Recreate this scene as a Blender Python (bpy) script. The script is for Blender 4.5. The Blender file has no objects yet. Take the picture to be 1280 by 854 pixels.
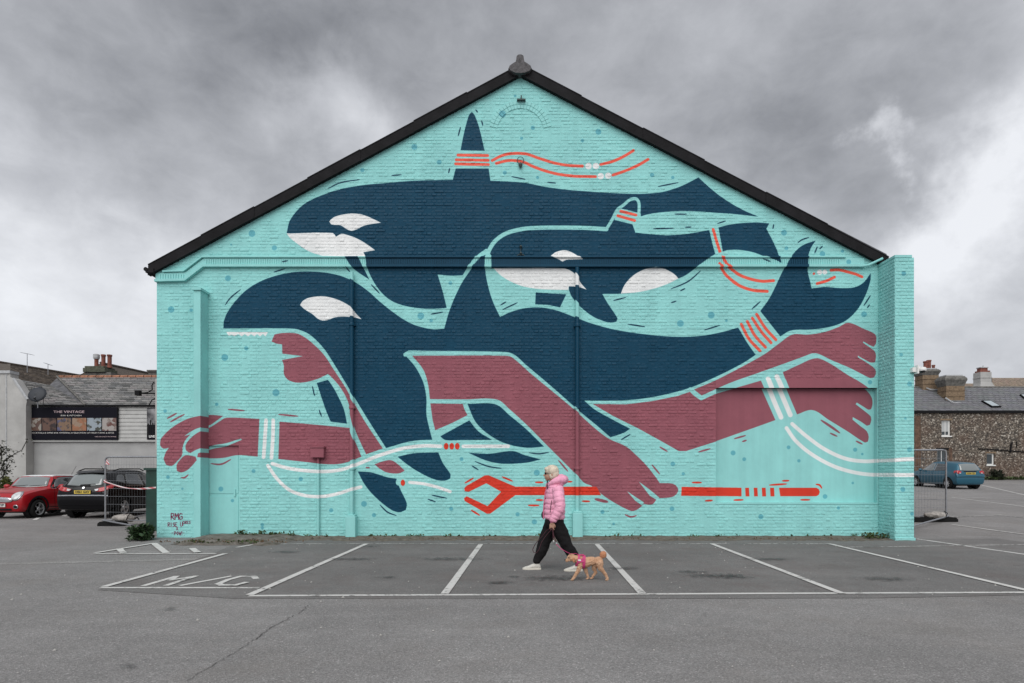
import bpy, bmesh, math, random
import numpy as np
from math import sin, cos, pi, radians, sqrt, atan2
from mathutils import Vector, Matrix, noise as mnoise
from mathutils.bvhtree import BVHTree

random.seed(7)
SC = bpy.context.scene
COL = SC.collection

# ------------------------------------------------------------------ camera
F = 740.0          # focal length in photo pixels (1280 wide)
H = 1.5            # eye height
HY, HX = 591.0, 640.0
D = 13.7           # distance of the painted wall
S = F / D          # photo pixels per metre on the wall

cam_d = bpy.data.cameras.new('camera')
cam = bpy.data.objects.new('camera', cam_d)
COL.objects.link(cam)
cam.location = (0, 0, H)
cam.rotation_euler = (radians(90), 0, 0)
cam_d.sensor_width = 36.0
cam_d.lens = 36.0 * F / 1280.0
cam_d.shift_y = (HY - 427.0) / 1280.0
cam_d.clip_start = 0.05
cam_d.clip_end = 3000
SC.camera = cam

# ------------------------------------------------------------------ view
SC.view_settings.view_transform = 'Standard'
SC.view_settings.look = 'None'
SC.view_settings.exposure = 0.70
SC.view_settings.gamma = 1.0
SC.view_settings.use_curve_mapping = False

# ------------------------------------------------------------------ sun (soft, overcast)
SUN_EL, SUN_AZ = radians(44), radians(188)      # azimuth measured clockwise from +Y
sd = bpy.data.lights.new('sun', 'SUN')
sd.energy = 1.5
sd.angle = radians(62)
sd.color = (1.0, 0.985, 0.96)
sun = bpy.data.objects.new('sun', sd)
COL.objects.link(sun)
sdir = Vector((sin(SUN_AZ) * cos(SUN_EL), cos(SUN_AZ) * cos(SUN_EL), sin(SUN_EL)))
sun.rotation_euler = sdir.to_track_quat('Z', 'Y').to_euler()

# ------------------------------------------------------------------ world: daylight sky under a broken cloud deck
W = bpy.data.worlds.new('World')
SC.world = W
W.use_nodes = True
nt = W.node_tree
nt.nodes.clear()

def wn(t, **kw):
    n = nt.nodes.new(t)
    for k, v in kw.items():
        setattr(n, k, v)
    return n

def wmath(op, a, b=None, c=None, clamp=False):
    n = nt.nodes.new('ShaderNodeMath')
    n.operation = op
    n.use_clamp = clamp
    for i, v in enumerate((a, b, c)):
        if v is None:
            continue
        if isinstance(v, (int, float)):
            n.inputs[i].default_value = v
        else:
            nt.links.new(v, n.inputs[i])
    return n.outputs[0]

w_out = wn('ShaderNodeOutputWorld')
tc = wn('ShaderNodeTexCoord')
sky = wn('ShaderNodeTexSky')
sky.sky_type = 'NISHITA'
sky.sun_disc = False
sky.sun_elevation = SUN_EL
sky.sun_rotation = SUN_AZ
bg_sky = wn('ShaderNodeBackground')
bg_sky.inputs['Strength'].default_value = 0.06
nt.links.new(sky.outputs[0], bg_sky.inputs['Color'])
nrm = wn('ShaderNodeVectorMath', operation='NORMALIZE')
nt.links.new(tc.outputs['Generated'], nrm.inputs[0])
DIR = nrm.outputs[0]

def wnoise(scale, detail, rough, dist=0.0, stretch=(1, 1, 1.6), off=(0, 0, 0)):
    mp = wn('ShaderNodeMapping')
    mp.inputs['Scale'].default_value = stretch
    mp.inputs['Location'].default_value = off
    nt.links.new(DIR, mp.inputs[0])
    n = wn('ShaderNodeTexNoise')
    n.inputs['Scale'].default_value = scale
    n.inputs['Detail'].default_value = detail
    n.inputs['Roughness'].default_value = rough
    n.inputs['Distortion'].default_value = dist
    nt.links.new(mp.outputs[0], n.inputs['Vector'])
    return n.outputs[0]

n_big = wnoise(2.2, 4, 0.5, 0.25)
n_mid = wnoise(5.0, 6, 0.52, 0.35, off=(3.1, 0.7, 1.2))
n_fine = wnoise(13, 10, 0.60, 0.3, off=(1.3, 5.2, 0.4))
# warped direction so that cloud banks have ragged edges
wcol = wn('ShaderNodeTexNoise')
wcol.inputs['Scale'].default_value = 5.0
wcol.inputs['Detail'].default_value = 10
wcol.inputs['Roughness'].default_value = 0.58
nt.links.new(DIR, wcol.inputs['Vector'])
wsub = wn('ShaderNodeVectorMath', operation='SUBTRACT')
nt.links.new(wcol.outputs['Color'], wsub.inputs[0])
wsub.inputs[1].default_value = (0.5, 0.5, 0.5)
wscl = wn('ShaderNodeVectorMath', operation='SCALE')
nt.links.new(wsub.outputs[0], wscl.inputs[0])
wscl.inputs['Scale'].default_value = 0.30
wadd = wn('ShaderNodeVectorMath', operation='ADD')
nt.links.new(DIR, wadd.inputs[0])
nt.links.new(wscl.outputs[0], wadd.inputs[1])
WD = wadd.outputs[0]

def bank(px, py, r_deg, amt, vec=None):
    """a bank of cloud round one direction: smooth bump of height amt"""
    d = Vector(((px - HX) / F, 1.0, (HY - py) / F)).normalized()
    dp = wn('ShaderNodeVectorMath', operation='DISTANCE')
    nt.links.new(vec or WD, dp.inputs[0])
    dp.inputs[1].default_value = d
    mr = wn('ShaderNodeMapRange')
    mr.interpolation_type = 'SMOOTHERSTEP'
    mr.inputs['From Min'].default_value = radians(r_deg)
    mr.inputs['From Max'].default_value = 0.0
    mr.inputs['To Min'].default_value = 0.0
    mr.inputs['To Max'].default_value = amt
    nt.links.new(dp.outputs['Value'], mr.inputs['Value'])
    return mr.outputs[0]

lum = wmath('MULTIPLY_ADD', n_big, 0.22, 0.225)
lum = wmath('ADD', lum, wmath('MULTIPLY', wmath('SUBTRACT', n_mid, 0.5), 0.20))
lum = wmath('ADD', lum, wmath('MULTIPLY', wmath('SUBTRACT', n_fine, 0.5), 0.22))
for b in [(230, 60, 27, -0.15), (90, 40, 18, -0.02), (560, 20, 24, -0.10), (850, 40, 26, -0.07),
          (1010, 190, 17, -0.11), (700, 110, 14, -0.02), (1160, 60, 18, -0.04),
          (40, 300, 19, 0.08), (190, 380, 16, 0.06), (60, 440, 20, 0.08), (440, 170, 8, 0.19), (300, 210, 8, 0.05),
          (640, 130, 7, 0.04), (20, 120, 8, 0.06),
          (1200, 275, 8, 0.10), (1250, 205, 8, 0.15), (1120, 187, 2.2, 0.20), (1270, 265, 9, 0.06), (1150, 340, 9, 0.04),
          (1240, 400, 18, 0.05), (1290, 250, 14, 0.02)]:
    lum = wmath('ADD', lum, bank(*b))
lum = wmath('MINIMUM', wmath('MAXIMUM', lum, 0.0), 0.56)
ramp = wn('ShaderNodeValToRGB')
el = ramp.color_ramp.elements
el[0].position, el[0].color = 0.0, (0.095, 0.100, 0.112, 1)
el[1].position, el[1].color = 0.58, (0.56, 0.572, 0.598, 1)
e2 = el.new(0.34); e2.color = (0.340, 0.349, 0.372, 1)
nt.links.new(lum, ramp.inputs[0])
bg_cl = wn('ShaderNodeBackground')
bg_cl.inputs['Strength'].default_value = 1.0
nt.links.new(ramp.outputs[0], bg_cl.inputs['Color'])
mixw = wn('ShaderNodeMixShader')
mixw.inputs[0].default_value = 0.96
nt.links.new(bg_sky.outputs[0], mixw.inputs[1])
nt.links.new(bg_cl.outputs[0], mixw.inputs[2])
nt.links.new(mixw.outputs[0], w_out.inputs['Surface'])

# ------------------------------------------------------------------ coordinates helpers
def P(px, py, Y):
    return Vector(((px - HX) * Y / F, Y, H - (py - HY) * Y / F))

def WX(px): return (px - HX) / S
def WZ(py): return H - (py - HY) / S

def sstep(a, b, x):
    t = min(1, max(0, (x - a) / (b - a)))
    return t * t * (3 - 2 * t)

def gz(X, Y):
    """height of the ground: the car park climbs gently behind the building on the right"""
    return 0.034 * (min(max(Y, 14.5), 48.0) - 14.5) * sstep(-4, 9, X)

def G(px, py):
    """point on the ground that the photo shows at px, py"""
    Y = F * H / (py - HY)
    for _ in range(30):
        X = (px - HX) * Y / F
        Y = F * (H - gz(X, Y)) / (py - HY)
    X = (px - HX) * Y / F
    return Vector((X, Y, gz(X, Y)))

# ------------------------------------------------------------------ materials
def material(name, base=(0.5, 0.5, 0.5), rough=0.7, metal=0.0, spec=0.4, var=0.0, var_scale=3.0,
             col2=None, bump=0.0, bump_scale=40.0, coat=0.0, emission=None, detail=6, obj=False, stretch=None):
    m = bpy.data.materials.new(name)
    m.use_nodes = True
    t = m.node_tree
    b = t.nodes['Principled BSDF']
    b.inputs['Base Color'].default_value = (*base, 1)
    b.inputs['Roughness'].default_value = rough
    b.inputs['Metallic'].default_value = metal
    b.inputs['Specular IOR Level'].default_value = spec
    if coat:
        b.inputs['Coat Weight'].default_value = coat
        b.inputs['Coat Roughness'].default_value = 0.05
    vec = None
    if var or bump or col2:
        if obj:
            g = t.nodes.new('ShaderNodeTexCoord'); vec = g.outputs['Object']
        else:
            g = t.nodes.new('ShaderNodeNewGeometry'); vec = g.outputs['Position']
        if stretch:
            mp = t.nodes.new('ShaderNodeMapping')
            mp.inputs['Scale'].default_value = stretch
            t.links.new(vec, mp.inputs[0]); vec = mp.outputs[0]
    if var or col2:
        n = t.nodes.new('ShaderNodeTexNoise')
        n.inputs['Scale'].default_value = var_scale
        n.inputs['Detail'].default_value = detail
        n.inputs['Roughness'].default_value = 0.6
        t.links.new(vec, n.inputs['Vector'])
        r = t.nodes.new('ShaderNodeValToRGB')
        r.color_ramp.elements[0].position = 0.32
        r.color_ramp.elements[1].position = 0.68
        c2 = col2 or tuple(c * (1 - var) for c in base)
        c1 = base if col2 else tuple(min(1, c * (1 + var * 0.6)) for c in base)
        r.color_ramp.elements[0].color = (*c2, 1)
        r.color_ramp.elements[1].color = (*c1, 1)
        t.links.new(n.outputs[0], r.inputs[0])
        t.links.new(r.outputs[0], b.inputs['Base Color'])
    if bump:
        n2 = t.nodes.new('ShaderNodeTexNoise')
        n2.inputs['Scale'].default_value = bump_scale
        n2.inputs['Detail'].default_value = 6
        t.links.new(vec, n2.inputs['Vector'])
        bp = t.nodes.new('ShaderNodeBump')
        bp.inputs['Strength'].default_value = min(1.0, bump)
        bp.inputs['Distance'].default_value = 0.02
        t.links.new(n2.outputs[0], bp.inputs['Height'])
        t.links.new(bp.outputs[0], b.inputs['Normal'])
    return m

def glass_like(name, base=(0.02, 0.025, 0.03), rough=0.06, alpha=None):
    m = material(name, base, rough, 0, 0.8)
    return m

# ------------------------------------------------------------------ mesh builder
class MB:
    def __init__(s):
        s.v = []; s.f = []; s.mi = []
    def add(s, vs, fs, mi=0):
        o = len(s.v)
        s.v += [tuple(v) for v in vs]
        s.f += [tuple(i + o for i in f) for f in fs]
        s.mi += [mi] * len(fs)
        return s
    def box(s, x0, x1, y0, y1, z0, z1, mi=0, mat=None):
        vs = [(x0,y0,z0),(x1,y0,z0),(x1,y1,z0),(x0,y1,z0),(x0,y0,z1),(x1,y0,z1),(x1,y1,z1),(x0,y1,z1)]
        if mat is not None:
            vs = [mat @ Vector(v) for v in vs]
        return s.add(vs, [(0,3,2,1),(4,5,6,7),(0,1,5,4),(1,2,6,5),(2,3,7,6),(3,0,4,7)], mi)
    def prism_y(s, poly, y0, y1, mi=0):
        """poly of (x,z) going counter-clockwise seen from -Y"""
        n = len(poly)
        a = sum(poly[i][0]*poly[(i+1)%n][1]-poly[(i+1)%n][0]*poly[i][1] for i in range(n))
        if a < 0: poly = poly[::-1]
        vs = [(x,y0,z) for x,z in poly] + [(x,y1,z) for x,z in poly]
        fs = [tuple(range(n)), tuple(range(2*n-1, n-1, -1))]
        fs += [(i, i+n, (i+1)%n+n, (i+1)%n) for i in range(n)]
        return s.add(vs, fs, mi)
    def prism(s, poly, off, mi=0):
        """3-D polygon extruded along vector off"""
        n = len(poly); off = Vector(off)
        vs = [Vector(p) for p in poly]; vs += [p + off for p in vs]
        nn = (vs[1]-vs[0]).cross(vs[2]-vs[1])
        if nn.dot(off) > 0:
            fs = [tuple(range(n-1,-1,-1)), tuple(range(n,2*n))] + [(i,(i+1)%n,(i+1)%n+n,i+n) for i in range(n)]
        else:
            fs = [tuple(range(n)), tuple(range(2*n-1,n-1,-1))] + [(i,i+n,(i+1)%n+n,(i+1)%n) for i in range(n)]
        return s.add(vs, fs, mi)
    def tube(s, pts, r, n=10, cap=True, mi=0, flat=None):
        pts = [Vector(p) for p in pts]
        rr = r if isinstance(r, (list, tuple)) else [r]*len(pts)
        vs = []; up = Vector((0.13,0.21,0.97)).normalized(); u0 = None
        for i, p in enumerate(pts):
            t = (pts[min(i+1,len(pts)-1)] - pts[max(i-1,0)]).normalized()
            if u0 is None:
                u = t.cross(up)
                if u.length < 0.05: u = t.cross(Vector((1,0,0)))
                u.normalize()
            else:
                u = (u0 - t*u0.dot(t)).normalized()
            u0 = u; w = t.cross(u)
            ra, rb = (rr[i], rr[i]) if flat is None else (rr[i], rr[i]*flat)
            vs += [p + u*ra*cos(2*pi*k/n) + w*rb*sin(2*pi*k/n) for k in range(n)]
        fs = []
        for i in range(len(pts)-1):
            for k in range(n):
                a = i*n+k; b = i*n+(k+1)%n
                fs.append((a, b, b+n, a+n))
        if cap:
            fs.append(tuple(range(n-1,-1,-1))); fs.append(tuple((len(pts)-1)*n+k for k in range(n)))
        return s.add(vs, fs, mi)
    def ell(s, c, r, nu=20, nv=12, mi=0, mat=None):
        c = Vector(c); vs = []; fs = []
        for j in range(nv+1):
            th = pi*j/nv
            for i in range(nu):
                ph = 2*pi*i/nu
                v = Vector((r[0]*sin(th)*cos(ph), r[1]*sin(th)*sin(ph), r[2]*cos(th)))
                if mat is not None: v = mat @ v
                vs.append(c+v)
        for j in range(nv):
            for i in range(nu):
                a=j*nu+i; b=j*nu+(i+1)%nu
                fs.append((a, a+nu, b+nu, b))
        return s.add(vs, fs, mi)
    def lathe(s, prof, c=(0,0,0), n=20, axis='Z', mi=0, cap=True):
        """prof: list of (r, h) along axis"""
        c = Vector(c); vs = []
        for r, h in prof:
            for k in range(n):
                a = 2*pi*k/n
                if axis == 'Z': v = Vector((r*cos(a), r*sin(a), h))
                elif axis == 'Y': v = Vector((r*cos(a), h, r*sin(a)))
                else: v = Vector((h, r*cos(a), r*sin(a)))
                vs.append(c+v)
        fs = []
        for i in range(len(prof)-1):
            for k in range(n):
                a=i*n+k; b=i*n+(k+1)%n
                fs.append((a,b,b+n,a+n) if axis!='Y' else (b,a,a+n,b+n))
        if cap:
            fs.append(tuple(range(n))); fs.append(tuple((len(prof)-1)*n+k for k in range(n)))
        return s.add(vs, fs, mi)
    def quad(s, a, b, c, d, mi=0):
        return s.add([a,b,c,d], [(0,1,2,3)], mi)
    def mesh(s, name, mats, smooth=False, recalc=False):
        me = bpy.data.meshes.new(name)
        me.from_pydata(s.v, [], s.f)
        if not isinstance(mats, (list, tuple)): mats = [mats]
        for m in mats: me.materials.append(m)
        me.polygons.foreach_set('material_index', s.mi)
        if smooth: me.polygons.foreach_set('use_smooth', [True]*len(me.polygons))
        if recalc:
            bm = bmesh.new(); bm.from_mesh(me)
            bmesh.ops.recalc_face_normals(bm, faces=bm.faces); bm.to_mesh(me); bm.free()
        me.update()
        return me
    def build(s, name, mats, parent=None, smooth=False, recalc=False, **props):
        me = s.mesh(name, mats, smooth, recalc)
        o = bpy.data.objects.new(name, me)
        COL.objects.link(o)
        if parent is not None: o.parent = parent
        if smooth == 'auto': pass
        for k, v in props.items(): o[k] = v
        return o

def link(name, me, parent=None, **props):
    o = bpy.data.objects.new(name, me); COL.objects.link(o)
    if parent is not None: o.parent = parent
    for k, v in props.items(): o[k] = v
    return o

def thing(name, label, cat, loc=(0,0,0), rot=(0,0,0), group=None):
    o = bpy.data.objects.new(name, None); COL.objects.link(o)
    o.location = loc; o.rotation_euler = rot; o.empty_display_size = 0.2
    o['label'] = label; o['category'] = cat
    if group: o['group'] = group
    return o

def tag(o, label, cat, group=None):
    o['label'] = label; o['category'] = cat
    if group: o['group'] = group
    return o

def bake(o, smooth=True):
    """apply the modifiers of o"""
    dg = bpy.context.evaluated_depsgraph_get(); dg.update()
    ev = o.evaluated_get(dg)
    me = bpy.data.meshes.new_from_object(ev)
    old = o.data; nm = old.name; mats = [m for m in old.materials]
    o.modifiers.clear(); o.data = me
    bpy.data.meshes.remove(old); me.name = nm
    if not me.materials:
        for m in mats: me.materials.append(m)
    if smooth: me.polygons.foreach_set('use_smooth', [True]*len(me.polygons))
    return o

def remesh(o, voxel, smooth_it=3, disp=None, factor=0.5):
    md = o.modifiers.new('r', 'REMESH'); md.mode = 'VOXEL'; md.voxel_size = voxel; md.use_smooth_shade = True
    if smooth_it:
        sm = o.modifiers.new('s', 'SMOOTH'); sm.iterations = smooth_it; sm.factor = factor
    bake(o)
    if disp:
        amp, sc = disp
        me = o.data
        co = np.empty(len(me.vertices)*3); me.vertices.foreach_get('co', co); co = co.reshape(-1,3)
        no = np.empty(len(me.vertices)*3); me.vertices.foreach_get('normal', no); no = no.reshape(-1,3)
        d = np.array([mnoise.noise(Vector(c)*sc) + 0.5*mnoise.noise(Vector(c)*sc*2.3) for c in co])
        co += no*(d*amp)[:,None]
        me.vertices.foreach_set('co', co.ravel()); me.update()
    return o
# ------------------------------------------------------------------ the painted picture on the wall (drawn here, stroke by stroke)
MX0, MY0, MW, MH, MR = 190.0, 90.0, 960.0, 600.0, 3
IW, IH = int(MW*MR), int(MH*MR)
def srgb(r, g, b): return np.array([r, g, b], dtype=np.float32)/255.0
TEAL = srgb(150, 214, 211); NAVY = srgb(12, 64, 88); MAR = srgb(149, 88, 99); WHITE = srgb(236, 237, 236)
RED = srgb(216, 62, 44); CORAL = srgb(238, 98, 80); SPOT = srgb(96, 172, 184); MARK = srgb(24, 60, 82); INK = srgb(112, 40, 66)
IMG = np.empty((IH, IW, 3), dtype=np.float32); IMG[:] = TEAL

def crv(pts, closed=True, step=2.5, corner=52):
    """smooth a traced outline, keeping sharp corners sharp"""
    p = [Vector(q[:2]) for q in pts]; n = len(p); out = []
    def at(i): return p[i % n] if closed else p[max(0, min(n-1, i))]
    def is_c(i):
        if not closed and (i <= 0 or i >= n-1): return True
        a = at(i)-at(i-1); b = at(i+1)-at(i)
        if a.length < 1e-6 or b.length < 1e-6: return True
        return math.degrees(a.angle(b)) > corner
    m = n if closed else n-1
    for i in range(m):
        a, b = at(i), at(i+1); L = (b-a).length
        ta = (b-a) if is_c(i) else (at(i+1)-at(i-1)).normalized()*L
        tb = (b-a) if is_c(i+1) else (at(i+2)-at(i)).normalized()*L
        k = max(1, int(L/step))
        for j in range(k):
            t = j/k
            h = (2*t**3-3*t**2+1)*a + (t**3-2*t**2+t)*ta + (-2*t**3+3*t**2)*b + (t**3-t**2)*tb
            out.append((h.x, h.y))
    if not closed: out.append(tuple(p[-1]))
    return out

def fill(pts, col, smooth=True):
    q = crv(pts) if smooth else pts
    a = np.array([((x-MX0)*MR, (y-MY0)*MR) for x, y in q], dtype=np.float64)
    b = np.roll(a, -1, axis=0)
    y0 = max(0, int(a[:,1].min())-1); y1 = min(IH, int(a[:,1].max())+2)
    x0 = max(0, int(a[:,0].min())-1); x1 = min(IW, int(a[:,0].max())+3)
    if x1 <= x0: return
    for row in range(y0, y1):
        cov = np.zeros(x1-x0, dtype=np.float32)
        for sub in (0.25, 0.75):
            yy = row+sub
            m = ((a[:,1] <= yy) & (b[:,1] > yy)) | ((b[:,1] <= yy) & (a[:,1] > yy))
            if not m.any(): continue
            xs = np.sort(a[m,0] + (yy-a[m,1])*(b[m,0]-a[m,0])/(b[m,1]-a[m,1])) - x0
            for k in range(0, len(xs)-1, 2):
                l, r = xs[k], xs[k+1]
                i0, i1 = int(max(l,0)), int(min(r, len(cov)-1))
                if r <= 0 or l >= len(cov): continue
                if i0 == i1: cov[i0] += 0.5*(r-l)
                else:
                    cov[i0] += 0.5*(i0+1-max(l,0)); cov[i0+1:i1] += 0.5
                    cov[i1] += 0.5*min(1, r-i1)
        c = np.clip(cov, 0, 1)[:,None]
        IMG[row, x0:x1] = IMG[row, x0:x1]*(1-c) + col*c

def stroke(pts, w, col, taper=False, smooth=True, sq=False):
    q = crv(pts, False, 2.0, 60) if smooth and len(pts) > 2 else [tuple(p[:2]) for p in pts]
    if taper and len(q) < 6:
        a0, b0 = Vector(q[0]), Vector(q[-1])
        if len(q) == 2: q = [tuple(a0.lerp(b0, t/7)) for t in range(8)]
    n = len(q); hw0 = w/2*MR
    a = np.array([((x-MX0)*MR, (y-MY0)*MR) for x, y in q])
    x0 = max(0, int(a[:,0].min()-hw0-2)); x1 = min(IW, int(a[:,0].max()+hw0+3))
    y0 = max(0, int(a[:,1].min()-hw0-2)); y1 = min(IH, int(a[:,1].max()+hw0+3))
    if x1 <= x0 or y1 <= y0: return
    X, Y = np.meshgrid(np.arange(x0, x1)+0.5, np.arange(y0, y1)+0.5)
    cov = np.zeros_like(X)
    for i in range(n-1):
        ax, ay = a[i]; bx, by = a[i+1]
        dx, dy = bx-ax, by-ay; L2 = dx*dx+dy*dy+1e-9
        t = np.clip(((X-ax)*dx+(Y-ay)*dy)/L2, 0, 1)
        d = np.hypot(X-ax-t*dx, Y-ay-t*dy)
        if taper:
            s = (i+t)/(n-1)
            hw = hw0*(0.25+0.75*np.sqrt(np.clip(4*s*(1-s), 0, 1)))
        else: hw = hw0
        cov = np.maximum(cov, np.clip(hw-d+0.5, 0, 1))
    c = cov[:,:,None].astype(np.float32)
    IMG[y0:y1, x0:x1] = IMG[y0:y1, x0:x1]*(1-c) + col*c

def dot(x, y, r, col, ry=None, a=1.0):
    ry = ry or r
    x0, x1 = int((x-r-1-MX0)*MR), int((x+r+1-MX0)*MR)+1
    y0, y1 = int((y-ry-1-MY0)*MR), int((y+ry+1-MY0)*MR)+1
    X, Y = np.meshgrid(np.arange(x0, x1)+0.5, np.arange(y0, y1)+0.5)
    d = np.hypot((X/MR+MX0-x)/r, (Y/MR+MY0-y)/ry)
    c = (np.clip((1-d)*r*MR+0.5, 0, 1)*a)[:,:,None].astype(np.float32)
    IMG[y0:y1, x0:x1] = IMG[y0:y1, x0:x1]*(1-c) + col*c

# --- spots of darker paint
for x, y, r in [(518,184,3.6),(549,203,2.9),(628,143,4.2),(666,160,2.6),(652,173,2),(748,165,3.6),(728,176,2.1),(631,216,2.5),(644,120,1.6),(672,222,2),
    (453,213,2.6),(815,219,2.6),(841,222,2.1),(980,291,3.6),(983,310.5,2.4),(1028,317.6,3.5),(1053,314,2.1),(1060,328,3),
    (825,372,3.2),(895,356,1.9),(884,349,1.9),(889,394,4.2),(850.5,404.4,4.2),(908,401,1.6),(1080,393,3.6),(796,391,1.8),(782,380.6,3.2),
    (315,292,4.2),(343,310,3.2),(289,306,1.2),(285,348,3.6),(214,387,4),(239,388,2.2),(308,435.5,2.6),(281,447,4.2),(526,395,4.2),(539,401,2.2),
    (563,354,2.3),(632,372,3.6),(651,375,2.4),(345,491,4.4),(271,505.5,2.1),(206.5,514,2.2),(210,596.4,2.3),(228,611,1.4),(275,611.4,3.1),(289.5,626,2.1),
    (317,589,2.4),(376,599,2.7),(328,656,2.2),(414,638,2.6),(455,630,3.6),(467.5,644,2.6),(564,636,2.4),(577,574,2.4),(671,591,3.7),(647,643,2.6),(668,652.5,3.2),
    (753,640,2.6),(841,580,2.9),(854,592.5,2.1),(919,566,3.1),(933,574,2.4),(840,636,2.9),(951,646,3.1),(767,655,1.7),(989,559,2.4),(1002,576,2.1),
    (1070,604,1.6),(1073,562,2.6),(1082,567.5,1.6),(1035,621,2.9),(1048,635,2.1),(1087,478,2.7),(1115,485,3),(1115,563,3.2),(1107,611,2.9),(1108,353,2.8),(1105,398,2.2),
    (1104,450,2.2),(1110,526,1.6),(1118,640,2.2),(328,660,2)]:
    dot(x, y, r, SPOT, a=0.9)

# --- the largest whale, its dorsal fin and tail
W1 = [(358.4,291.5),(361.7,277.6),(370.5,264.5),(383,253.5),(405.6,243),(430.6,235.5),(455,231.6),(480,229.2),(505,227),(530,225.6),(566,225),
      (569.7,210.9),(610.8,210.9),(613,226),(655.4,228.6),(680.5,233.6),(705.5,237),(730.6,239.2),(768,241.6),(800,242.5),(825.5,240.5),(840.6,236.8),(855.6,231),
      (873,222),(890,237.3),(907.9,250.7),(928.7,262.6),(948,271),(920,267.9),(899,266.4),(869,264.4),(842.4,264.3),(818.7,267),(801,271.5),(790,291),(760,300),(640,310),(616,322),
      (607.5,311),(593,324),(583,336.5),(578.4,344.5),(563,344.8),(547,343.3),(552.9,362.8),(558.4,385),(547.9,386),(530.3,386),(510.3,383.4),(494,378.4),(481.5,370.4),(471.4,359),
      (464,346.5),(459,334),(457.4,321.2),(413,321),(398,318.2),(383,312.7),(370.5,304)]
fill(W1, NAVY)
fill([(575.7,188),(580.3,165.3),(586.3,144),(589.8,140),(593.2,144),(599,160),(605.8,188.6)], NAVY)
fill([(431.3,321),(447.6,321),(461.6,349.5),(450,342),(440,334)], NAVY)
fill([(358.4,292),(416,291.4),(420,296),(426.9,292.4),(433,293.4),(445.7,298),(458,305),(469,313),(454.4,315.5),(457.4,321.6),(413,321.4),(398,318.6),(383,312.7),(370.5,304),(362,297)], WHITE)
fill([(411.5,277),(416.8,272),(426.9,268.6),(442,267),(455.7,269.3),(476.5,278.6),(463,280.6),(454.4,282.6),(445.7,287),(439.4,289),(433,286.4),(425.9,282),(414,280.6)], WHITE)
for a, b in (((572.4,194),(609.6,194.6)),((570.4,200),(610.2,200.6)),((569.6,205),(610.6,206))): stroke([a,b], 3.6, CORAL)

# --- the lowest, widest whale with its dorsal fin
W3 = [(279.3,410.7),(280.3,400.4),(285.3,389),(295.3,375.4),(307.8,362.8),(325.4,352),(345.4,344.6),(365.5,340.6),(383,339.5),(400.6,340.3),(415,342.3),(430,346.5),(445,353.5),(460,364),
      (475,377.4),(490.2,389.6),(505.3,400),(517.8,406.2),(532.8,410.5),(544,412),(555.4,411),(560.4,393),(568,372.9),(578,352.8),(590.5,334),(600.5,322.7),(607.8,318),(606.5,335.3),
      (609,352.8),(615.5,375.4),(625,396.4),(637.6,390.4),(655,385.6),(675,384.4),(695.2,388),(707.8,392.4),(722.8,398.4),(740.4,404.7),(763,411),(790.5,416),(825.6,420),(850.6,421.2),
      (875.7,420),(900.8,415.7),(922.7,409.6),(933,427),(944.5,443.7),(927.7,454.6),(896.7,470.5),(864,484.3),(831,493.4),(798.4,499),(765.6,501),(730,500.6),(742.6,511.5),(765.6,524.6),(787.5,536),(780,541),
      (761.6,547.2),(742.6,534.4),(722.6,517),(696,491),(657,457.5),(640.7,443.5),(627,440.4),(529,438.8),(511,439.6),(505.9,443.6),(517,456),(523.8,466.6),(529.8,480.3),(533,498.4),(533,518),(536.4,534.4),
      (540.3,549.8),(520,550.8),(503.6,554),(483,560.7),(461,526.2),(444,498.4),(433,480.3),(418,455.7),(405,436),(388.9,419.7),(376,413),(363,410.7)]
fill(W3, NAVY)
fill([(375,381.4),(378.8,376),(387.4,372),(402.9,370.4),(416.6,372.8),(428.7,377.6),(439,384),(444.5,391.4),(452.3,399.5),(442.4,396.8),(428.7,396),(418.3,397),(409.7,400.2),(402.9,400.8),(396.8,398.3),(390.8,393),(380.5,386.6)], WHITE)
fill([(282.7,415),(334.9,415.4),(332,420.6),(328.6,417.6),(325,420.6),(321.5,417.6),(318,420.6),(314,417.8),(310,420.6),(306,417.8),(302,420.6),(298,417.8),(293,420.6),(290,418.6),(286,420)], WHITE, False)

# --- the calf, outlined in light paint on the back of the first whale
CALF = [(614.5,335.3),(614.6,318),(619,306.5),(627,298.6),(637.6,292.9),(650,289.8),(672,288),(700,287.6),(758,289.7),(768,275),(794,281.4),(794.5,290.8),(813,292.7),(833,294),(858,292.6),(878,289.2),
        (886.5,287.9),(890,303),(894,317.6),(881,326.5),(869,335.4),(857,344.2),(848,348.3),(835.6,354.6),(818,360.8),(798,365.3),(776,367.3),(752.9,367.6),(760.4,380.4),(768,391.6),(771.9,398.4),(770.6,401.9),(765.4,403.4),
        (755.4,402),(742.9,396.7),(730.3,387.9),(717.8,375.4),(711.5,363.8),(711,358),(690,350),(640,345)]
fill(CALF, NAVY)
stroke([(608.4,334.5),(609,322),(611.5,312.7),(619,301.4),(631.6,292.4),(650,287),(670,285),(700,284.6),(730,285),(758,286.6)], 5.2, TEAL)
stroke([(758,286.6),(765,275),(771.7,262.6),(780,256),(786.5,250.5),(792,248.6),(796.5,249.6),(798.8,255),(798.6,266)], 3.9, TEAL)
stroke([(608,313.5),(600,319),(592.5,327),(586,337),(579,347)], 4.4, TEAL)
fill([(771,259.5),(801,267),(801,281),(794.4,291.4),(790.5,280.6),(768,275)], TEAL, False)
fill([(784.2,259.4),(794.6,251.6),(796.4,263)], NAVY, False)
fill([(794.7,291),(794.5,272),(801,270.6),(815.5,267),(838,264.6),(863,264.4),(888,266),(920,269.4),(950,272.4),(966,275),(946.5,278.4),(928.7,279.2),(910.8,281.2),(898,284.6),(878,289.2),(858,292.7),(833,294.3),(813,292.9)], TEAL)
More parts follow.
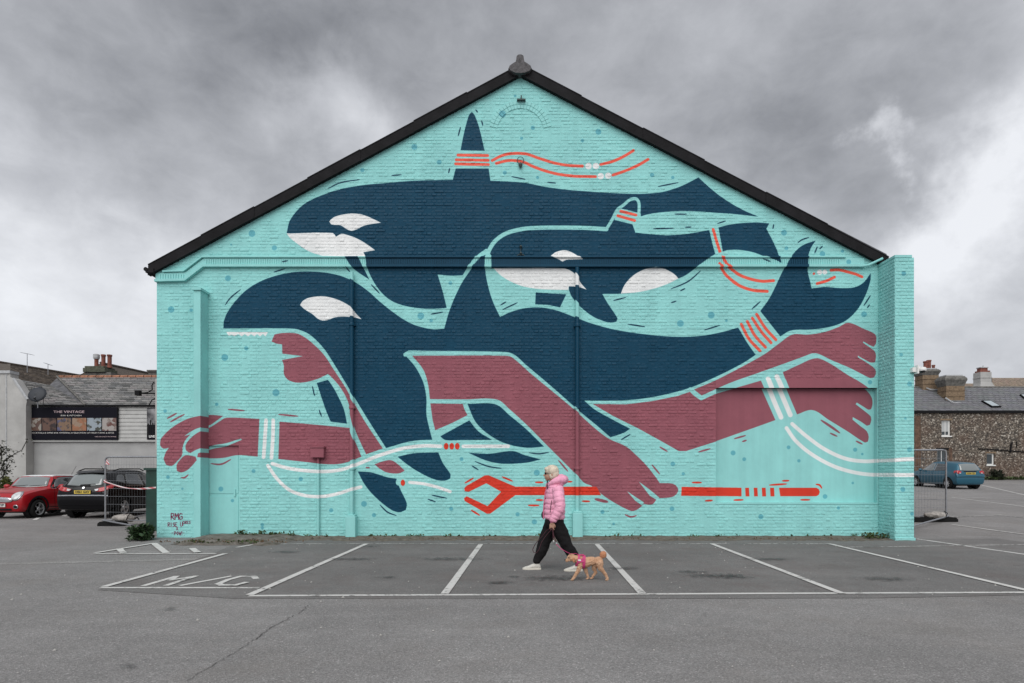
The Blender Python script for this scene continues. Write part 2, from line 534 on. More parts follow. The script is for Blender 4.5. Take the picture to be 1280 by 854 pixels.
stroke([(775.9,264.3),(795,269)], 3.4, CORAL); stroke([(772.2,269.8),(793.3,275.8)], 3.4, CORAL)
# tail of the calf
fill([(898,284.6),(910.8,281.2),(928.7,279),(946.5,278.2),(961.4,279.5),(957.8,286.4),(964.4,298.3),(971.8,314.6),(976,329.8),(970.3,326.5),(955.4,320.6),(940.6,315.2),(922.7,312.5),(907.9,313),(903.4,314.6)], NAVY)
stroke([(891.4,287),(895.6,301.5),(900.3,316)], 3.6, CORAL)
stroke([(902.5,321.5),(909.3,332.5),(922.7,342.9),(937.6,348.8),(952.5,351.6),(966.8,351)], 3.7, CORAL)
stroke([(899,330.4),(907.9,344.4),(922.7,356.3),(940.6,362.8),(959,364.3)], 3.7, CORAL)
fill([(616.3,335.3),(702,335.3),(710,337),(717.8,341.5),(722.8,347.3),(725.3,352.8),(733.3,362.3),(722.8,358.8),(711,358),(710.3,362.8),(682.7,362),(667.7,360.8),(650,357),(635,350.3),(625,343.6)], WHITE)
fill([(606.3,335.3),(615.6,335.3),(625,344),(635,350.6),(650,357.3),(667.7,361),(682.7,362.3),(710.3,363),(717.8,375.4),(730.3,388),(742.9,397),(755.4,402.3),(763,411),(740.4,404.7),(722.8,398.2),(707.8,392.4),(695.2,388),(675,384.4),(655,385.6),(637.6,390.4),(625,396.4),(615.5,375.4),(609,352.8)], TEAL)
fill([(711,358),(722.8,358.8),(726,366),(722,377),(714,370)], NAVY)
fill([(669.7,365.8),(707.8,368),(700,384.4),(685.2,381.4),(669,380.6)], NAVY, False)
fill([(687.2,321),(692.7,316.5),(700,313.5),(707.8,313.2),(716.5,316.4),(729,324.7),(717.8,325.2),(707.8,325.7),(702.8,328),(697.7,324.7)], WHITE)
fill([(776,367.2),(780.5,356.6),(790.5,345.3),(803,337.8),(815.5,335),(830.6,336.3),(843,342.8),(848,348.3),(835.6,354.6),(818,360.8),(798,365.3)], WHITE)
fill([(752.9,367.8),(776,367.6),(798,365.6),(818,361.2),(835.6,355),(848,348.8),(857,344.8),(869,336),(881,327),(893.5,318.4),(905,314),(925,330),(900,372),(800,395),(774,402),(771.9,398),(768,391.6),(760.4,380.4)], TEAL)
for p in ([(899,330.4),(907.9,344.4),(922.7,356.3)], [(902.5,321.5),(909.3,332.5),(922.7,342.9)]): stroke(p, 3.7, CORAL)

# --- tail fluke of the lowest whale and its banding
fill([(950.3,389),(960.3,375.3),(967.8,361.5),(977.8,340.2),(990.4,318.9),(1003,307),(1019.4,300.9),(1013,311.4),(1009.4,325.2),(1009.7,340.2),(1012,350.2),(1014.4,360.8),(1030.5,359),(1050.5,360.3),(1068,359.3),(1079,353.6),
      (1088.4,341.6),(1088,350.2),(1083,366.3),(1073,385.3),(1058,400.4),(1040.5,407.9),(1015.4,412),(989,413.2),(975.3,420.6)], NAVY)
for a, m, b in (((926.5,405.4),(936,423.6),(949.8,438.6)),((934,402),(943.6,419.6),(956.8,434.2)),((940.3,397.8),(951,414),(963.8,428.6)),((945.8,393.2),(956.5,410),(969.8,424.8))):
    stroke([a,m,b], 3.6, CORAL)
stroke([(1038.7,337.9),(1048,337.4),(1056.5,339.3),(1068,342.4),(1077.4,346.2)], 3.5, CORAL)
stroke([(1021.4,354.6),(1032.7,351.4),(1043,346.6)], 3.5, CORAL)
dot(1024.4,340.5,3.2,WHITE); dot(1030.9,340.3,3.0,WHITE); dot(1017.3,342.3,1.5,CORAL)

# --- long ribbons from the first fin
stroke([(615.3,200.9),(627.9,194.6),(643,192),(658,192.8),(675.5,198.6),(693,204),(710.6,207),(728,207.9)], 3.5, CORAL)
stroke([(620.4,204.4),(635.4,200.9),(653,202.4),(665.5,207.9),(680.5,213.4),(698,217.9),(718,220.4),(744.4,221)], 3.5, CORAL)
stroke([(751,206),(765.7,202),(778,196.6),(791.6,188.5)], 3.5, CORAL); stroke([(766.2,219),(780.8,214),(797,207),(810,199.5)], 3.5, CORAL)
for c in ((735.6,207.8),(744.8,207.8),(750.9,220.4),(760.2,219.9)): dot(*c, 4.0, WHITE)

# --- left figure: head/arm in the whale's mouth
fill([(339.5,427),(343.2,418.2),(352.8,416.4),(370.8,417),(380.5,421.5),(391,429.6),(405.2,444),(418.4,464),(431.5,484),(441.3,501.6),(457.7,529.5),(478.6,560.7),(457.7,568),
      (444.6,539.3),(439.7,521.3),(434.8,501.6),(424.9,483.6),(413.4,470.5),(410,467.6),(397,473.8),(382.3,477.7),(369,478.2),(359,474),(354.8,467.2),(354.9,457.7),(352.6,450),(378.8,445.3),(353,442.2),(352.6,430.5),(346,429.8)], MAR)
fill([(396,478.9),(410,475),(415,482),(421.6,493.4),(429.8,511.5),(433.8,529.7),(413.4,527.2),(406.9,511.5)], NAVY)
fill([(349.5,527.2),(385.6,530.2),(437,535),(442,547.5),(452,571),(430,579),(411,580.5),(385.6,578),(348,573.8)], MAR)
fill([(324.3,523.8),(283,522.3),(275.3,526.4),(262.4,534.4),(247,541),(236.7,549.6),(232,557.3),(232.8,563.2),(238,566.4),(247,561.6),(265,557),(283,554),(301,548.5),(303,549.6),(283,557.6),(265,561),(247.5,566.8),(246.5,571.4),(260,573),(278,572.4),(296,569),(322.2,570.9)], MAR)
fill([(279,520),(262.4,518.8),(245.7,520.7),(231.5,525),(216,534),(204.5,544.4),(200.6,550.8),(200.6,557.3),(204.5,560.8),(211,559.9),(221.2,552.5),(236.7,540.8),(247,535.4),(262.4,531.5),(270,526.5)], MAR)
fill([(238,543),(226.4,547),(216,554.7),(207,566.3),(205,575.3),(208.3,581.6),(214.8,582.6),(221.2,577),(227.7,568.9),(228.4,559.9),(231.5,550.8)], MAR)
fill([(231.5,569.2),(244.4,570.9),(246,575.3),(235.4,586.9),(226.4,590.8),(221.4,588.5),(220.7,581.8),(226,574)], MAR)
stroke([(332.6,525.5),(331.2,549),(329.6,571.5)], 4.6, WHITE); stroke([(341.6,525.5),(341,549),(339.4,572.5)], 4.6, WHITE)
# ropes on the left
A = [(340.3,579.7),(359.3,585.2),(385.6,588.8),(411.8,589.2),(431.5,585.9),(451,578.7),(474,569.5),(503.6,560.7),(529.8,557.4),(551,558)]
stroke(A[4:], 12, TEAL); stroke([(545,557),(575,557.5),(610,558),(640,558.6),(657,559.6)], 9.5, TEAL)
fill([(452,582),(475,566),(500,566),(520,586),(530,601),(500,604),(470,600)], TEAL)
fill([(468.2,580.5),(478,577),(488.9,575.4),(498.7,581.5),(505.9,588.5),(498.7,591.8),(484,590.8),(474,585.4)], MAR)
fill([(497,571),(516.7,566.8),(547.9,565.6),(553.4,578.7),(563.3,593.4),(562.8,598.2),(556,601),(543,599.3),(523.3,590),(509,580.6)], NAVY)
fill([(447.2,589.4),(464.3,590.8),(484,596.7),(495.4,598.4),(500.3,611.5),(508.5,629.5),(507.3,637.5),(498.7,640.5),(487,636),(467.5,619.7),(455.8,605.6)], NAVY)
stroke(A, 4.4, WHITE)
stroke([(579,558),(606,558),(635.5,558)], 4.4, WHITE)
for x in (557.7,564.7,571.6): dot(x, 553.4, 3.2, TEAL); dot(x, 558, 2.9, RED, 4.1)
stroke([(334.8,582),(346.2,598.4),(362.6,613),(382.3,619.7),(402,620.7),(421.6,617.4),(437,612.6),(451,608.9)], 4.2, WHITE)
stroke([(499,603),(512,602.6),(530,605),(547,609)], 8.5, TEAL)
dot(503.6,603.6,2.7,RED,3.9); stroke([(512.2,603),(529.8,605),(546.2,608.9),(562.8,614.6)], 3.9, WHITE)
stroke([(458,584.6),(461.4,584.8)], 1.8, MAR)

# --- the big reaching arm and what shows below it
fill([(538,504.3),(578.4,505),(581,513),(584.5,519),(566,528.4),(544,538),(540.7,524.6)], MAR, False)
fill([(584.3,505),(619.3,505.6),(637.4,519.7),(657,536),(680,558.4),(657,559.7),(630.8,554),(611,543.3),(594.8,527.9)], NAVY)
fill([(550.5,545.4),(586.6,525.6),(598,539.3),(615,549.9),(578,550.2),(556,550)], NAVY)
fill([(585.6,566.2),(612,567.2),(640.7,564),(657,569.4),(676.2,574.4),(657,578.6),(627.5,579.7),(607.9,575.8)], NAVY)
stroke([(506.5,443.5),(511,440.8),(529,441),(627.5,442.2),(640.7,445),(657,459),(676.7,475.5),(696.4,492.5),(724,517),(742.3,532),(762,549)], 4.8, TEAL)
ARM = [(515.4,444.8),(560,444.6),(634,445),(640.7,447.2),(663.6,467.2),(689.8,488.8),(716,510.6),(742.3,534.4),(760.7,548.3),(782,558),(795,568.9),(808,582),(819.7,596.7),(824.6,604),(841,604.8),(846.9,609.4),(847.3,615),(841,621),
       (821,623.6),(818.8,627),(816,630.2),(809.8,631),(804.5,629.8),(800.6,634.2),(791.8,638.9),(783.6,636.8),(762.3,625),(749,615.5),(739,607.2),(730.8,604),(722.6,595.7),(703,576),(680,553),(660.3,533),(637.4,512),(621,499.5),(580,499.4),(537.4,499),(535,480),(529.2,462.3)]
fill(ARM, MAR)
fill([(798.4,602),(812,612),(824,622),(823,626.5),(812,619.6)], TEAL, False)
fill([(783.6,614),(794,621),(805,628.2),(802.5,632),(794,626)], TEAL, False)

# --- the fork with its long red handle
fill([(644,608.5),(738,608.4),(745.6,608.6),(751.4,619.2),(644,619.2),(612.8,642.2),(608.5,642.2),(581,626.4),(580,623),(583.3,620.4),(609.5,632.8),(626.6,614.8),(607.9,604.2),(585.6,615),(581,614),(580.4,610.4),(583.3,607.4),(606.2,594.3),(611,594.3)], RED, False)
fill([(852,608.6),(929.6,610),(929.6,620.8),(851.5,619.8)], RED, False)
for a, b in ((934.8,939.6),(945.6,950.2),(955.8,960.6),(966.2,971.2)): fill([(a-.6,610),(b-.6,610),(b,620.8),(a,620.8)], RED, False)
fill([(976.9,610),(1024,610),(1027,611.6),(1028.4,615.4),(1027,619),(1024,620.6),(978.6,620.6)], RED, False)

# --- right-hand figure: two arms with open hands
fill([(741,505.2),(782,505.6),(814.8,501.6),(847.5,495),(863,489.6),(877,499.8),(896.7,491.6),(925,483.5),(950.8,476),(961,499),(972.4,524.6),(949,533),(896.7,551.5),(857.4,564),(848.5,564),(831,554),(798.4,536),(765.6,519.7)], MAR, False)
stroke([(863,486.6),(868,492),(876.4,498),(896,489),(909.8,483.8),(949,470.8),(980,461.4),(1000,452),(1017,445.4),(1034,446.5),(1052,456)], 5, TEAL)
stroke([(863,487),(893,474),(923,459.2),(944.5,447),(960,437.6),(977,424.6),(990,415.6)], 3.6, TEAL)
def sq_(pts): return [(x if x < 1082 else 1082+(x-1082)*0.74, y) for x, y in pts]
fill(sq_([(867.5,487),(893.4,476),(923,460.9),(955.7,442.8),(975,428.6),(990.4,418.4),(1010,418.4),(1030.5,415.2),(1048,409),(1060.5,403.6),(1080.6,411.6),(1098,418),(1100.2,423.5),(1099,430.4),(1095.6,433.6),(1090,432),(1079.3,426.8),(1078.6,428.4),(1086,433),(1098,440),(1099.4,446.7),
      (1097.2,453.4),(1090.6,453.4),(1072.2,444.8),(1072,446.6),(1082,452.6),(1098,461.6),(1099,468),(1096,472),(1090,472.8),(1078,468),(1063.6,460.7),(1040,450.6),(1019,441.6),(1004,446),(988,451.8),(945.6,467),(912.8,478.6),(877,494.6)]), MAR)
fill(sq_([(978.4,465.6),(998,456.4),(1019.3,448),(1034,452.6),(1057,467.2),(1083.3,483.6),(1097,494.5),(1099.5,504),(1097,510.8),(1093,511.6),(1084,507.6),(1075,502.4),(1073.6,504.6),(1082,511),(1096.4,520),(1097.5,524),(1095,530.6),(1089.8,531.8),(1080,526.4),(1070,520.9),(1069.7,524),
      (1079,531.8),(1089.8,538.8),(1093,545.9),(1091.5,551.8),(1086.6,553),(1063.6,539),(1040,524.5),(1019.3,512),(999.7,517.4),(989,492)]), MAR)
stroke([(960,474),(970,499),(979.5,521)], 6, WHITE); stroke([(971,471),(981,494),(991.2,518)], 6, WHITE)
fill([(1096.1,396),(1150,396),(1150,566),(1096.1,566)], TEAL, False)
for x, y, r in [(1115,485,3),(1115,563.4,3),(1105,450,2.2),(1110,526,1.6)]: dot(x, y, r, SPOT, a=0.75)
stroke([(986.4,534.6),(998,550.8),(1017.7,567.4),(1044,582),(1070,590.2),(1096.4,593.6),(1150,593)], 4.7, WHITE)
stroke([(993.5,529.4),(1011,544.5),(1034,561),(1060.3,573),(1085,576.6),(1110,575),(1150,574)], 4.7, WHITE)

# --- short accent marks
for p in [[(410,236),(425.6,228.6),(449.4,224.7)],[(489.5,219.6),(502,218.6)],[(560.7,216.6),(562.2,210.4)],[(572.7,170.3),(575.7,159)],[(594.5,137.2),(597.3,140.7)],[(602,151),(603.6,157.2)],
    [(639.4,220.9),(656.7,224.4)],[(684.3,228),(694.8,229)],[(822.5,233.4),(847.8,228.4)],[(843.3,267.8),(858.2,268)],[(896.6,279.8),(907,276.3)],[(816.6,286.2),(841.5,285.5)],[(856.4,284.3),(864,284)],
    [(966,286.4),(967.3,280.4)],[(997,304),(1001.5,300.3),(1011,297)],[(1018.2,317),(1021.4,308.7)],[(1024.4,311.6),(1028,307.8)],[(838.3,361.6),(860.3,351.8),(875.7,338.7)],[(850.5,363.7),(856.4,360.7)],
    [(838.9,378.5),(845.4,376.5)],[(939.7,386.6),(950.4,377)],[(1079.7,382.4),(1088,369.6)],[(1084,385),(1087,381)],[(880.5,412.7),(899.8,406.8)],[(784.5,405.3),(806.2,408.6)],[(952.8,324),(962.3,328)],
    [(766.7,375.9),(782.2,372)],[(625.6,381.6),(632.6,377.4)],[(628,387.4),(646.9,378.4)],[(281.5,381.6),(287.8,372.9),(300.8,362)],[(342.2,340.3),(356.7,336)],[(353.4,328.2),(360.5,326.7)],
    [(433,334.8),(437.4,339.8)],[(464,355.8),(474.5,367)],[(538.6,392.9),(553.6,390.4)],[(390.5,483),(393.4,495)],[(399,512.5),(402,520.7)],[(474.8,631),(484,640),(495.4,644.6)],[(539.7,619),(558.7,623)],
    [(534.8,624),(544.6,627.5)],[(593.8,577),(610,583),(626.6,585.6)],[(589.8,582.3),(598,587.5)],[(661.3,566),(673,567.4),(685.9,565.6)],[(776.4,549.8),(787.9,543)]]:
    stroke(p, 1.7, MARK, True)
for p in [[(581,604),(592,597.7)],[(627.5,596),(640.7,601.6)],[(588.9,637.7),(599.7,644.3)],[(669,603),(679,603)],[(705,602),(715.4,602.3)],[(669.8,625),(679,625.2)],[(660.3,631.8),(674,632)],[(727.5,626.6),(737.4,626.9)],
    [(865,603.3),(877,603.3)],[(881.3,626.2),(890.8,625.6)],[(919.7,625.6),(932,625.2)],[(964.6,606.6),(986.6,605.2)],[(981,601.3),(989.8,601)],[(1023.3,605.6),(1028.2,606.6),(1031,610.8)],[(1004,625.2),(1016,625.2)]]:
    stroke(p, 2.3, RED, True)
for p in [[(698,575.4),(710,589.5)],[(814.8,581),(824.6,592.8)],[(824.6,558.7),(834.4,564.6)],[(872.8,565.2),(887.9,561)],[(920.3,548.2),(935,544)],[(930.5,551.8),(936,550)],[(781,643.3),(788.5,646.2),(795.7,644.6)],
    [(1041.3,541),(1050.5,545.2)],[(1074,551),(1082.3,555)],[(209,523.3),(221,516.6)],[(212.7,527.7),(230.7,517.9)],[(285,511.7),(305.7,513.5)],[(348,518.2),(372.7,520.4)],[(262.4,579.6),(275.3,580.4),(287.7,574.3)],
    [(226.4,597.2),(231,597.2),(235.4,593.3)],[(300.6,547.5),(306.2,541.8)]]:
    stroke(p, 2.2, MAR, True)
stroke([(743.6,624),(751,625.6),(760,627.6)], 4.0, MAR, True); stroke([(1029.8,524.6),(1042.3,532.8),(1053.8,541)], 3.2, MAR, True)

# --- the painter's small lettering near the left corner
GL = {'R':[[(0,1),(0,0),(.6,.05),(.65,.4),(.05,.5),(.7,1)]], 'M':[[(0,1),(.1,0),(.4,.55),(.75,0),(.85,1)]], 'G':[[(.8,.1),(.35,0),(0,.5),(.3,1),(.8,.9),(.8,.5),(.5,.55)]],
      'I':[[(.3,0),(.3,1)]], 'S':[[(.7,.05),(.2,.1),(.15,.4),(.65,.55),(.6,.9),(.05,1)]], 'E':[[(.7,0),(.05,.05),(.05,1),(.7,.95)],[(.05,.5),(.55,.5)]],
      'U':[[(0,0),(.05,.8),(.35,1),(.65,.8),(.7,0)]], 'P':[[(0,1),(0,0),(.6,.08),(.6,.45),(.05,.55)]], 'X':[[(0,0),(.7,1)],[(.7,0),(0,1)]],
      'O':[[(.35,0),(0,.5),(.35,1),(.7,.5),(.35,0)]], 'W':[[(0,0),(.2,1),(.45,.4),(.65,1),(.9,0)]], '!':[[(.3,0),(.3,.65)],[(.3,.95),(.3,1)]], '-':[[(.1,.55),(.6,.5)]]}
def write(txt, x, y, h, adv, w, drop=0.0):
    for ch in txt:
        for pl in GL.get(ch, []):
            stroke([(x+a*h*0.72, y+b*h) for a, b in pl], w, INK, smooth=False)
        x += adv; y += drop
write('RMG', 214, 642, 7.4, 4.8, 1.15)
write('RISE', 210, 653.4, 5, 2.9, 0.75); write('UP', 225.4, 653, 5.2, 3.3, 0.75, -1.0); write('RES', 231.6, 651.4, 3.4, 2.3, 0.65)
write('X', 220.6, 659.2, 3.4, 3, 0.7); write('-', 215, 664.6, 3, 3, .6); write('POW!', 218, 664.6, 4.2, 2.9, 0.75); write('-', 229, 664.8, 3, 3, .6)

mural = bpy.data.images.new('wall_painting', IW, IH, alpha=False)
mural.colorspace_settings.name = 'sRGB'
_px = np.ones((IH, IW, 4), dtype=np.float32)
_px[:,:,:3] = IMG[::-1]
mural.pixels.foreach_set(_px.ravel())
mural.update(); mural.pack()
# ------------------------------------------------------------------ shared materials
def mural_material(name, bump=0.35, bscale=55.0, rough=0.55, chips=True, S=S):
    m = bpy.data.materials.new(name); m.use_nodes = True
    t = m.node_tree; b = t.nodes['Principled BSDF']
    g = t.nodes.new('ShaderNodeNewGeometry')
    mp = t.nodes.new('ShaderNodeMapping'); mp.vector_type = 'POINT'
    # photo pixel = HX + X*S ; HY - (Z-H)*S
    sep = t.nodes.new('ShaderNodeSeparateXYZ'); t.links.new(g.outputs['Position'], sep.inputs[0])
    def lin(inp, k, c):
        n = t.nodes.new('ShaderNodeMath'); n.operation = 'MULTIPLY_ADD'
        t.links.new(inp, n.inputs[0]); n.inputs[1].default_value = k; n.inputs[2].default_value = c
        return n.outputs[0]
    u = lin(sep.outputs['X'], S/MW, (HX-MX0)/MW)
    v = lin(sep.outputs['Z'], S/MH, 1-(HY+H*S-MY0)/MH)
    cb = t.nodes.new('ShaderNodeCombineXYZ'); t.links.new(u, cb.inputs[0]); t.links.new(v, cb.inputs[1])
    im = t.nodes.new('ShaderNodeTexImage'); im.image = mural; im.extension = 'EXTEND'; im.interpolation = 'Cubic'
    t.links.new(cb.outputs[0], im.inputs[0])
    n = t.nodes.new('ShaderNodeTexNoise'); n.inputs['Scale'].default_value = 1.1; n.inputs['Detail'].default_value = 8; n.inputs['Roughness'].default_value = 0.7
    t.links.new(g.outputs['Position'], n.inputs['Vector'])
    r = t.nodes.new('ShaderNodeValToRGB'); e = r.color_ramp.elements
    e[0].position = 0.3; e[0].color = (0.84, 0.85, 0.86, 1); e[1].position = 0.66; e[1].color = (1.0, 1.0, 1.0, 1)
    t.links.new(n.outputs[0], r.inputs[0])
    mx = t.nodes.new('ShaderNodeMix'); mx.data_type = 'RGBA'; mx.blend_type = 'MULTIPLY'; mx.inputs[0].default_value = 1.0
    t.links.new(im.outputs[0], mx.inputs[6]); t.links.new(r.outputs[0], mx.inputs[7])
    # faint rain streaks and patchy coats
    ms = t.nodes.new('ShaderNodeMapping'); ms.inputs['Scale'].default_value = (5.0, 5.0, 0.35); t.links.new(g.outputs['Position'], ms.inputs[0])
    ns_ = t.nodes.new('ShaderNodeTexNoise'); ns_.inputs['Scale'].default_value = 1.0; ns_.inputs['Detail'].default_value = 7; ns_.inputs['Roughness'].default_value = 0.65
    t.links.new(ms.outputs[0], ns_.inputs['Vector'])
    rs = t.nodes.new('ShaderNodeMapRange'); rs.inputs['From Min'].default_value = 0.35; rs.inputs['From Max'].default_value = 0.7; rs.inputs['To Min'].default_value = 1.0; rs.inputs['To Max'].default_value = 0.90
    t.links.new(ns_.outputs[0], rs.inputs['Value'])
    mq = t.nodes.new('ShaderNodeMix'); mq.data_type = 'RGBA'; mq.blend_type = 'MULTIPLY'; mq.inputs[0].default_value = 1.0
    t.links.new(mx.outputs[2], mq.inputs[6]); t.links.new(rs.outputs[0], mq.inputs[7])
    last = mq.outputs[2]
    if chips:   # small chips and grime in the paint, most of them near the foot of the wall
        n3 = t.nodes.new('ShaderNodeTexNoise'); n3.inputs['Scale'].default_value = 16; n3.inputs['Detail'].default_value = 5; n3.inputs['Roughness'].default_value = 0.65
        m3 = t.nodes.new('ShaderNodeMapping'); m3.inputs['Scale'].default_value = (1, 1, 2.2)
        t.links.new(g.outputs['Position'], m3.inputs[0]); t.links.new(m3.outputs[0], n3.inputs['Vector'])
        hgt = t.nodes.new('ShaderNodeMapRange'); hgt.inputs['From Min'].default_value = 0.0; hgt.inputs['From Max'].default_value = 0.55
        hgt.inputs['To Min'].default_value = 0.13; hgt.inputs['To Max'].default_value = 0.0
        t.links.new(sep.outputs['Z'], hgt.inputs['Value'])
        ad = t.nodes.new('ShaderNodeMath'); ad.operation = 'ADD'; t.links.new(n3.outputs[0], ad.inputs[0]); t.links.new(hgt.outputs[0], ad.inputs[1])
        mr = t.nodes.new('ShaderNodeMapRange'); mr.inputs['From Min'].default_value = 0.725; mr.inputs['From Max'].default_value = 0.76
        mr.inputs['To Max'].default_value = 0.75
        t.links.new(ad.outputs[0], mr.inputs['Value'])
        mx2 = t.nodes.new('ShaderNodeMix'); mx2.data_type = 'RGBA'
        t.links.new(mr.outputs[0], mx2.inputs[0]); t.links.new(last, mx2.inputs[6]); mx2.inputs[7].default_value = (0.05, 0.09, 0.085, 1)
        last = mx2.outputs[2]
        # damp streaks under ledges
    t.links.new(last, b.inputs['Base Color'])
    b.inputs['Roughness'].default_value = rough; b.inputs['Specular IOR Level'].default_value = 0.18
    n2 = t.nodes.new('ShaderNodeTexNoise'); n2.inputs['Scale'].default_value = bscale; n2.inputs['Detail'].default_value = 4
    t.links.new(g.outputs['Position'], n2.inputs['Vector'])
    bp = t.nodes.new('ShaderNodeBump'); bp.inputs['Strength'].default_value = bump; bp.inputs['Distance'].default_value = 0.01
    t.links.new(n2.outputs[0], bp.inputs['Height']); t.links.new(bp.outputs[0], b.inputs['Normal'])
    return m

M_BRICK = mural_material('painted brick', 0.85, 15)
M_SMOOTH = mural_material('painted render', 0.12, 14, 0.6, chips=False)
M_FIN = mural_material('painted fin', 0.12, 14, 0.6, chips=False, S=F/(D-.36))
M_PIPE = mural_material('painted metal', 0.05, 30, 0.4, chips=False)
M_MORTAR = mural_material('painted mortar', 0.5, 60, 0.7)
M_VERGE = material('dark verge tiles', (0.010, 0.0095, 0.011), 0.8, spec=0.2, var=0.5, var_scale=3, bump=0.3, bump_scale=20)
M_CLAY = material('weathered ridge cap', (0.085, 0.08, 0.085), 0.7, var=0.6, var_scale=14, bump=0.5)
M_SLATE = material('grey slate', (0.11, 0.11, 0.118), 0.75, var=0.5, var_scale=5, bump=0.4, bump_scale=18, detail=9)
M_STEEL = material('galvanised steel', (0.33, 0.34, 0.36), 0.42, 0.75, var=0.25, var_scale=25)
M_BLACKP = material('black plastic', (0.009, 0.009, 0.010), 0.5, spec=0.2)
M_RUBBER = material('black rubber', (0.012, 0.012, 0.012), 0.85, spec=0.15)
M_WHITEP = material('white plastic', (0.72, 0.72, 0.70), 0.4)
M_SOIL = material('earth and grit', (0.15, 0.125, 0.10), 0.95, var=0.5, var_scale=9, bump=1.0, bump_scale=50)
M_LEAF = material('ivy leaves', (0.045, 0.085, 0.03), 0.6, col2=(0.02, 0.045, 0.018), var_scale=9)
M_LEAF2 = material('yellowing leaves', (0.22, 0.22, 0.06), 0.7, col2=(0.07, 0.11, 0.03), var_scale=7)
M_GRASS = material('weeds', (0.07, 0.10, 0.03), 0.7, col2=(0.035, 0.055, 0.02), var_scale=6)
M_TWIG = material('bark', (0.035, 0.03, 0.027), 0.9)

# ------------------------------------------------------------------ ground
def asphalt(name, base, dark, speck=0.5, stains=True, patches=()):
    m = bpy.data.materials.new(name); m.use_nodes = True
    t = m.node_tree; b = t.nodes['Principled BSDF']; N = t.nodes; L = t.links
    g = N.new('ShaderNodeNewGeometry'); pos = g.outputs['Position']
    def noise(sc, det=4, ro=0.55, stretch=None, dist=0):
        n = N.new('ShaderNodeTexNoise'); n.inputs['Scale'].default_value = sc; n.inputs['Detail'].default_value = det
        n.inputs['Roughness'].default_value = ro; n.inputs['Distortion'].default_value = dist
        if stretch:
            mp = N.new('ShaderNodeMapping'); mp.inputs['Scale'].default_value = stretch; L.new(pos, mp.inputs[0]); L.new(mp.outputs[0], n.inputs['Vector'])
        else: L.new(pos, n.inputs['Vector'])
        return n.outputs[0]
    def rng(v, a, c, x, y):
        r = N.new('ShaderNodeMapRange'); r.inputs['From Min'].default_value = a; r.inputs['From Max'].default_value = c
        r.inputs['To Min'].default_value = x; r.inputs['To Max'].default_value = y; L.new(v, r.inputs['Value']); return r.outputs[0]
    def mul(a, c):
        n = N.new('ShaderNodeMath'); n.operation = 'MULTIPLY'
        for i, q in enumerate((a, c)):
            if isinstance(q, float): n.inputs[i].default_value = q
            else: L.new(q, n.inputs[i])
        return n.outputs[0]
    v = rng(noise(0.35, 6, 0.6), 0.3, 0.7, 0.84, 1.12)
    v = mul(v, rng(noise(2.2, 8, 0.65, dist=0.6), 0.3, 0.7, 0.9, 1.08))
    v = mul(v, rng(noise(1.0, 5, 0.6, (0.25, 2.2, 1)), 0.3, 0.7, 0.93, 1.06))
    vo = N.new('ShaderNodeTexVoronoi'); vo.inputs['Scale'].default_value = 95; L.new(pos, vo.inputs['Vector'])
    sp = N.new('ShaderNodeSeparateColor'); L.new(vo.outputs['Color'], sp.inputs[0])
    v = mul(v, rng(sp.outputs[0], 0, 1, 1-0.38*speck, 1+0.38*speck))
    pw = N.new('ShaderNodeMath'); pw.operation = 'POWER'; L.new(sp.outputs[1], pw.inputs[0]); pw.inputs[1].default_value = 14
    v2 = N.new('ShaderNodeMath'); v2.operation = 'MULTIPLY_ADD'; L.new(pw.outputs[0], v2.inputs[0]); v2.inputs[1].default_value = 1.1*speck; L.new(v, v2.inputs[2])
    v = v2.outputs[0]
    v = mul(v, rng(noise(60, 3, 0.6), 0.25, 0.75, 0.86, 1.14))
    if stains:
        v = mul(v, rng(noise(1.3, 4, 0.6, (1, 1.5, 1), 0.3), 0.66, 0.74, 1.0, 0.62))
        v = mul(v, rng(noise(4.5, 3, 0.5, (1, 1.6, 1), 0.2), 0.69, 0.75, 1.0, 0.55))
    mx = N.new('ShaderNodeMix'); mx.data_type = 'RGBA'; mx.blend_type = 'MULTIPLY'; mx.inputs[0].default_value = 1
    mx.inputs[6].default_value = (*base, 1); L.new(v, mx.inputs[7])
    last = mx.outputs[2]
    tint = N.new('ShaderNodeMix'); tint.data_type = 'RGBA'; L.new(rng(noise(0.8, 5, 0.6), 0.5, 0.75, 0.0, 0.35), tint.inputs[0])
    L.new(last, tint.inputs[6]); tint.inputs[7].default_value = (*dark, 1); last = tint.outputs[2]
    L.new(last, b.inputs['Base Color']); b.inputs['Roughness'].default_value = 0.88; b.inputs['Specular IOR Level'].default_value = 0.25
    bp = N.new('ShaderNodeBump'); bp.inputs['Strength'].default_value = 0.8; bp.inputs['Distance'].default_value = 0.006
    L.new(vo.outputs['Distance'], bp.inputs['Height'])
    bp2 = N.new('ShaderNodeBump'); bp2.inputs['Strength'].default_value = 0.5; bp2.inputs['Distance'].default_value = 0.02
    L.new(noise(7, 5, 0.6), bp2.inputs['Height']); L.new(bp.outputs[0], bp2.inputs['Normal']); L.new(bp2.outputs[0], b.inputs['Normal'])
    return m
M_ASPH = asphalt('rough asphalt', (0.222, 0.214, 0.210), (0.19, 0.17, 0.152), 0.65, stains=False)
M_BAY = asphalt('smooth dark asphalt', (0.165, 0.159, 0.155), (0.13, 0.094, 0.084), 0.45)

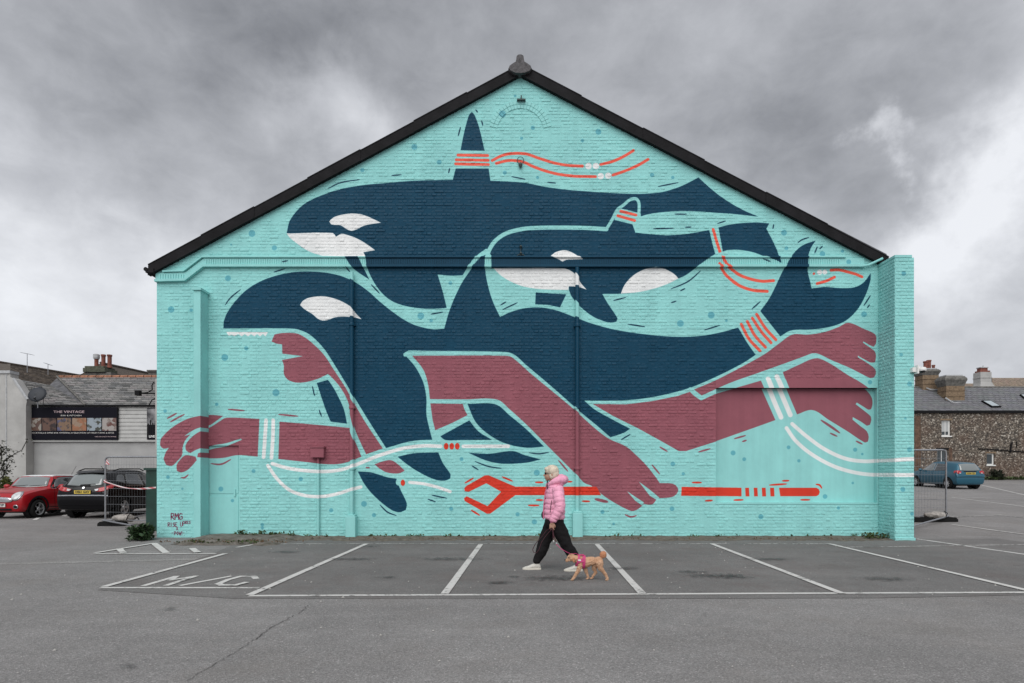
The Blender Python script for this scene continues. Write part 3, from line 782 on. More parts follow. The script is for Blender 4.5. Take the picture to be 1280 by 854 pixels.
xs = [-400,-150,-80,-50,-35,-25,-18,-12,-8,-4]+[i for i in range(-3, 10)]+[12,16,20,25,30,35,40,50,60,80,120,200,400]
ys = [-60,-20,-5,0,3,6,9,12,14.5,17,20,25,30,35,40,44,48,60,90,150,300,900]
mb = MB()
mb.v = [(x, y, gz(x, y)) for y in ys for x in xs]
nx = len(xs)
for j in range(len(ys)-1):
    for i in range(nx-1):
        a = j*nx+i
        mb.f.append((a, a+1, a+1+nx, a+nx)); mb.mi.append(0)
mb.build('ground', M_ASPH, kind='structure')

def sheet(name, poly, mat, lift, sub=0, **kw):
    """flat sheet of photo points laid on the ground"""
    pts = [G(*p) for p in poly]
    vs = [(p.x, p.y, p.z+lift) for p in pts]
    m = MB().add(vs, [tuple(range(len(vs)))])
    return m.build(name, mat, **kw)

# parking bays: newer, darker asphalt in front of the wall
bay = MB()
fr = [(118,700),(300,746.5)]
p = [G(262,694), G(122,738), G(290,748.5), G(700,749), G(1100,748), G(1290,744), G(1700,735)]
q = [Vector((G(1700,735).x, D-0.25, 0)), Vector((WX(315), D-0.25, 0))]
bay.add([(v.x, v.y, 0.004) for v in p] + [(v.x, v.y, 0.004) for v in q], [tuple(range(len(p)+2))])
bay.build('parking_bays', M_BAY, kind='structure')

def line_paint(name, wear=0.5):
    m = bpy.data.materials.new(name); m.use_nodes = True
    t = m.node_tree; b = t.nodes['Principled BSDF']; N = t.nodes; L = t.links
    g = N.new('ShaderNodeNewGeometry')
    n = N.new('ShaderNodeTexNoise'); n.inputs['Scale'].default_value = 14; n.inputs['Detail'].default_value = 9; n.inputs['Roughness'].default_value = 0.75
    L.new(g.outputs['Position'], n.inputs['Vector'])
    n2 = N.new('ShaderNodeTexNoise'); n2.inputs['Scale'].default_value = 2; n2.inputs['Detail'].default_value = 3
    L.new(g.outputs['Position'], n2.inputs['Vector'])
    ad = N.new('ShaderNodeMath'); ad.operation = 'MULTIPLY_ADD'; L.new(n2.outputs[0], ad.inputs[0]); ad.inputs[1].default_value = 0.5; L.new(n.outputs[0], ad.inputs[2])
    r = N.new('ShaderNodeValToRGB'); e = r.color_ramp.elements
    e[0].position = 0.50+0.16*wear; e[0].color = (0.13,0.125,0.12,1); e[1].position = 0.62+0.16*wear; e[1].color = (0.56,0.55,0.53,1)
    L.new(ad.outputs[0], r.inputs[0]); L.new(r.outputs[0], b.inputs['Base Color']); b.inputs['Roughness'].default_value = 0.8
    return m
M_LINE = line_paint('white road paint', 0.5)
M_FADED = line_paint('faded road paint', 1.15)

def gline(name, a, b, w, mat, parent, lift=0.009, seg=1, **kw):
    """painted line on the ground between photo points a and b, w metres wide"""
    A, B = G(*a), G(*b); A.z = B.z = 0
    d = (B-A).normalized(); nrm_ = Vector((-d.y, d.x, 0))*w/2
    seg = max(seg, int((B-A).length/0.8))
    m = MB(); vs = []; r = random.Random(hash((round(A.x,2), round(B.x,2))) & 0xffff)
    for i in range(seg+1):
        c = A.lerp(B, i/seg)
        for s in (-1, 1):
            e = 1 + (r.random()-0.5)*0.12
            q = c + nrm_*s*e
            vs.append((q.x, q.y, gz(q.x, q.y)+lift))
    m.add(vs, [(2*i+1, 2*i, 2*i+2, 2*i+3) for i in range(seg)])
    return m.build(name, mat, parent, **kw)

marks = thing('bay_markings', 'white painted parking bay lines in front of the painted wall', 'road markings')
LW = 0.10
gline('front_line', (311,745.6), (1300,741.2), 0.085, M_LINE, marks)
gline('back_line', (319,680.2), (470,680), 0.05, M_FADED, marks)
gline('back_line', (470,680), (745,680), 0.055, M_FADED, marks)
gline('back_line', (745,680), (1036,680.2), 0.055, M_FADED, marks)
for a, b in (((458,680.6),(312,745)), ((601,681),(556,743.5)), ((746,681),(803,743.5)), ((890,680.6),(1053,743.2)), ((1036,680.4),(1290,740.6))):
    gline('divider_line', a, b, LW, M_LINE, marks, 0.014)
mc = thing('motorcycle_bay_marking', 'white motorcycle bay outline with the letters M/C on the left of the bays', 'road markings')
gline('edge_line', (126,735.4), (324,735.6), 0.075, M_LINE, mc)
gline('edge_line', (130,734.6), (282,692.8), 0.10, M_LINE, mc, 0.014)
gline('edge_line', (296,685), (319,681), 0.09, M_LINE, mc, 0.012)
def gstroke(name, pts, w, parent):
    P3 = [G(*p) for p in pts]; m = MB()
    for i in range(len(P3)-1):
        A, B = P3[i].copy(), P3[i+1].copy(); d = (B-A).normalized(); nn = Vector((-d.y, d.x, 0))*w/2; e = d*w*0.35
        z = 0.009+0.0012*i
        m.add([(*(A-e-nn).xy, z), (*(B+e-nn).xy, z), (*(B+e+nn).xy, z), (*(A-e+nn).xy, z)], [(0,1,2,3)])
    return m.build(name, M_LINE, parent)
def z4(x, y): return (x/3.765, 640+y/3.765)
gstroke('letter_m', [z4(680,349), z4(828,306), z4(803,324), z4(918,306), z4(786,349)], 0.085, mc)
gstroke('letter_slash', [z4(855,348), z4(1080,306)], 0.075, mc)
gstroke('letter_c', [z4(1205,316), z4(1195,306), z4(1135,306), z4(1075,322), z4(1028,342), z4(1045,349), z4(1110,349), z4(1155,337)], 0.085, mc)
ht = thing('hatched_marking', 'white hatched triangle on the asphalt left of the door slab', 'road markings')
gline('edge_line', (118,692.8), (270,692.6), 0.09, M_LINE, ht)
gline('edge_line', (119,692), (194,679.6), 0.10, M_LINE, ht, 0.014)
gline('hatch_line', (149,687), (154.5,692.6), 0.11, M_LINE, ht, 0.019)
gline('hatch_line', (192,680), (208,692.4), 0.12, M_LINE, ht, 0.019)
gline('hatch_line', (240,686.4), (247,691.6), 0.12, M_LINE, ht, 0.019)
fm = thing('car_park_markings', 'thin white bay lines on the asphalt right of the painted building', 'road markings')
for a, b, w in (((1145,674),(1284,694),.10), ((1190,656),(1284,668.6),.10), ((1060,684.6),(1284,681.2),.06), ((1186,647),(1252,644),.07),
                ((1250,644.2),(1284,648),.07), ((1190,622),(1284,634),.09), ((1146,624.6),(1172,624.8),.09), ((1215,616.5),(1284,620),.09), ((1190,621.5),(1240,623),.08), ((1230,610),(1284,612),.07)):
    gline('bay_line', a, b, w, M_FADED if w < .08 else M_LINE, fm, seg=6)
lm = thing('left_car_park_markings', 'worn white marks on the asphalt under the parked red and black cars', 'road markings')
for a, b, w in (((43,650.5),(50,646.5),.12), ((79,646),(84,643),.15), ((109,642.6),(118,640.4),.16), ((0,649.4),(14,649),.05)):
    gline('bay_line', a, b, w, M_LINE, lm)

# repair seam across the car park (an old trench, slightly raised and rougher)
M_SEAM2 = asphalt('worn repair seam', (0.255,0.248,0.24), (0.2,0.18,0.165), 1.0, stains=False)
sm_ = MB(); rq = random.Random(17); A_q, B_q = G(-160,709), G(330,697); prev = None
for i in range(61):
    c_ = A_q.lerp(B_q, i/60); w_q = .10+.10*rq.random()*(1-i/80); cur = ((c_.x, c_.y-w_q, .003), (c_.x, c_.y+w_q*(.5+.5*rq.random()), .003))
    if prev: sm_.add([prev[0], cur[0], cur[1], prev[1]], [(0,1,2,3)])
    prev = cur
sm_.build('repair_seam', M_SEAM2, kind='structure')
# cracks, covers and marks on the asphalt
M_CRACK = material('dark crack', (0.075,0.072,0.07), 0.95)
ck = MB()
def crack(pts, w):
    r = random.Random(3)
    for i in range(len(pts)-1):
        A, B = G(*pts[i]), G(*pts[i+1]); n = 14; prev = None
        for k in range(n+1):
            c = A.lerp(B, k/n); d = (B-A).normalized(); nn = Vector((-d.y, d.x, 0))
            c = c + nn*(r.random()-0.5)*0.03; ww = w*(0.4+r.random()*0.8)
            cur = (c-nn*ww/2, c+nn*ww/2)
            if prev: ck.add([(*prev[0].xy,0.006),(*cur[0].xy,0.006),(*cur[1].xy,0.006),(*prev[1].xy,0.006)], [(0,1,2,3)])
            prev = cur
crack([(386,757),(372,768)], 0.008); crack([(368,770),(340,784),(318,800)], 0.010); crack([(318,800),(290,818),(255,838),(232,853)], 0.006)
ck.build('asphalt_crack', M_CRACK, kind='structure')
def stain_material():
    m = bpy.data.materials.new('oil stain'); m.use_nodes = True; t = m.node_tree; b = t.nodes['Principled BSDF']
    tcn = t.nodes.new('ShaderNodeTexCoord'); n = t.nodes.new('ShaderNodeTexNoise'); n.inputs['Scale'].default_value = 11; n.inputs['Detail'].default_value = 7
    g = t.nodes.new('ShaderNodeNewGeometry'); t.links.new(g.outputs['Position'], n.inputs['Vector'])
    ln = t.nodes.new('ShaderNodeVectorMath'); ln.operation = 'LENGTH'; t.links.new(tcn.outputs['Object'], ln.inputs[0])
    ad = t.nodes.new('ShaderNodeMath'); ad.operation = 'MULTIPLY_ADD'; t.links.new(n.outputs[0], ad.inputs[0]); ad.inputs[1].default_value = 2.2; t.links.new(ln.outputs['Value'], ad.inputs[2])
    r = t.nodes.new('ShaderNodeMapRange'); r.inputs['From Min'].default_value = 1.15; r.inputs['From Max'].default_value = 1.85; r.inputs['To Min'].default_value = 0.5; r.inputs['To Max'].default_value = 0.0
    t.links.new(ad.outputs[0], r.inputs['Value']); t.links.new(r.outputs[0], b.inputs['Alpha'])
    b.inputs['Base Color'].default_value = (0.035,0.033,0.032,1); b.inputs['Roughness'].default_value = 0.6
    return m
M_STAIN = stain_material()
disc = MB(); disc.add([(cos(2*pi*k/20), sin(2*pi*k/20), 0) for k in range(20)], [tuple(range(20))]); disc_me = disc.mesh('oil_stain', M_STAIN)
for i, (px, py, rx, ry) in enumerate([(625,729.5,.19,.10),(645,722,.10,.07),(690,724,.42,.20),(890,721,.4,.16),(918,722,.3,.16),(862,716,.22,.1),(486,723,.16,.08),(355,691,.3,.12),
                            (213,763,.11,.06),(163,835,.10,.05),(465,684,.2,.1),(440,700,.5,.1),(1105,725,.35,.14),(960,700,.4,.12),(780,712,.3,.1),(560,700,.6,.14)]):
    c = G(px, py)
    o = link('oil_stain', disc_me, kind='structure'); o.location = (c.x, c.y, 0.0155+0.0006*i); o.scale = (rx*1.5, ry*1.7, 1)

# earth strip along the foot of the wall
rr = random.Random(5); es = MB(); n = 150; x0, x1 = WX(250), WX(1120)
row = []
for i in range(n+1):
    x = x0+(x1-x0)*i/n; row.append((x, D-0.78+0.20*rr.random()-0.1*sin(i*.2)*rr.random(), x))
vs = []
for x, y, _ in row: vs += [(x, y, 0.006), (x, (y+D)/2, 0.022+0.02*rr.random()), (x, D+0.02, 0.035+0.02*rr.random())]
es.add(vs, [f for i in range(n) for f in ((3*i, 3*i+3, 3*i+4, 3*i+1), (3*i+1, 3*i+4, 3*i+5, 3*i+2))])
es.build('earth_strip', M_SOIL, kind='structure', smooth=True)

# broken concrete slab in front of the door
sl = MB(); nxs, nys = 44, 12; xa, xb = -7.25, -4.75; ya, yb = D-1.45, D+0.02
def slab_z(u, v):
    e = min(u, 1-u)*6; f = v*3.5
    edge = min(1, e)*min(1, f)
    nz = mnoise.noise(Vector((u*9, v*5, 3)))*0.03 + mnoise.noise(Vector((u*30, v*14, 8)))*0.012
    return max(0.0, edge)**0.6*(0.085+nz)
vs = []
for j in range(nys+1):
    for i in range(nxs+1):
        u, v = i/nxs, j/nys
        wob = 0.22*mnoise.noise(Vector((u*6, 1.7, 0)))*(1-v)
        vs.append((xa+(xb-xa)*u + (1-v)*0.25*(0.5-u), ya+(yb-ya)*v+wob, slab_z(u, v)+0.005))
sl.add(vs, [(j*(nxs+1)+i, j*(nxs+1)+i+1, (j+1)*(nxs+1)+i+1, (j+1)*(nxs+1)+i) for j in range(nys) for i in range(nxs)])
M_SLAB = material('old mossy concrete', (0.20,0.18,0.16), 0.95, col2=(0.07,0.06,0.045), var_scale=5, bump=1.0, bump_scale=30, detail=9)
sl.build('doorstep_slab', M_SLAB, kind='structure', smooth=True)

# weeds
def leaf_mb(m, c, size, r, up=0.4):
    a = r.random()*2*pi; tilt = (r.random()-0.3)*1.4
    d = Vector((cos(a)*cos(tilt), sin(a)*cos(tilt), sin(tilt)+up)).normalized()
    s = d.cross(Vector((r.random()-.5, r.random()-.5, 1))).normalized()*size*0.38
    p = Vector(c); tip = p+d*size
    mid = p+d*size*0.5+Vector((0,0,size*.08))
    m.add([p, mid-s, tip, mid+s], [(0,1,2,3)])
def weeds(name, spots, mat, seed=1, blade=0.07, dens=40):
    r = random.Random(seed); m = MB()
    for x, y, z, rad, hgt, k in spots:
        for _ in range(k):
            a = r.random()*2*pi; q = sqrt(r.random())*rad
            leaf_mb(m, (x+cos(a)*q, y+sin(a)*q*0.45, z+r.random()**1.5*hgt), blade*(0.6+r.random()*0.8), r, 0.7)
    return m.build(name, mat, kind='stuff')
sp = []
r = random.Random(11)
for i in range(26): sp.append((WX(298)+r.random()*1.3, D-0.10-r.random()*0.12, 0.02, 0.09, 0.06+0.12*r.random()*(1-i/40), 16))
for i in range(46): sp.append((WX(330)+r.random()*(WX(1098)-WX(330)), D-0.06-r.random()*0.06, 0.02, 0.08, 0.035, 5))
for i in range(14): sp.append((WX(1098)-0.02-r.random()*0.5, D-0.1-r.random()*0.4, 0.02, 0.09, 0.09, 12))
for i in range(16): sp.append((-7.2+r.random()*2.2, D-1.2-r.random()*0.25, 0.03, 0.12, 0.03, 7))
weeds('wall_foot_weeds', sp, M_GRASS, 4, 0.055)
M_LITTER = material('dead leaves', (0.14,0.075,0.035), 0.9, var=0.5, var_scale=20)
sp = [(-7.3+r.random()*2.9, D-1.5+r.random()*0.5, 0.05, 0.15, 0.02, 7) for _ in range(24)] + [(WX(300)+r.random()*14, D-0.35-r.random()*0.3, 0.02, 0.25, 0.012, 3) for _ in range(40)]
weeds('leaf_litter', sp, M_LITTER, 9, 0.035)
M_GRIT = material('pale grit', (0.36,0.35,0.33), 0.9)
gm = MB(); r = random.Random(21)
for _ in range(260):
    x, y = -7+14*r.random(), 4.4+8.5*r.random(); s = 0.006+0.012*r.random()**3
    z = 0.004
    gm.add([(x-s,y-s*.6,z),(x+s,y-s*.4,z),(x+s*.6,y+s,z),(x-s*.5,y+s*.7,z),(x,y,z+s)], [(0,1,4),(1,2,4),(2,3,4),(3,0,4)])
gm.build('loose_grit', M_GRIT, kind='stuff')

# ------------------------------------------------------------------ the painted building
BLD = thing('painted_brick_building', 'gabled brick hall with a turquoise whale and swimmer mural covering its end wall', 'building', (0, D, 0))
BLD.location = (0, 0, 0)
XL, XR = WX(196), WX(1099.5)
XRW = WX(1097)
APX, APZ = WX(650), WZ(97)
ZEL, ZER = WZ(341.5), WZ(326)
def roof_z(x):
    if x < APX: return ZEL + (x-XL)/(APX-XL)*(APZ-ZEL)
    return APZ + (x-APX)/(WX(1095)-APX)*(ZER-APZ)
DX0, DX1, DZ1 = WX(258.5), WX(298.5), WZ(557)
PX0, PX1, PZ0, PZ1 = WX(895), WX(1097), WZ(628.5), WZ(485)
T = 0.34
w = MB()
w.prism_y([(XL,-.3),(DX0,-.3),(DX0,roof_z(DX0)),(XL,roof_z(XL))], D, D+T)
w.prism_y([(DX0,DZ1),(DX1,DZ1),(DX1,roof_z(DX1)),(DX0,roof_z(DX0))], D, D+T)
w.prism_y([(DX1,-.3),(PX0,-.3),(PX0,roof_z(PX0)),(APX,APZ),(DX1,roof_z(DX1))], D, D+T)
w.prism_y([(PX0,-.3),(PX1,-.3),(PX1,PZ0),(PX0,PZ0)], D, D+T)
w.prism_y([(PX0,PZ1),(PX1,PZ1),(PX1,roof_z(PX1)),(PX0,roof_z(PX0))], D, D+T)
w.prism_y([(PX1,-.3),(XR+0.3,-.3),(XR+0.3,roof_z(PX1)),(PX1,roof_z(PX1))], D, D+T)
w.build('wall', M_MORTAR, BLD)
M_SIDEB = material('plain brown brick', (0.22,0.13,0.09), 0.9, var=0.4, var_scale=4, bump=0.5)
sw = MB()
PRX0, PRX1, PRY, PRZ = 8.475, 8.895, 13.1, 6.28     # right-hand pier
sw.box(XL, XL+.3, D+T, D+26, -.3, ZEL-.1)
sw.box(XR-.1, XR+.2, D+T, D+26, -.3, ZER-.1)
sw.box(XL, XR+.2, D+26, D+26.3, -.3, ZER-.1)
sw.build('side_wall', M_SIDEB, BLD)
rf = MB()
ov = 0.10
for xa_, za_, xb_, zb_ in ((XL-.15, roof_z(XL)-.08+.02, APX, APZ+.02), (APX, APZ+.02, WX(1107), roof_z(WX(1095))-.06)):
    rf.add([(xa_,D-ov+.06,za_+.04),(xb_,D-ov+.06,zb_+.04),(xb_,D+26.3,zb_+.04),(xa_,D+26.3,za_+.04),(xa_,D-ov+.06,za_+.20),(xb_,D-ov+.06,zb_+.20),(xb_,D+26.3,zb_+.20),(xa_,D+26.3,za_+.20)],
           [(0,3,2,1),(4,5,6,7),(0,1,5,4),(1,2,6,5),(2,3,7,6),(3,0,4,7)])
rf.build('roof', M_SLATE, BLD)

# overlapping verge pieces up both slopes
def verge(x0_, z0_, x1_, z1_, k, thick, tag_first):
    for i in range(k):
        a, b = i/k, (i+1)/k
        xa_, za_ = x0_+(x1_-x0_)*a, z0_+(z1_-z0_)*a
        xb_, zb_ = x0_+(x1_-x0_)*b, z0_+(z1_-z0_)*b
        d = 0.012*(i % 2)
        m = MB()
        m.prism_y([(xa_,za_-.005),(xb_,zb_-.005),(xb_,zb_+thick+d),(xa_,za_+thick+d)], D-0.09-d, D+0.02)
        # rounded top bead and a drip edge
        m.tube([(xa_, D-0.08-d, za_+thick+d), (xb_, D-0.08-d, zb_+thick+d)], 0.020, 8)
        m.prism_y([(xa_,za_-.012),(xb_,zb_-.012),(xb_,zb_+.03),(xa_,za_+.03)], D-0.105-d, D-0.091-d)
        m.build('verge_tile', M_VERGE, BLD)
lx, lz = WX(188), WZ(347)
verge(lx, lz+.03, APX, APZ, 7, 0.236, 0)
verge(WX(1108), roof_z(WX(1108))-0.06, APX, APZ, 6, 0.236, 0)
ge = MB()   # little eaves end on the left
ge.box(WX(186), WX(196), D-0.13, D+0.3, WZ(343), WZ(338))
ge.tube([(WX(186.5), D-0.14, WZ(339)), (WX(186.5), D+0.5, WZ(339))], 0.05, 8)
ge.build('gutter_end', M_VERGE, BLD)
cp = MB()
apz = APZ-.03
def capring(y, s):
    R = [(.27,.12),(.25,.17),(.17,.225),(.105,.26),(.090,.33),(.082,.39),(.045,.42)]
    L = [(APX-a*s, y, apz+b) for a, b in R] + [(APX, y, apz+.425)] + [(APX+a*s, y, apz+b) for a, b in R[::-1]]
    return L + [(APX+.22*s, y, apz+.05), (APX+.11*s, y, apz+.01), (APX, y, apz), (APX-.11*s, y, apz+.01), (APX-.22*s, y, apz+.05)]
r0 = capring(D-0.20, 0.95); r1 = capring(D-0.16, 1.0); r2 = capring(D+0.25, 1.0)
n = len(r0)
cp.add(r0+r1+r2, [tuple(range(n))] + [(i, i+n, (i+1)%n+n, (i+1)%n) for i in range(n)] + [(i+n, i+2*n, (i+1)%n+2*n, (i+1)%n+n) for i in range(n)] + [tuple(range(3*n-1, 2*n-1, -1))])
cp.build('ridge_cap', M_CLAY, BLD, recalc=True)
rc = MB(); rc.tube([(APX, D+0.1, apz+.20), (APX, D+26.3, apz+.20)], 0.13, 10); rc.build('ridge_tiles', M_CLAY, BLD, kind='stuff')

# --- bricks
def brick_mesh(name, L_, Hh, seed):
    r = random.Random(seed); ch = 0.012; dp = 0.0070
    hx, hz = L_/2, Hh/2
    j = lambda s: (r.random()-0.5)*s
    f = [(-hx+ch, -dp+j(.005), -hz+ch+j(.006)), (hx-ch, -dp+j(.005), -hz+ch+j(.006)), (hx-ch, -dp+j(.005), hz-ch+j(.006)), (-hx+ch, -dp+j(.005), hz-ch+j(.006))]
    k = [(-hx, 0.004, -hz), (hx, 0.004, -hz), (hx, 0.004, hz), (-hx, 0.004, hz)]
    return MB().add(f+k, [(0,1,2,3),(4,5,1,0),(5,6,2,1),(6,7,3,2),(7,4,0,3)])
brick_defs = {}
for kind, L_ in (('s', 0.216), ('h', 0.104)):
    brick_defs[kind] = [brick_mesh('brick', L_, 0.066, i+ (0 if kind=='s' else 50)) for i in range(8)]
placed = []      # (kind, variant, location, rot z, tilt, scale x)
def bond(x0_, x1_, z0_, z1_, inside, put, seed):
    r = random.Random(seed); course = 0.0752; row = int(round(z0_/course)); z = row*course+0.0376
    while z < z1_-0.02:
        head = row % 2
        step = 0.1125 if head else 0.225
        x = math.floor(x0_/step)*step - (0.056 if head else 0)
        while x < x1_:
            a, b = max(x, x0_), min(x+step, x1_)
            if b-a > 0.045:
                c = (a+b)/2; sx = (b-a-0.003)/((0.104 if head else 0.216))
                if inside(c, z, (b-a)/2): put('h' if head else 's', c, z, sx, r)
            x += step
        z += course; row += 1
def inside_wall(x, z, hw):
    if z < 0.03: return False
    if z > roof_z(x)+0.10: return False
    if x+hw > DX0-0.01 and x-hw < DX1+0.01 and z < DZ1+0.04: return False
    if x+hw > PX0+0.005 and x-hw < PX1 and PZ0-0.04 < z < PZ1+0.035: return False
    if WX(241) < x < WX(251) and z < WZ(366): return False
    return True
def put_wall(kind, x, z, sx, r):
    rel = mnoise.noise(Vector((x*0.8, z*0.8, 1.0)))*0.004
    placed.append((kind, r.randrange(8), (x, D+0.002+(r.random()**2)*0.006*(1 if r.random()<.5 else -1)+rel, z), 0.0, (r.gauss(0,.014), r.gauss(0,.029)), sx))
bond(XL, PX1, 0.0, 11.0, inside_wall, put_wall, 3)
def put_pier(kind, x, z, sx, r):
    placed.append((kind, r.randrange(8), (x, PRY+0.001-(r.random()**2)*0.006, z), 0.0, (r.gauss(0,.014), r.gauss(0,.02)), sx))
bond(PRX0, PRX1, 0.0, PRZ, lambda x, z, hw: z > 0.02, put_pier, 5)
def put_side(kind, y, z, sx, r):
    placed.append((kind, r.randrange(8), (PRX0+0.001-(r.random()**2)*0.005, y, z), -pi/2, (r.gauss(0,.012), r.gauss(0,.02)), sx))
bond(PRY+.004, D+.0, 0.0, PRZ, lambda x, z, hw: z > 0.02, put_side, 6)
def put_right(kind, y, z, sx, r):
    placed.append((kind, r.randrange(8), (PRX1-0.001+(r.random()**2)*0.005, y, z), pi/2, (r.gauss(0,.012), r.gauss(0,.02)), sx))
bond(PRY+.004, D+.3, 0.0, PRZ, lambda x, z, hw: z > 0.02, put_right, 7)
def brick_matrix(b):
    kind, var, loc, rz, (ta, tb), sx = b
    return Matrix.Translation(loc) @ Matrix.Rotation(rz, 4, 'Z') @ Matrix.Rotation(tb, 4, 'X') @ Matrix.Rotation(ta, 4, 'Z') @ Matrix.Diagonal((sx, 1, 1, 1))
def dist_c(b): return Vector(b[2]-Vector((0,0,H)) if False else (Vector(b[2])-Vector((0,0,H)))).length / (1.0 if b[0]=='s' else 0.6)
order = sorted(range(len(placed)), key=lambda i: (dist_c(placed[i]) if placed[i][3] <= 0 else 99))
single = set(order[:290])
meshes = {k: [m.mesh('brick', M_BRICK) for m in v] for k, v in brick_defs.items()}
big = MB()
bv = []; bf = []
for i, b in enumerate(placed):
    Mx = brick_matrix(b)
    if i in single:
        o = link('brick', meshes[b[0]][b[1]], BLD); o.matrix_local = Mx
    else:
        d = brick_defs[b[0]][b[1]]; o_ = len(bv)
        bv += [tuple(Mx @ Vector(v)) for v in d.v]; bf += [tuple(q+o_ for q in f) for f in d.f]
big.v, big.f, big.mi = bv, bf, [0]*len(bf)
big.build('brickwork', M_BRICK, BLD, kind='stuff')

pier = MB(); pier.box(PRX0, PRX1, PRY, D+.32, -.3, PRZ-.02); pier.build('pier', M_MORTAR, BLD)
pc = MB(); pc.box(PRX0-.012, PRX1-.05, PRY-.012, D+.3, PRZ-.02, PRZ+.035); pc.build('pier_coping', M_SMOOTH, BLD)
pb = MB(); pb.box(PRX0-.015, PRX1+.015, PRY-.03, PRY+.02, 0, .06); pb.build('pier_foot', M_MORTAR, BLD)
# recessed rendered panel
rp = MB(); rp.box(PX0-.02, PX1+.02, D+0.13, D+0.2, PZ0-.05, PZ1+.05); rp.build('recessed_panel', M_SMOOTH, BLD)
rv = MB()
rv.box(PX0-.012, PX0+.001, D-.004, D+.13, PZ0, PZ1); rv.box(PX1-.012, PX1+.004, D-.004, D+.13, PZ0, PZ1)
rv.box(PX0-.012, PX1+.004, D-.012, D+.13, PZ0-.035, PZ0+.004); rv.build('panel_reveal', M_SMOOTH, BLD)
ln = MB(); ln.box(PX0-.02, PX1, D-.016, D+.13, PZ1, PZ1+.19); ln.build('panel_lintel', M_SMOOTH, BLD)
# flush door
dr = MB(); dr.box(DX0-.02, DX1+.02, D+0.05, D+0.11, 0.02, DZ1+.03)
DOOR = dr.build('door', M_SMOOTH, BLD)
df = MB()
for z0_, z1_ in ((0.06, 0.95), (1.0, 1.98)): df.box(DX0+.03, DX1-.03, D+.040, D+.0505, z0_+.02, z1_)
df.build('door_panel', M_SMOOTH, DOOR)
dh = MB(); dh.box(DX1-.13, DX1-.09, D+.02, D+.04, 0.95, 1.12); dh.build('lock_plate', M_SMOOTH, DOOR)
th = MB(); th.box(DX0-.05, DX1+.05, D-.06, D+.1, 0.0, 0.045); th.build('door_threshold', M_SLAB, BLD)
# projecting fin left of the door
fn = MB(); fx0, fx1 = -7.17, -7.02
fn.box(fx0, fx1, D-.36, D+.01, -.05, WZ(369)); 
fn.build('buttress', M_FIN, BLD)
fc = MB(); fc.box(fx0-.03, fx1+.03, D-.40, D+.01, WZ(369)+.001, WZ(369)+.05); 
fc.build('buttress_cap', M_FIN, BLD)

# string course with its little dentils
def course(name, pts, h0, h1, dep):
    m = MB()
    for i in range(len(pts)-1):
        (xa_, za_), (xb_, zb_) = pts[i], pts[i+1]
        m.prism_y([(xa_,za_+h0),(xb_,zb_+h0),(xb_,zb_+h1),(xa_,za_+h1)], D-dep, D+.02)
    return m
path_ = [(XL-.012, WZ(353)), (WX(233), WZ(352)), (WX(256), WZ(334.5)), (WX(1079), WZ(334.5))]
course('m', path_, -.005, .05, .085).build('string_course', M_SMOOTH, BLD)
course('m', path_, .05, .205, .030).build('string_course_band', M_SMOOTH, BLD)
course('m', [(WX(205), WZ(341))]+[(WX(231), WZ(340.4)), (WX(254), WZ(323))]+[(WX(1056), WZ(323))], 0, .03, .07).build('string_course_top', M_SMOOTH, BLD)
dt = MB(); x = WX(258)
while x < WX(1050):
    dt.box(x, x+.026, D-.046, D-.03, WZ(334.5)+.065, WZ(334.5)+.175); x += 0.052
for k in range(10):
    x = WX(200)+k*.06; dt.box(x, x+.028, D-.046, D-.03, WZ(353)+.065, WZ(353)+.175)
dt.build('dentils', M_SMOOTH, BLD, kind='stuff')
ep = MB(); ep.tube([(WX(1075), D-.06, WZ(334)), (WX(1083), D-.08, WZ(333)), (WX(1096), D-.12, WZ(327)), (WX(1099), D-.12, WZ(325.4))], .028, 8); ep.build('overflow_pipe', M_PIPE, BLD)

# bricked-up round opening high in the gable
ar = MB(); cx, cz = WX(650.5), WZ(166)
for r0_, r1_ in ((0.545, 0.63), (0.64, 0.725)):
    k = 22
    for i in range(k):
        a0, a1 = pi*0.06+pi*0.88*i/k+.006, pi*0.06+pi*0.88*(i+1)/k-.006
        ar.prism_y([(cx+r0_*cos(a), cz+r0_*sin(a)*1.02) for a in (a0, a1)] + [(cx+r1_*cos(a), cz+r1_*sin(a)*1.02) for a in (a1, a0)], D-.015-.003*(i%3), D)
ar.build('brick_arch', M_BRICK, BLD, kind='stuff')

# drain pipes
def pipe_set(px, top, collar_y, box_top):
    x = WX(px)+0.0
    pp = MB(); yy = D-.09
    pp.tube([(x, yy, .45), (x, yy, WZ(top)-.02)], .044, 14)
    o = pp.build('drainpipe', M_PIPE, BLD, smooth=False)
    c = MB()
    for z in (WZ(collar_y), 3.0, 1.6):
        c.lathe([(.056, -.035), (.062, -.02), (.062, .02), (.056, .035)], (x, yy, z), 14)
        c.box(x-.075, x+.075, yy+.02, D+.005, z-.02, z+.02)
    c.build('pipe_collar', M_PIPE, o)
    b = MB(); b.box(x-.115, x+.115, D-.22, D+.005, .0, WZ(box_top)-.02); b.box(x-.10, x+.10, D-.20, D+.004, WZ(box_top)-.02, WZ(box_top)+.01)
    bb = b.build('pipe_guard', M_SMOOTH, o); bv_ = bb.modifiers.new('b', 'BEVEL'); bv_.width = .018; bv_.segments = 2; bake(bb, False)
pipe_set(441, 341, 407, 643.5)
pipe_set(721, 335, 408, 639)
sp_ = MB(); x = WX(398.7); sp_.tube([(x, D-.05, 0.0), (x, D-.05, WZ(573))], .03, 10); vent = sp_.build('vent_pipe', M_PIPE, BLD)
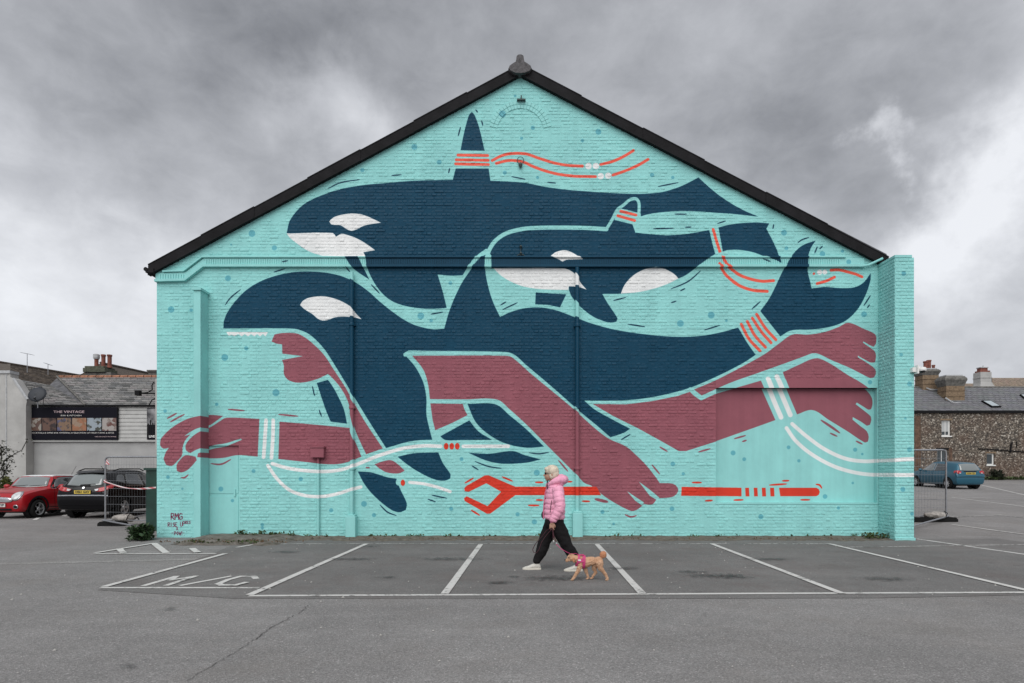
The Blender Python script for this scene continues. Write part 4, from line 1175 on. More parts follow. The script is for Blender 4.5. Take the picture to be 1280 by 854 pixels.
sb = MB(); sb.box(WX(390.5), WX(406.9), D-.14, D+.004, WZ(572), WZ(560)); sb.box(WX(389.8), WX(407.6), D-.16, D+.004, WZ(560), WZ(560)+.03); sb.build('vent_box', M_PIPE, vent)

# iron fixings
M_IRON = material('dark iron', (0.05,0.07,0.07), 0.6)
br = MB(); x, z = WX(651.5), WZ(127); br.box(x-.10, x+.10, D-.09, D-.02, z-.012, z+.012); br.tube([(x, D-.05, z), (x, D-.05, z+.11)], .014, 8); br.tube([(x, D, z+.1), (x, D-.06, z+.1)], .012, 8)
tag(br.build('iron_bracket', M_IRON), 'small dark iron bracket just under the peak of the gable', 'bracket')
rg = MB(); x, z = WX(650.5), WZ(202)
rg.tube([(x+.075*cos(a), D-.05-.02*sin(a), z+.07*sin(a)) for a in [2*pi*i/18 for i in range(19)]], .009, 6)
rg.lathe([(.03,-.05),(.05,0),(.02,.05)], (x, D-.05, z-.10), 10); rg.tube([(x, D, z-.07), (x, D-.07, z-.07)], .02, 8)
tag(rg.build('ring_lamp', M_IRON), 'small ring-shaped iron fitting below the arch on the gable', 'wall fitting')
for px, py in ((651,309), (651,317), (645,318)):
    pass
sn = MB()
for px, py in ((651,309), (651,317.5)): sn.lathe([(.035,0),(.03,-.04),(.012,-.07)], (WX(px), D-.01, WZ(py)), 8, 'Y')
sn.tube([(WX(651), D-.03, WZ(309)), (WX(651), D-.03, WZ(322))], .008, 6); sn.tube([(WX(645), D-.02, WZ(322)), (WX(648), D-.03, WZ(319)), (WX(654), D-.03, WZ(319)), (WX(657), D-.02, WZ(322))], .01, 6)
tag(sn.build('pipe_stub', M_IRON), 'small dark pipe stub above the ledge beside the calf', 'pipe stub')

# camera on the pier
cc = thing('security_camera', 'white dome security camera fixed to the side of the right brick pier', 'security camera', (PRX1, PRY+.12, WZ(0)))
cc.location = (PRX1-.01, PRY-0.07, H-(462-HY)*13.0/F)
m = MB(); m.box(-.08, .0, -.02, .08, -.05, .05); m.build('bracket_arm', M_WHITEP, cc)
m = MB(); m.box(0.0, .035, -.06, .06, -.09, .09); m.build('mount_plate', M_WHITEP, cc)
m = MB(); m.tube([(0.03,0,.02),(.10,0,.03),(.14,0,.02)], .035, 10); m.lathe([(.02,.06),(.07,.05),(.085,.0),(.08,-.03)], (.14,0,0), 18); o = m.build('camera_body', M_WHITEP, cc, smooth=False)
m = MB(); m.ell((.135,-.02,-.03), (.062,.062,.05), 16, 10); m.build('dome', glass_like('dark dome', (0.01,0.01,0.012)), cc, smooth=True)
# ------------------------------------------------------------------ roofs covered with real slates or tiles
def slates(name, a, b, c, d, w_, h_, mats, parent, seed=1, lift=0.02, thick=0.012):
    """a,b eaves left/right, d,c ridge left/right"""
    a, b, c, d = map(Vector, (a, b, c, d)); r = random.Random(seed)
    L0, L1 = (b-a).length, (c-d).length; hh = ((d-a).length+(c-b).length)/2
    rows = max(2, int(hh/h_)); m = MB()
    nrm_ = (b-a).cross(d-a).normalized()
    if nrm_.z < 0: nrm_ = -nrm_
    for j in range(rows):
        v0, v1 = j/rows, min(1, (j+1.15)/rows)
        l0, l1 = a.lerp(d, v0), a.lerp(d, v1); r0, r1 = b.lerp(c, v0), b.lerp(c, v1)
        k = max(1, int(((r0-l0).length)/w_)); off = 0.5 if j % 2 else 0
        for i in range(-1, k):
            u0 = (i+off+0.02+0.02*r.random())/k; u1 = (i+1+off-0.02)/k
            u0, u1 = max(0, u0), min(1, u1)
            if u1-u0 < 0.15/k: continue
            up = nrm_*(lift+thick+0.012*r.random()); lo = nrm_*lift*0.3
            dz = (l0-l1).normalized()*(r.random()-.5)*0.02
            p0, p1 = l0.lerp(r0, u0)+up+dz, l0.lerp(r0, u1)+up+dz
            q0, q1 = l1.lerp(r1, u0)+lo, l1.lerp(r1, u1)+lo
            e0, e1 = p0-nrm_*0.03, p1-nrm_*0.03
            m.add([p0, p1, q1, q0, e0, e1], [(0,1,2,3), (4,5,1,0)], r.randrange(len(mats)))
    return m.build(name, mats, parent, kind='stuff')

def mats_of(base, n, spread, name, seed=2, **kw):
    r = random.Random(seed); out = []
    for i in range(n):
        k = 1+(r.random()-.5)*spread
        out.append(material(f'{name}', tuple(c*k*(1+(r.random()-.5)*.06) for c in base), 0.8, var=0.3, var_scale=6, bump=0.3, **kw))
    return out
SL1 = mats_of((0.17,0.167,0.165), 6, 0.75, 'weathered slate')
SL2 = mats_of((0.15,0.15,0.158), 4, 0.22, 'blue grey slate', 3)
TL1 = mats_of((0.10,0.078,0.062), 5, 0.6, 'brown clay tile', 4)
TL2 = mats_of((0.24,0.19,0.15), 4, 0.35, 'faded clay tile', 5)
M_RENDER = material('stained white render', (0.40,0.40,0.395), 0.9, col2=(0.28,0.28,0.28), var_scale=0.55, bump=0.25, bump_scale=30, detail=9, stretch=(1,1,1.8))
M_RENDER2 = material('pale grey render', (0.47,0.465,0.45), 0.9, col2=(0.32,0.315,0.305), var_scale=0.9, bump=0.25, bump_scale=30, detail=8)
M_BOARD = material('white painted boards', (0.43,0.43,0.42), 0.7, var=0.12, var_scale=3, bump=0.15, bump_scale=12)
M_ORANGE = material('orange ridge clay', (0.33,0.16,0.10), 0.85, var=0.5, var_scale=4, bump=0.4)
M_POT = material('red chimney pot clay', (0.20,0.07,0.05), 0.85, var=0.4, var_scale=7)
M_CHIM = material('buff chimney brick', (0.25,0.18,0.115), 0.9, col2=(0.13,0.09,0.06), var_scale=7, bump=0.8, bump_scale=14, detail=8)
M_CEM = material('old cement', (0.14,0.135,0.125), 0.9, var=0.5, var_scale=6, bump=0.6)
M_LEAD = material('pale lead flashing', (0.42,0.43,0.44), 0.6, var=0.2, var_scale=8)
M_BLACKG = material('black gutter', (0.008,0.008,0.009), 0.7, spec=0.15)
M_SIGN = material('near black sign panel', (0.006,0.006,0.011), 0.7, spec=0.12)
M_PRINT = material('pale sign lettering', (0.62,0.60,0.58), 0.6)
M_PINKP = material('pink sign lettering', (0.55,0.42,0.44), 0.6)

def text(name, txt, loc, size, mat, parent, width=None, rot=(radians(90),0,0), bold=0.0):
    cu = bpy.data.curves.new(name, 'FONT'); cu.body = txt; cu.size = size; cu.align_x = 'CENTER'; cu.align_y = 'CENTER'; cu.extrude = 0.002; cu.offset = bold
    cu.resolution_u = 2
    o = bpy.data.objects.new(name+'_tmp', cu); COL.objects.link(o)
    dg = bpy.context.evaluated_depsgraph_get(); me = bpy.data.meshes.new_from_object(o.evaluated_get(dg)); me.name = name
    COL.objects.unlink(o); bpy.data.objects.remove(o); bpy.data.curves.remove(cu)
    me.materials.clear(); me.materials.append(mat)
    o = link(name, me, parent)
    o.location = loc; o.rotation_euler = rot
    if width:
        xs_ = [v.co.x for v in me.vertices]; ww = max(xs_)-min(xs_)
        if ww > 0: o.scale = (width/ww, 1, 1)
    return o

YW = 27.0
def LP(px, py, y=YW): return P(px, py, y)
# --- long white rendered building with the slate roofs
wb = thing('white_rendered_building', 'low white rendered building with slate roofs behind the parked cars', 'building')
m = MB(); zt = LP(0, 508).z; zl = LP(0, 551).z
x0, x1 = LP(-500,0).x, LP(330,0).x
m.box(x0, x1, YW, YW+5.6, -.3, zt); m.build('wall', M_RENDER, wb)
m = MB(); m.box(LP(33,0).x, x1, YW-.10, YW-.002, zl-.05, zl+.03); m.box(LP(33,0).x, x1, YW-.05, YW-.001, zl+.0301, zl+.12); m.build('ledge', M_BOARD, wb)
bx0, bx1 = LP(146,0).x, LP(235,0).x
nb = 8
for i in range(nb):
    z0_ = zl+.14+(zt-zl-.14)*i/nb; z1_ = zl+.14+(zt-zl-.14)*(i+1)/nb
    m = MB(); m.prism([(bx0, YW-.045, z0_), (bx1, YW-.045, z0_), (bx1, YW-.018, z1_-.006), (bx0, YW-.018, z1_-.006)], (0, .03, 0))
    m.build('weatherboard', M_BOARD, wb)
m = MB(); m.box(LP(33,0).x, x1, YW-.16, YW-.02, zt-.01, zt+.06); m.build('gutter', M_BLACKG, wb)
YR = 30.0
ra, rb, rcx, rd = LP(109,508), LP(330,508), P(330,471,YR), P(72,472,YR)
ra.y = rb.y = YW-.1
m = MB(); m.add([ra, rb, rcx, rd], [(0,1,2,3)]); bk = P(330,471,YR); 
m.add([rd, rcx, (rcx.x, YR+3, zt), (rd.x, YR+3, zt)], [(0,1,2,3)]); m.build('roof_deck', M_SLATE, wb)
slates('roof_slates', ra, rb, rcx, rd, 0.34, 0.27, SL1, wb, 3)
la, lb = LP(30,508), LP(109.5,508); lc, ld = P(62,481.5,29.4), P(22,474.5,29.0)
la.y = lb.y = YW-.1
m = MB(); m.add([la, lb, lc, ld], [(0,1,2,3)]); m.add([lb, rd, lc], [(0,1,2)]); m.add([la, ld, (ld.x-1, ld.y+3, zt)], [(0,1,2)]); m.build('hip_deck', M_SLATE, wb)
slates('hip_slates', la, lb, lc, ld, 0.34, 0.27, SL1, wb, 8)
m = MB(); m.tube([lb+Vector((0,-.05,.05)), rd+Vector((0,-.05,.06))], .05, 6); m.build('valley_strip', M_CEM, wb)
k = 26
for i in range(k):
    a, b = rd.lerp(rcx, i/k), rd.lerp(rcx, (i+1)/k-.004)
    if a.x > LP(215,0).x*1.15: break
    m = MB(); m.tube([a+Vector((0,0,.02)), b+Vector((0,0,.03))], .085, 8); m.build('ridge_tile', M_ORANGE, wb)
# chimney of the white building
chx0, chx1 = P(112,0,31.5).x, P(146,0,31.5).x
c_ = MB(); zz = lambda py: P(0,py,31.5).z
c_.box(chx0+.05, chx1-.05, 31.1, 31.9, zz(480)-1, zz(467)); chim = c_.build('chimney', M_CEM, wb)
c_ = MB(); c_.box(chx0, chx1-.3, 31.0, 32.0, zz(467)+.001, zz(462)); c_.box(chx0+.06, chx1-.4, 31.05, 31.95, zz(462)+.001, zz(459.5)); c_.build('chimney_cap', material('mossy cement', (0.09,0.095,0.07), 0.95, var=0.5, var_scale=6, bump=0.8), chim)
for px, w_, zt_ in ((120.6, 5.6, 443), (129.3, 5.6, 443.4), (137, 5.8, 443.6)):
    x, rr_ = P(px,0,31.5).x, w_/2*31.5/F
    m = MB(); m.lathe([(rr_*1.0, zz(460)), (rr_*.82, zz(457)), (rr_*.82, zz(446)), (rr_, zz(445.4)), (rr_*1.0, zz(zt_)), (rr_*.7, zz(zt_)), (rr_*.6, zz(448))], (x, 31.5, 0), 14, cap=False)
    o = m.build('chimney_pot', M_POT, chim)
    if px < 125:
        m = MB(); m.lathe([(rr_*1.15, zz(449)), (rr_*1.3, zz(447)), (rr_*1.3, zz(443.4)), (rr_*.8, zz(443))], (x, 31.5, 0), 14, cap=False); m.build('pot_cowl', M_LEAD, chim)

# --- white gable wall on the far left
wg = thing('white_gable_building', 'tall pale rendered gable end at the left edge behind the red car', 'building')
YG = YW-.45
pl = [(-420,700),(-420,464),(13,466),(13,471.5),(18,474),(34,499),(32.4,507),(32.4,640),(32.4,700)]
m = MB(); m.prism_y([(P(x,y,YG).x, max(-.3, P(x,y,YG).z)) for x, y in pl], YG, YW-.004); m.build('wall', M_RENDER2, wg)
m = MB()
m.box(P(-90,0,YG).x, P(13.6,0,YG).x, YG-.06, YW, P(0,467,YG).z, P(0,463.4,YG).z); m.box(P(7.5,0,YG).x, P(8.6,0,YG).x, YG-.02, YG-.001, -.2, P(0,468,YG).z)
A_, B_ = P(17,473.5,YG), P(34.6,499.5,YG); m.tube([A_, B_], .06, 6); m.build('coping', M_LEAD, wg)
m = MB(); r = random.Random(4)
ckp = [P(33.4,551,YG-.004), P(31,556,YG-.004), P(27.5,563,YG-.004), P(22,565.5,YG-.004), P(18,568,YG-.004), P(14,570,YG-.004), P(8.6,573,YG-.004)]
m.tube(ckp, .02, 4, flat=.3); m.build('wall_crack', M_CRACK, wg)
m = MB(); m.add([P(-90,466,YW), P(13,468,YW), P(13,455,YW+6), P(-90,452,YW+6)], [(0,1,2,3)]); m.build('roof', TL1[0], wg)

# --- brown tiled roofs further back
def back_house(name, label, ridge, front_drop, parent_mats, seed, depth=4.0, drop=2.4, w_=0.28):
    t = thing(name, label, 'building')
    A, B = ridge
    side = Vector((B.y-A.y, -(B.x-A.x), 0)).normalized()
    if side.y > 0: side = -side
    a, b = A+side*depth+Vector((0,0,-drop)), B+side*depth+Vector((0,0,-drop))
    a2, b2 = A-side*depth+Vector((0,0,-drop)), B-side*depth+Vector((0,0,-drop))
    m = MB(); m.add([a, b, B, A], [(0,1,2,3)]); m.add([B, b2, a2, A], [(0,1,2,3)]); m.add([a, A, a2], [(0,1,2)]); m.add([b, b2, B], [(0,1,2)]); m.build('roof_deck', parent_mats[0], t)
    slates('roof_tiles', a, b, B, A, w_, 0.2, parent_mats, t, seed)
    m = MB(); q = [a*1, b*1, b2*1, a2*1]
    for v in q: v.z = -.3
    ins = [v.lerp((a+b+a2+b2)/4, .06) for v in (a, b, b2, a2)]
    m.prism([Vector((v.x, v.y, -.3)) for v in ins], (0, 0, a.z+.3-.05)); m.build('wall', M_RENDER2, t)
    m = MB(); m.tube([A+Vector((0,0,.04)), B+Vector((0,0,.04))], .09, 6); m.build('ridge_tiles', TL1[1], t, kind='stuff')
    return t
back_house('brown_roofed_house', 'house with a long brown tiled roof rising at the far left behind the white building', (P(-40,447.2,34.5), P(108,471.6,42)), 0, TL1, 4)
back_house('tiled_roof_house', 'brown tiled roof sloping down right of the three red chimney pots', (P(126,454.5,37), P(215,473.5,46)), 0, TL1, 5)
# small grey chimney beside the painted hall
m = MB(); m.box(P(189.5,0,40).x, P(200,0,40).x, 39.6, 40.4, P(0,480,40).z, P(0,464.5,40).z); m.box(P(189,0,40).x, P(201,0,40).x, 39.5, 40.5, P(0,466,40).z, P(0,464,40).z)
tag(m.build('grey_chimney', M_CEM), 'small grey chimney stack peeping past the left corner of the painted hall', 'chimney')

# --- signs
sg = thing('bar_sign', 'long black bar sign with six food photos and lettering on the white wall', 'sign', (0,0,0))
sx0, sx1, sz0, sz1 = LP(33.4,0,26.9).x, LP(147,0,26.9).x, LP(0,550,26.9).z, LP(0,509,26.9).z
YS = 26.86
def sxx(px): return P(px,0,YS).x
def szz(py): return P(0,py,YS).z
m = MB(); m.box(sxx(33.4), sxx(147), YS, YS+.06, szz(550), szz(509)); m.build('board', M_SIGN, sg)
m = MB()
for a, b in ((33.4,34.2),(146.2,147)): m.box(sxx(a), sxx(b), YS-.012, YS+.001, szz(550), szz(509))
m.build('sign_edge', M_BLACKG, sg)
m = MB(); m.box(sxx(40), sxx(42), YS+.06, YW-.05, szz(545), szz(515)); m.box(sxx(138), sxx(140), YS+.06, YW-.05, szz(545), szz(515)); m.build('sign_batten', M_BLACKG, sg)
text('lettering', 'THE VINTAGE', ((sxx(67)+sxx(105.5))/2, YS-.004, szz(515)), .15, M_PINKP, sg, sxx(105.5)-sxx(67))
text('lettering', 'BAR & KITCHEN', ((sxx(76)+sxx(102))/2, YS-.004, szz(519.6)), .085, M_PRINT, sg, sxx(101.5)-sxx(76))
text('lettering', 'COCKTAILS & WINE BAR OFFERING A SELECTION OF FRESH TAPAS & BITES', ((sxx(38)+sxx(143))/2, YS-.004, szz(541.3)), .085, M_PRINT, sg, sxx(142)-sxx(38))
text('lettering', 'OPEN FOR LUNCH AND DINNER', ((sxx(118)+sxx(146))/2, YS-.004, szz(546)), .055, M_PINKP, sg, sxx(145)-sxx(118))
def photo_print(name, c1, c2, c3, seed):
    mt = bpy.data.materials.new(name); mt.use_nodes = True; t = mt.node_tree; b = t.nodes['Principled BSDF']
    g = t.nodes.new('ShaderNodeNewGeometry'); mp = t.nodes.new('ShaderNodeMapping'); mp.inputs['Location'].default_value = (seed*3.7, 0, seed*1.3)
    n = t.nodes.new('ShaderNodeTexVoronoi'); n.inputs['Scale'].default_value = 6.5; n.distance = 'MANHATTAN' if seed % 2 else 'EUCLIDEAN'
    n2 = t.nodes.new('ShaderNodeTexNoise'); n2.inputs['Scale'].default_value = 5; n2.inputs['Detail'].default_value = 3
    t.links.new(g.outputs['Position'], mp.inputs[0]); t.links.new(mp.outputs[0], n.inputs['Vector']); t.links.new(mp.outputs[0], n2.inputs['Vector'])
    sc = t.nodes.new('ShaderNodeSeparateColor'); t.links.new(n.outputs['Color'], sc.inputs[0])
    ad = t.nodes.new('ShaderNodeMath'); ad.operation = 'ADD'; t.links.new(sc.outputs[0], ad.inputs[0]); t.links.new(n2.outputs[0], ad.inputs[1])
    r = t.nodes.new('ShaderNodeValToRGB'); e = r.color_ramp.elements; e[0].position = .55; e[0].color = (*c1, 1); e[1].position = 1.25 if False else 1.0; e[1].color = (*[q*.55 for q in c3], 1)
    k = e.new(.8); k.color = (*[q*.55 for q in c2], 1)
    t.links.new(ad.outputs[0], r.inputs[0]); t.links.new(r.outputs[0], b.inputs['Base Color']); b.inputs['Roughness'].default_value = .35
    return mt
pcs = [((.10,.06,.05),(.22,.12,.08),(.5,.45,.4)), ((.03,.02,.02),(.05,.025,.02),(.22,.12,.09)), ((.10,.10,.18),(.10,.08,.08),(.35,.22,.14)), ((.3,.13,.07),(.40,.20,.10),(.5,.35,.25)), ((.05,.05,.05),(.09,.10,.07),(.5,.58,.65)), ((.12,.05,.04),(.35,.28,.25),(.6,.55,.52))]
for i in range(6):
    a = 34.2+i*18.75; m = MB(); m.box(sxx(a), sxx(a+17.6), YS-.010, YS-.0005, szz(538.5), szz(522.6)); m.build('photo_panel', photo_print('printed photo', *pcs[i], i+1), sg)
s2 = thing('live_music_poster', 'dark crowd poster reading LIVE on the white boards beside the painted hall', 'poster')
m = MB(); m.box(sxx(183.3), sxx(215), YS+.02, YS+.07, szz(549.5), szz(510)); m.build('board', M_SIGN, s2)
PY = YS+.02
m = MB(); r = random.Random(2)
x = P(184,0,PY).x
while x < P(213,0,PY).x:
    w_ = .05+.05*r.random(); z = P(0,527+5*r.random(),PY).z; m.box(x, x+w_, PY-.006, PY-.001, P(0,544,PY).z, z); m.ell((x+w_/2, PY-.0035, z+.04), (.035,.003,.05), 8, 6); x += w_+.03
m.build('crowd_print', M_BLACKG, s2)
m = MB(); m.box(P(184,0,PY).x, P(215,0,PY).x, PY-.0009, PY-.0001, P(0,531,PY).z, P(0,511,PY).z); m.build('smoke_print', material('grey printed smoke', (.45,.45,.46), .6, col2=(.03,.03,.035), var_scale=1.6, stretch=(1,1,1)), s2)
text('lettering', 'LIVE', ((P(186,0,PY).x+P(194,0,PY).x)/2, PY-.01, P(0,545.8,PY).z), .14, M_WHITEP, s2, P(193.3,0,PY).x-P(186,0,PY).x, bold=.004)

# --- dish, aerials, lamp bracket
sd_ = thing('satellite_dish', 'dark round satellite dish on a pole above the bar sign', 'satellite dish', P(45,507,26.3))
m = MB(); R_ = .37; rings = [(R_*k/6, .10*(k/6)**2) for k in range(7)]
m.lathe([(max(r_, .002), h_) for r_, h_ in rings]+[(R_*.99, .085), (.002, -.02)], (0,0,0), 28, 'Y'); o = m.build('dish', material('dark grey paint', (.03,.034,.042), .6), sd_, smooth=True, recalc=True)
o.location = (0, 0, .54); o.rotation_euler = (radians(-22), 0, radians(8))
m = MB(); m.tube([(0,.1,-.1),(0,.1,.55)], .02, 8); m.tube([(0,.08,.42),(0,-.10,.36)], .02, 6); m.build('pole', M_STEEL, sd_)
m = MB(); m.tube([(.06,0,.2),(.22,-.4,.28)], .012, 6); m.tube([(.34,.0,.35),(.33,.0,.0),(.30,.1,-.05)], .012, 6); m.lathe([(.02,0),(.035,.05),(.02,.09)], (.22,-.4,.26), 8, 'Y'); m.build('feed_arm', M_BLACKP, sd_)
def aerial(px, py0, py1, y, hw, label, bars=2):
    c = P(px, py0, y); h_ = P(px, py1, y).z-c.z; t = thing('aerial', label, 'aerial', c)
    m = MB(); m.tube([(0,0,-.3),(0,0,h_)], .018, 6); m.build('mast', M_STEEL, t)
    m = MB(); m.tube([(-hw,0,h_+.05),(hw,0,h_-.08)], .012, 6)
    for k in range(7): x = -hw+2*hw*k/6; m.tube([(x,-.15,h_+.05-.13*k/6),(x,.15,h_+.05-.13*k/6)], .008, 4)
    m.build('antenna', M_STEEL, t)
aerial(34, 459.5, 442, 36, .32, 'thin television aerial standing on the long brown roof')
aerial(60, 463, 455, 38, .18, 'very small aerial lower down the brown roof')
lb_ = thing('bracket_lamp', 'black scrolled lamp bracket reaching left from the painted hall corner', 'lamp')
yb_ = 19.0
def B3(px, py): return P(px, py, yb_)
m = MB(); m.tube([B3(197,492), B3(176,492)], .02, 6); m.tube([B3(196,481), B3(192,478), B3(190,482), B3(190.5,487), B3(186,490), B3(180,492)], .018, 6); m.tube([B3(197,497), B3(190,500), B3(186,507)], .018, 6)
m.box(B3(196,0).x, B3(199,0).x, yb_-.04, yb_+.04, B3(0,512).z, B3(0,474).z); m.build('bracket', M_BLACKG, lb_)
m = MB(); m.box(B3(170,0).x, B3(175.6,0).x, yb_-.07, yb_+.07, B3(0,494.5).z, B3(0,488.5).z); m.build('lamp_head', M_BLACKG, lb_)
m = MB(); m.box(B3(196.5,0).x, B3(203,0).x, yb_-.1, yb_+.1, -.1, B3(0,474).z); m.build('post', M_RENDER2, lb_)

# ------------------------------------------------------------------ right: flint house
def flint_material():
    mt = bpy.data.materials.new('flint and brick'); mt.use_nodes = True; t = mt.node_tree; b = t.nodes['Principled BSDF']; N = t.nodes; L = t.links
    g = N.new('ShaderNodeNewGeometry')
    v = N.new('ShaderNodeTexVoronoi'); v.inputs['Scale'].default_value = 12; L.new(g.outputs['Position'], v.inputs['Vector'])
    sc = N.new('ShaderNodeSeparateColor'); L.new(v.outputs['Color'], sc.inputs[0])
    r = N.new('ShaderNodeValToRGB'); e = r.color_ramp.elements; e[0].position = 0; e[0].color = (.045,.038,.032,1); e[1].position = 1; e[1].color = (.50,.46,.40,1)
    for p_, c in ((.35,(.075,.062,.05)), (.6,(.135,.11,.085)), (.85,(.22,.185,.15))): k = e.new(p_); k.color = (*c, 1)
    L.new(sc.outputs[0], r.inputs[0])
    # brick-coloured patches
    n = N.new('ShaderNodeTexNoise'); n.inputs['Scale'].default_value = .45; n.inputs['Detail'].default_value = 5; L.new(g.outputs['Position'], n.inputs['Vector'])
    mr = N.new('ShaderNodeMapRange'); mr.inputs['From Min'].default_value = .5; mr.inputs['From Max'].default_value = .68; mr.inputs['To Max'].default_value = .65; L.new(n.outputs[0], mr.inputs['Value'])
    mx = N.new('ShaderNodeMix'); mx.data_type = 'RGBA'; L.new(mr.outputs[0], mx.inputs[0]); L.new(r.outputs[0], mx.inputs[6]); mx.inputs[7].default_value = (.13,.075,.05,1)
    L.new(mx.outputs[2], b.inputs['Base Color']); b.inputs['Roughness'].default_value = .8
    bp = N.new('ShaderNodeBump'); bp.inputs['Strength'].default_value = 1; bp.inputs['Distance'].default_value = .05; bp.invert = True
    L.new(v.outputs['Distance'], bp.inputs['Height']); L.new(bp.outputs[0], b.inputs['Normal'])
    return mt
M_FLINT = flint_material()
M_QUOIN = material('red brick dressing', (.13,.08,.055), .9, var=.5, var_scale=5, bump=.6)
M_GLASSD = glass_like('dark window glass', (.03,.04,.045), .08)
fh = thing('flint_house', 'long flint walled house with a slate roof behind the blue car', 'building')
YF = 43.5
def FP(px, py, y=YF): return P(px, py, y)
def fx(px): return FP(px,0).x
def fz(py): return FP(0,py).z
X0, X1 = fx(1095), fx(1560)
holes = [(1177,1188.4,525.5,545), (1171.5,1184.5,562,580), (1233.4,1243.2,566.8,581.2)]
m = MB()
xs_ = sorted({1095, 1560} | {h[0] for h in holes} | {h[1] for h in holes})
zb = gz(30, YF)-.4
for a, b in zip(xs_[:-1], xs_[1:]):
    hs = sorted([h for h in holes if h[0] <= a and h[1] >= b], key=lambda h: -h[3])
    lo = zb
    for h_ in hs: m.box(fx(a), fx(b), YF, YF+.35, lo, fz(h_[3])); lo = fz(h_[2])
    m.box(fx(a), fx(b), YF, YF+.35, lo, fz(514.5))
m.build('wall', M_FLINT, fh)
m = MB(); m.box(X0, X0+.3, YF+.35, YF+6, zb, fz(515)); m.box(X1-.3, X1, YF+.35, YF+6, zb, fz(515)); m.box(X0+.3, X1-.3, YF+.6, YF+.8, zb, fz(515)); m.build('inner_wall', M_GLASSD, fh)
m = MB()
m.box(fx(1143), fx(1150.5), YF-.03, YF-.002, zb, fz(520)); m.box(fx(1186), fx(1190), YF-.03, YF-.002, zb, fz(560)); m.box(fx(1188), fx(1206), YF-.02, YF-.001, fz(549), fz(547.5)) if False else None
m.build('brick_quoin', M_QUOIN, fh)
for (a, b, t_, bt), two in zip(holes, (True, True, False)):
    w_ = MB(); f = .075
    w_.box(fx(a), fx(b), YF+.10, YF+.16, fz(bt), fz(bt)+f); w_.box(fx(a), fx(b), YF+.10, YF+.16, fz(t_)-f, fz(t_))
    w_.box(fx(a), fx(a)+f, YF+.10, YF+.16, fz(bt)+f, fz(t_)-f); w_.box(fx(b)-f*1.4, fx(b), YF+.10, YF+.16, fz(bt)+f, fz(t_)-f)
    if two: w_.box((fx(a)+fx(b))/2-.02, (fx(a)+fx(b))/2+.02, YF+.11, YF+.155, fz(bt)+f, fz(t_)-f)
    w_.box(fx(a)-.05, fx(b)+.05, YF-.06, YF+.10, fz(bt)-.08, fz(bt))
    wo = w_.build('window', M_WHITEP, fh)
    m = MB(); m.box(fx(a)+f, fx(b)-f*1.4, YF+.125, YF+.14, fz(bt)+f, fz(t_)-f); m.build('pane', M_GLASSD, wo)
    if bt < 550:
        m = MB(); m.box(fx(a)+f+.02, (fx(a)+fx(b))/2-.05, YF+.18, YF+.2, fz(bt)+.35, fz(t_)-f); m.box((fx(a)+fx(b))/2+.05, fx(b)-f*1.6, YF+.18, YF+.2, fz(bt)+.35, fz(t_)-f)
        m = MB(); m.box(fx(a)+f, fx(b)-f*1.4, YF+.115, YF+.1245, fz(bt)+.32, fz(t_)-f); m.build('blind', material('net blind', (.42,.43,.43), .8), wo)
    m = MB(); m.box(fx(a)-.1, fx(b)+.1, YF-.02, YF+.05, fz(t_), fz(t_)+.11); m.build('lintel', M_BLACKG if bt > 550 and a < 1200 else M_CHIM, fh)
m = MB(); m.box(X0, X1, YF-.18, YF-.001, fz(516.4), fz(513.6)); m.build('gutter', M_BLACKG, fh)
m = MB(); m.tube([FP(1223,561,YF-.05), FP(1250,562.6,YF-.05), FP(1290,565.5,YF-.05), FP(1330,566,YF-.05)], .035, 6); m.tube([FP(1271,560,YF-.05), FP(1271,552,YF-.05)], .03, 6); m.tube([FP(1263,566,YF-.05), FP(1264,556,YF-.05), FP(1266,553,YF-.05)], .05, 5)
m.build('wall_cable', M_BLACKG, fh)
YRF = 46.6
a, b, c, d = Vector((X0, YF-.15, fz(514)+.02)), Vector((X1, YF-.15, fz(514)+.02)), Vector((X1, YRF, P(0,484.4,YRF).z)), Vector((X0, YRF, P(0,484.4,YRF).z))
m = MB(); m.add([a, b, c, d], [(0,1,2,3)]); m.add([d, c, (X1, YRF+3, b.z), (X0, YRF+3, b.z)], [(0,1,2,3)]); m.add([a,d,(X0,YRF+3,b.z)], [(0,1,2)]); m.build('roof_deck', SL2[0], fh)
slates('roof_slates', a, b, c, d, 0.42, 0.34, SL2, fh, 6, 0.012, 0.006)
m = MB(); m.tube([d+Vector((0,0,.02)), c+Vector((0,0,.02))], .07, 6); m.build('ridge_tiles', M_CEM, fh, kind='stuff')
def roofpt(px, py):   # point on the front slope of the slate roof
    n_ = (b-a).cross(d-a).normalized(); o_ = Vector((0,0,H)); v_ = P(px,py,10)-o_
    t_ = (a-o_).dot(n_)/v_.dot(n_); return o_+v_*t_
def skylight(pts, frm=.10):
    q = [roofpt(*p_) for p_ in pts]; n_ = (b-a).cross(d-a).normalized()
    if n_.z < 0: n_ = -n_
    m = MB(); m.prism([v+n_*.03 for v in q], n_*.10); o = m.build('skylight', M_BLACKG, fh, recalc=True)
    cc_ = sum(q, Vector())/4; qi = [cc_.lerp(v, .80) for v in q]
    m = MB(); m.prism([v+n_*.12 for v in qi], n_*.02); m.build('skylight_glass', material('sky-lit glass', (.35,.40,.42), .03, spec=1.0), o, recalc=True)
skylight([(1239.5,510.2),(1251,510),(1237,502.2),(1226,502.5)])
skylight([(1280,499.5),(1292,499.4),(1286,494.5),(1274,494.8)])
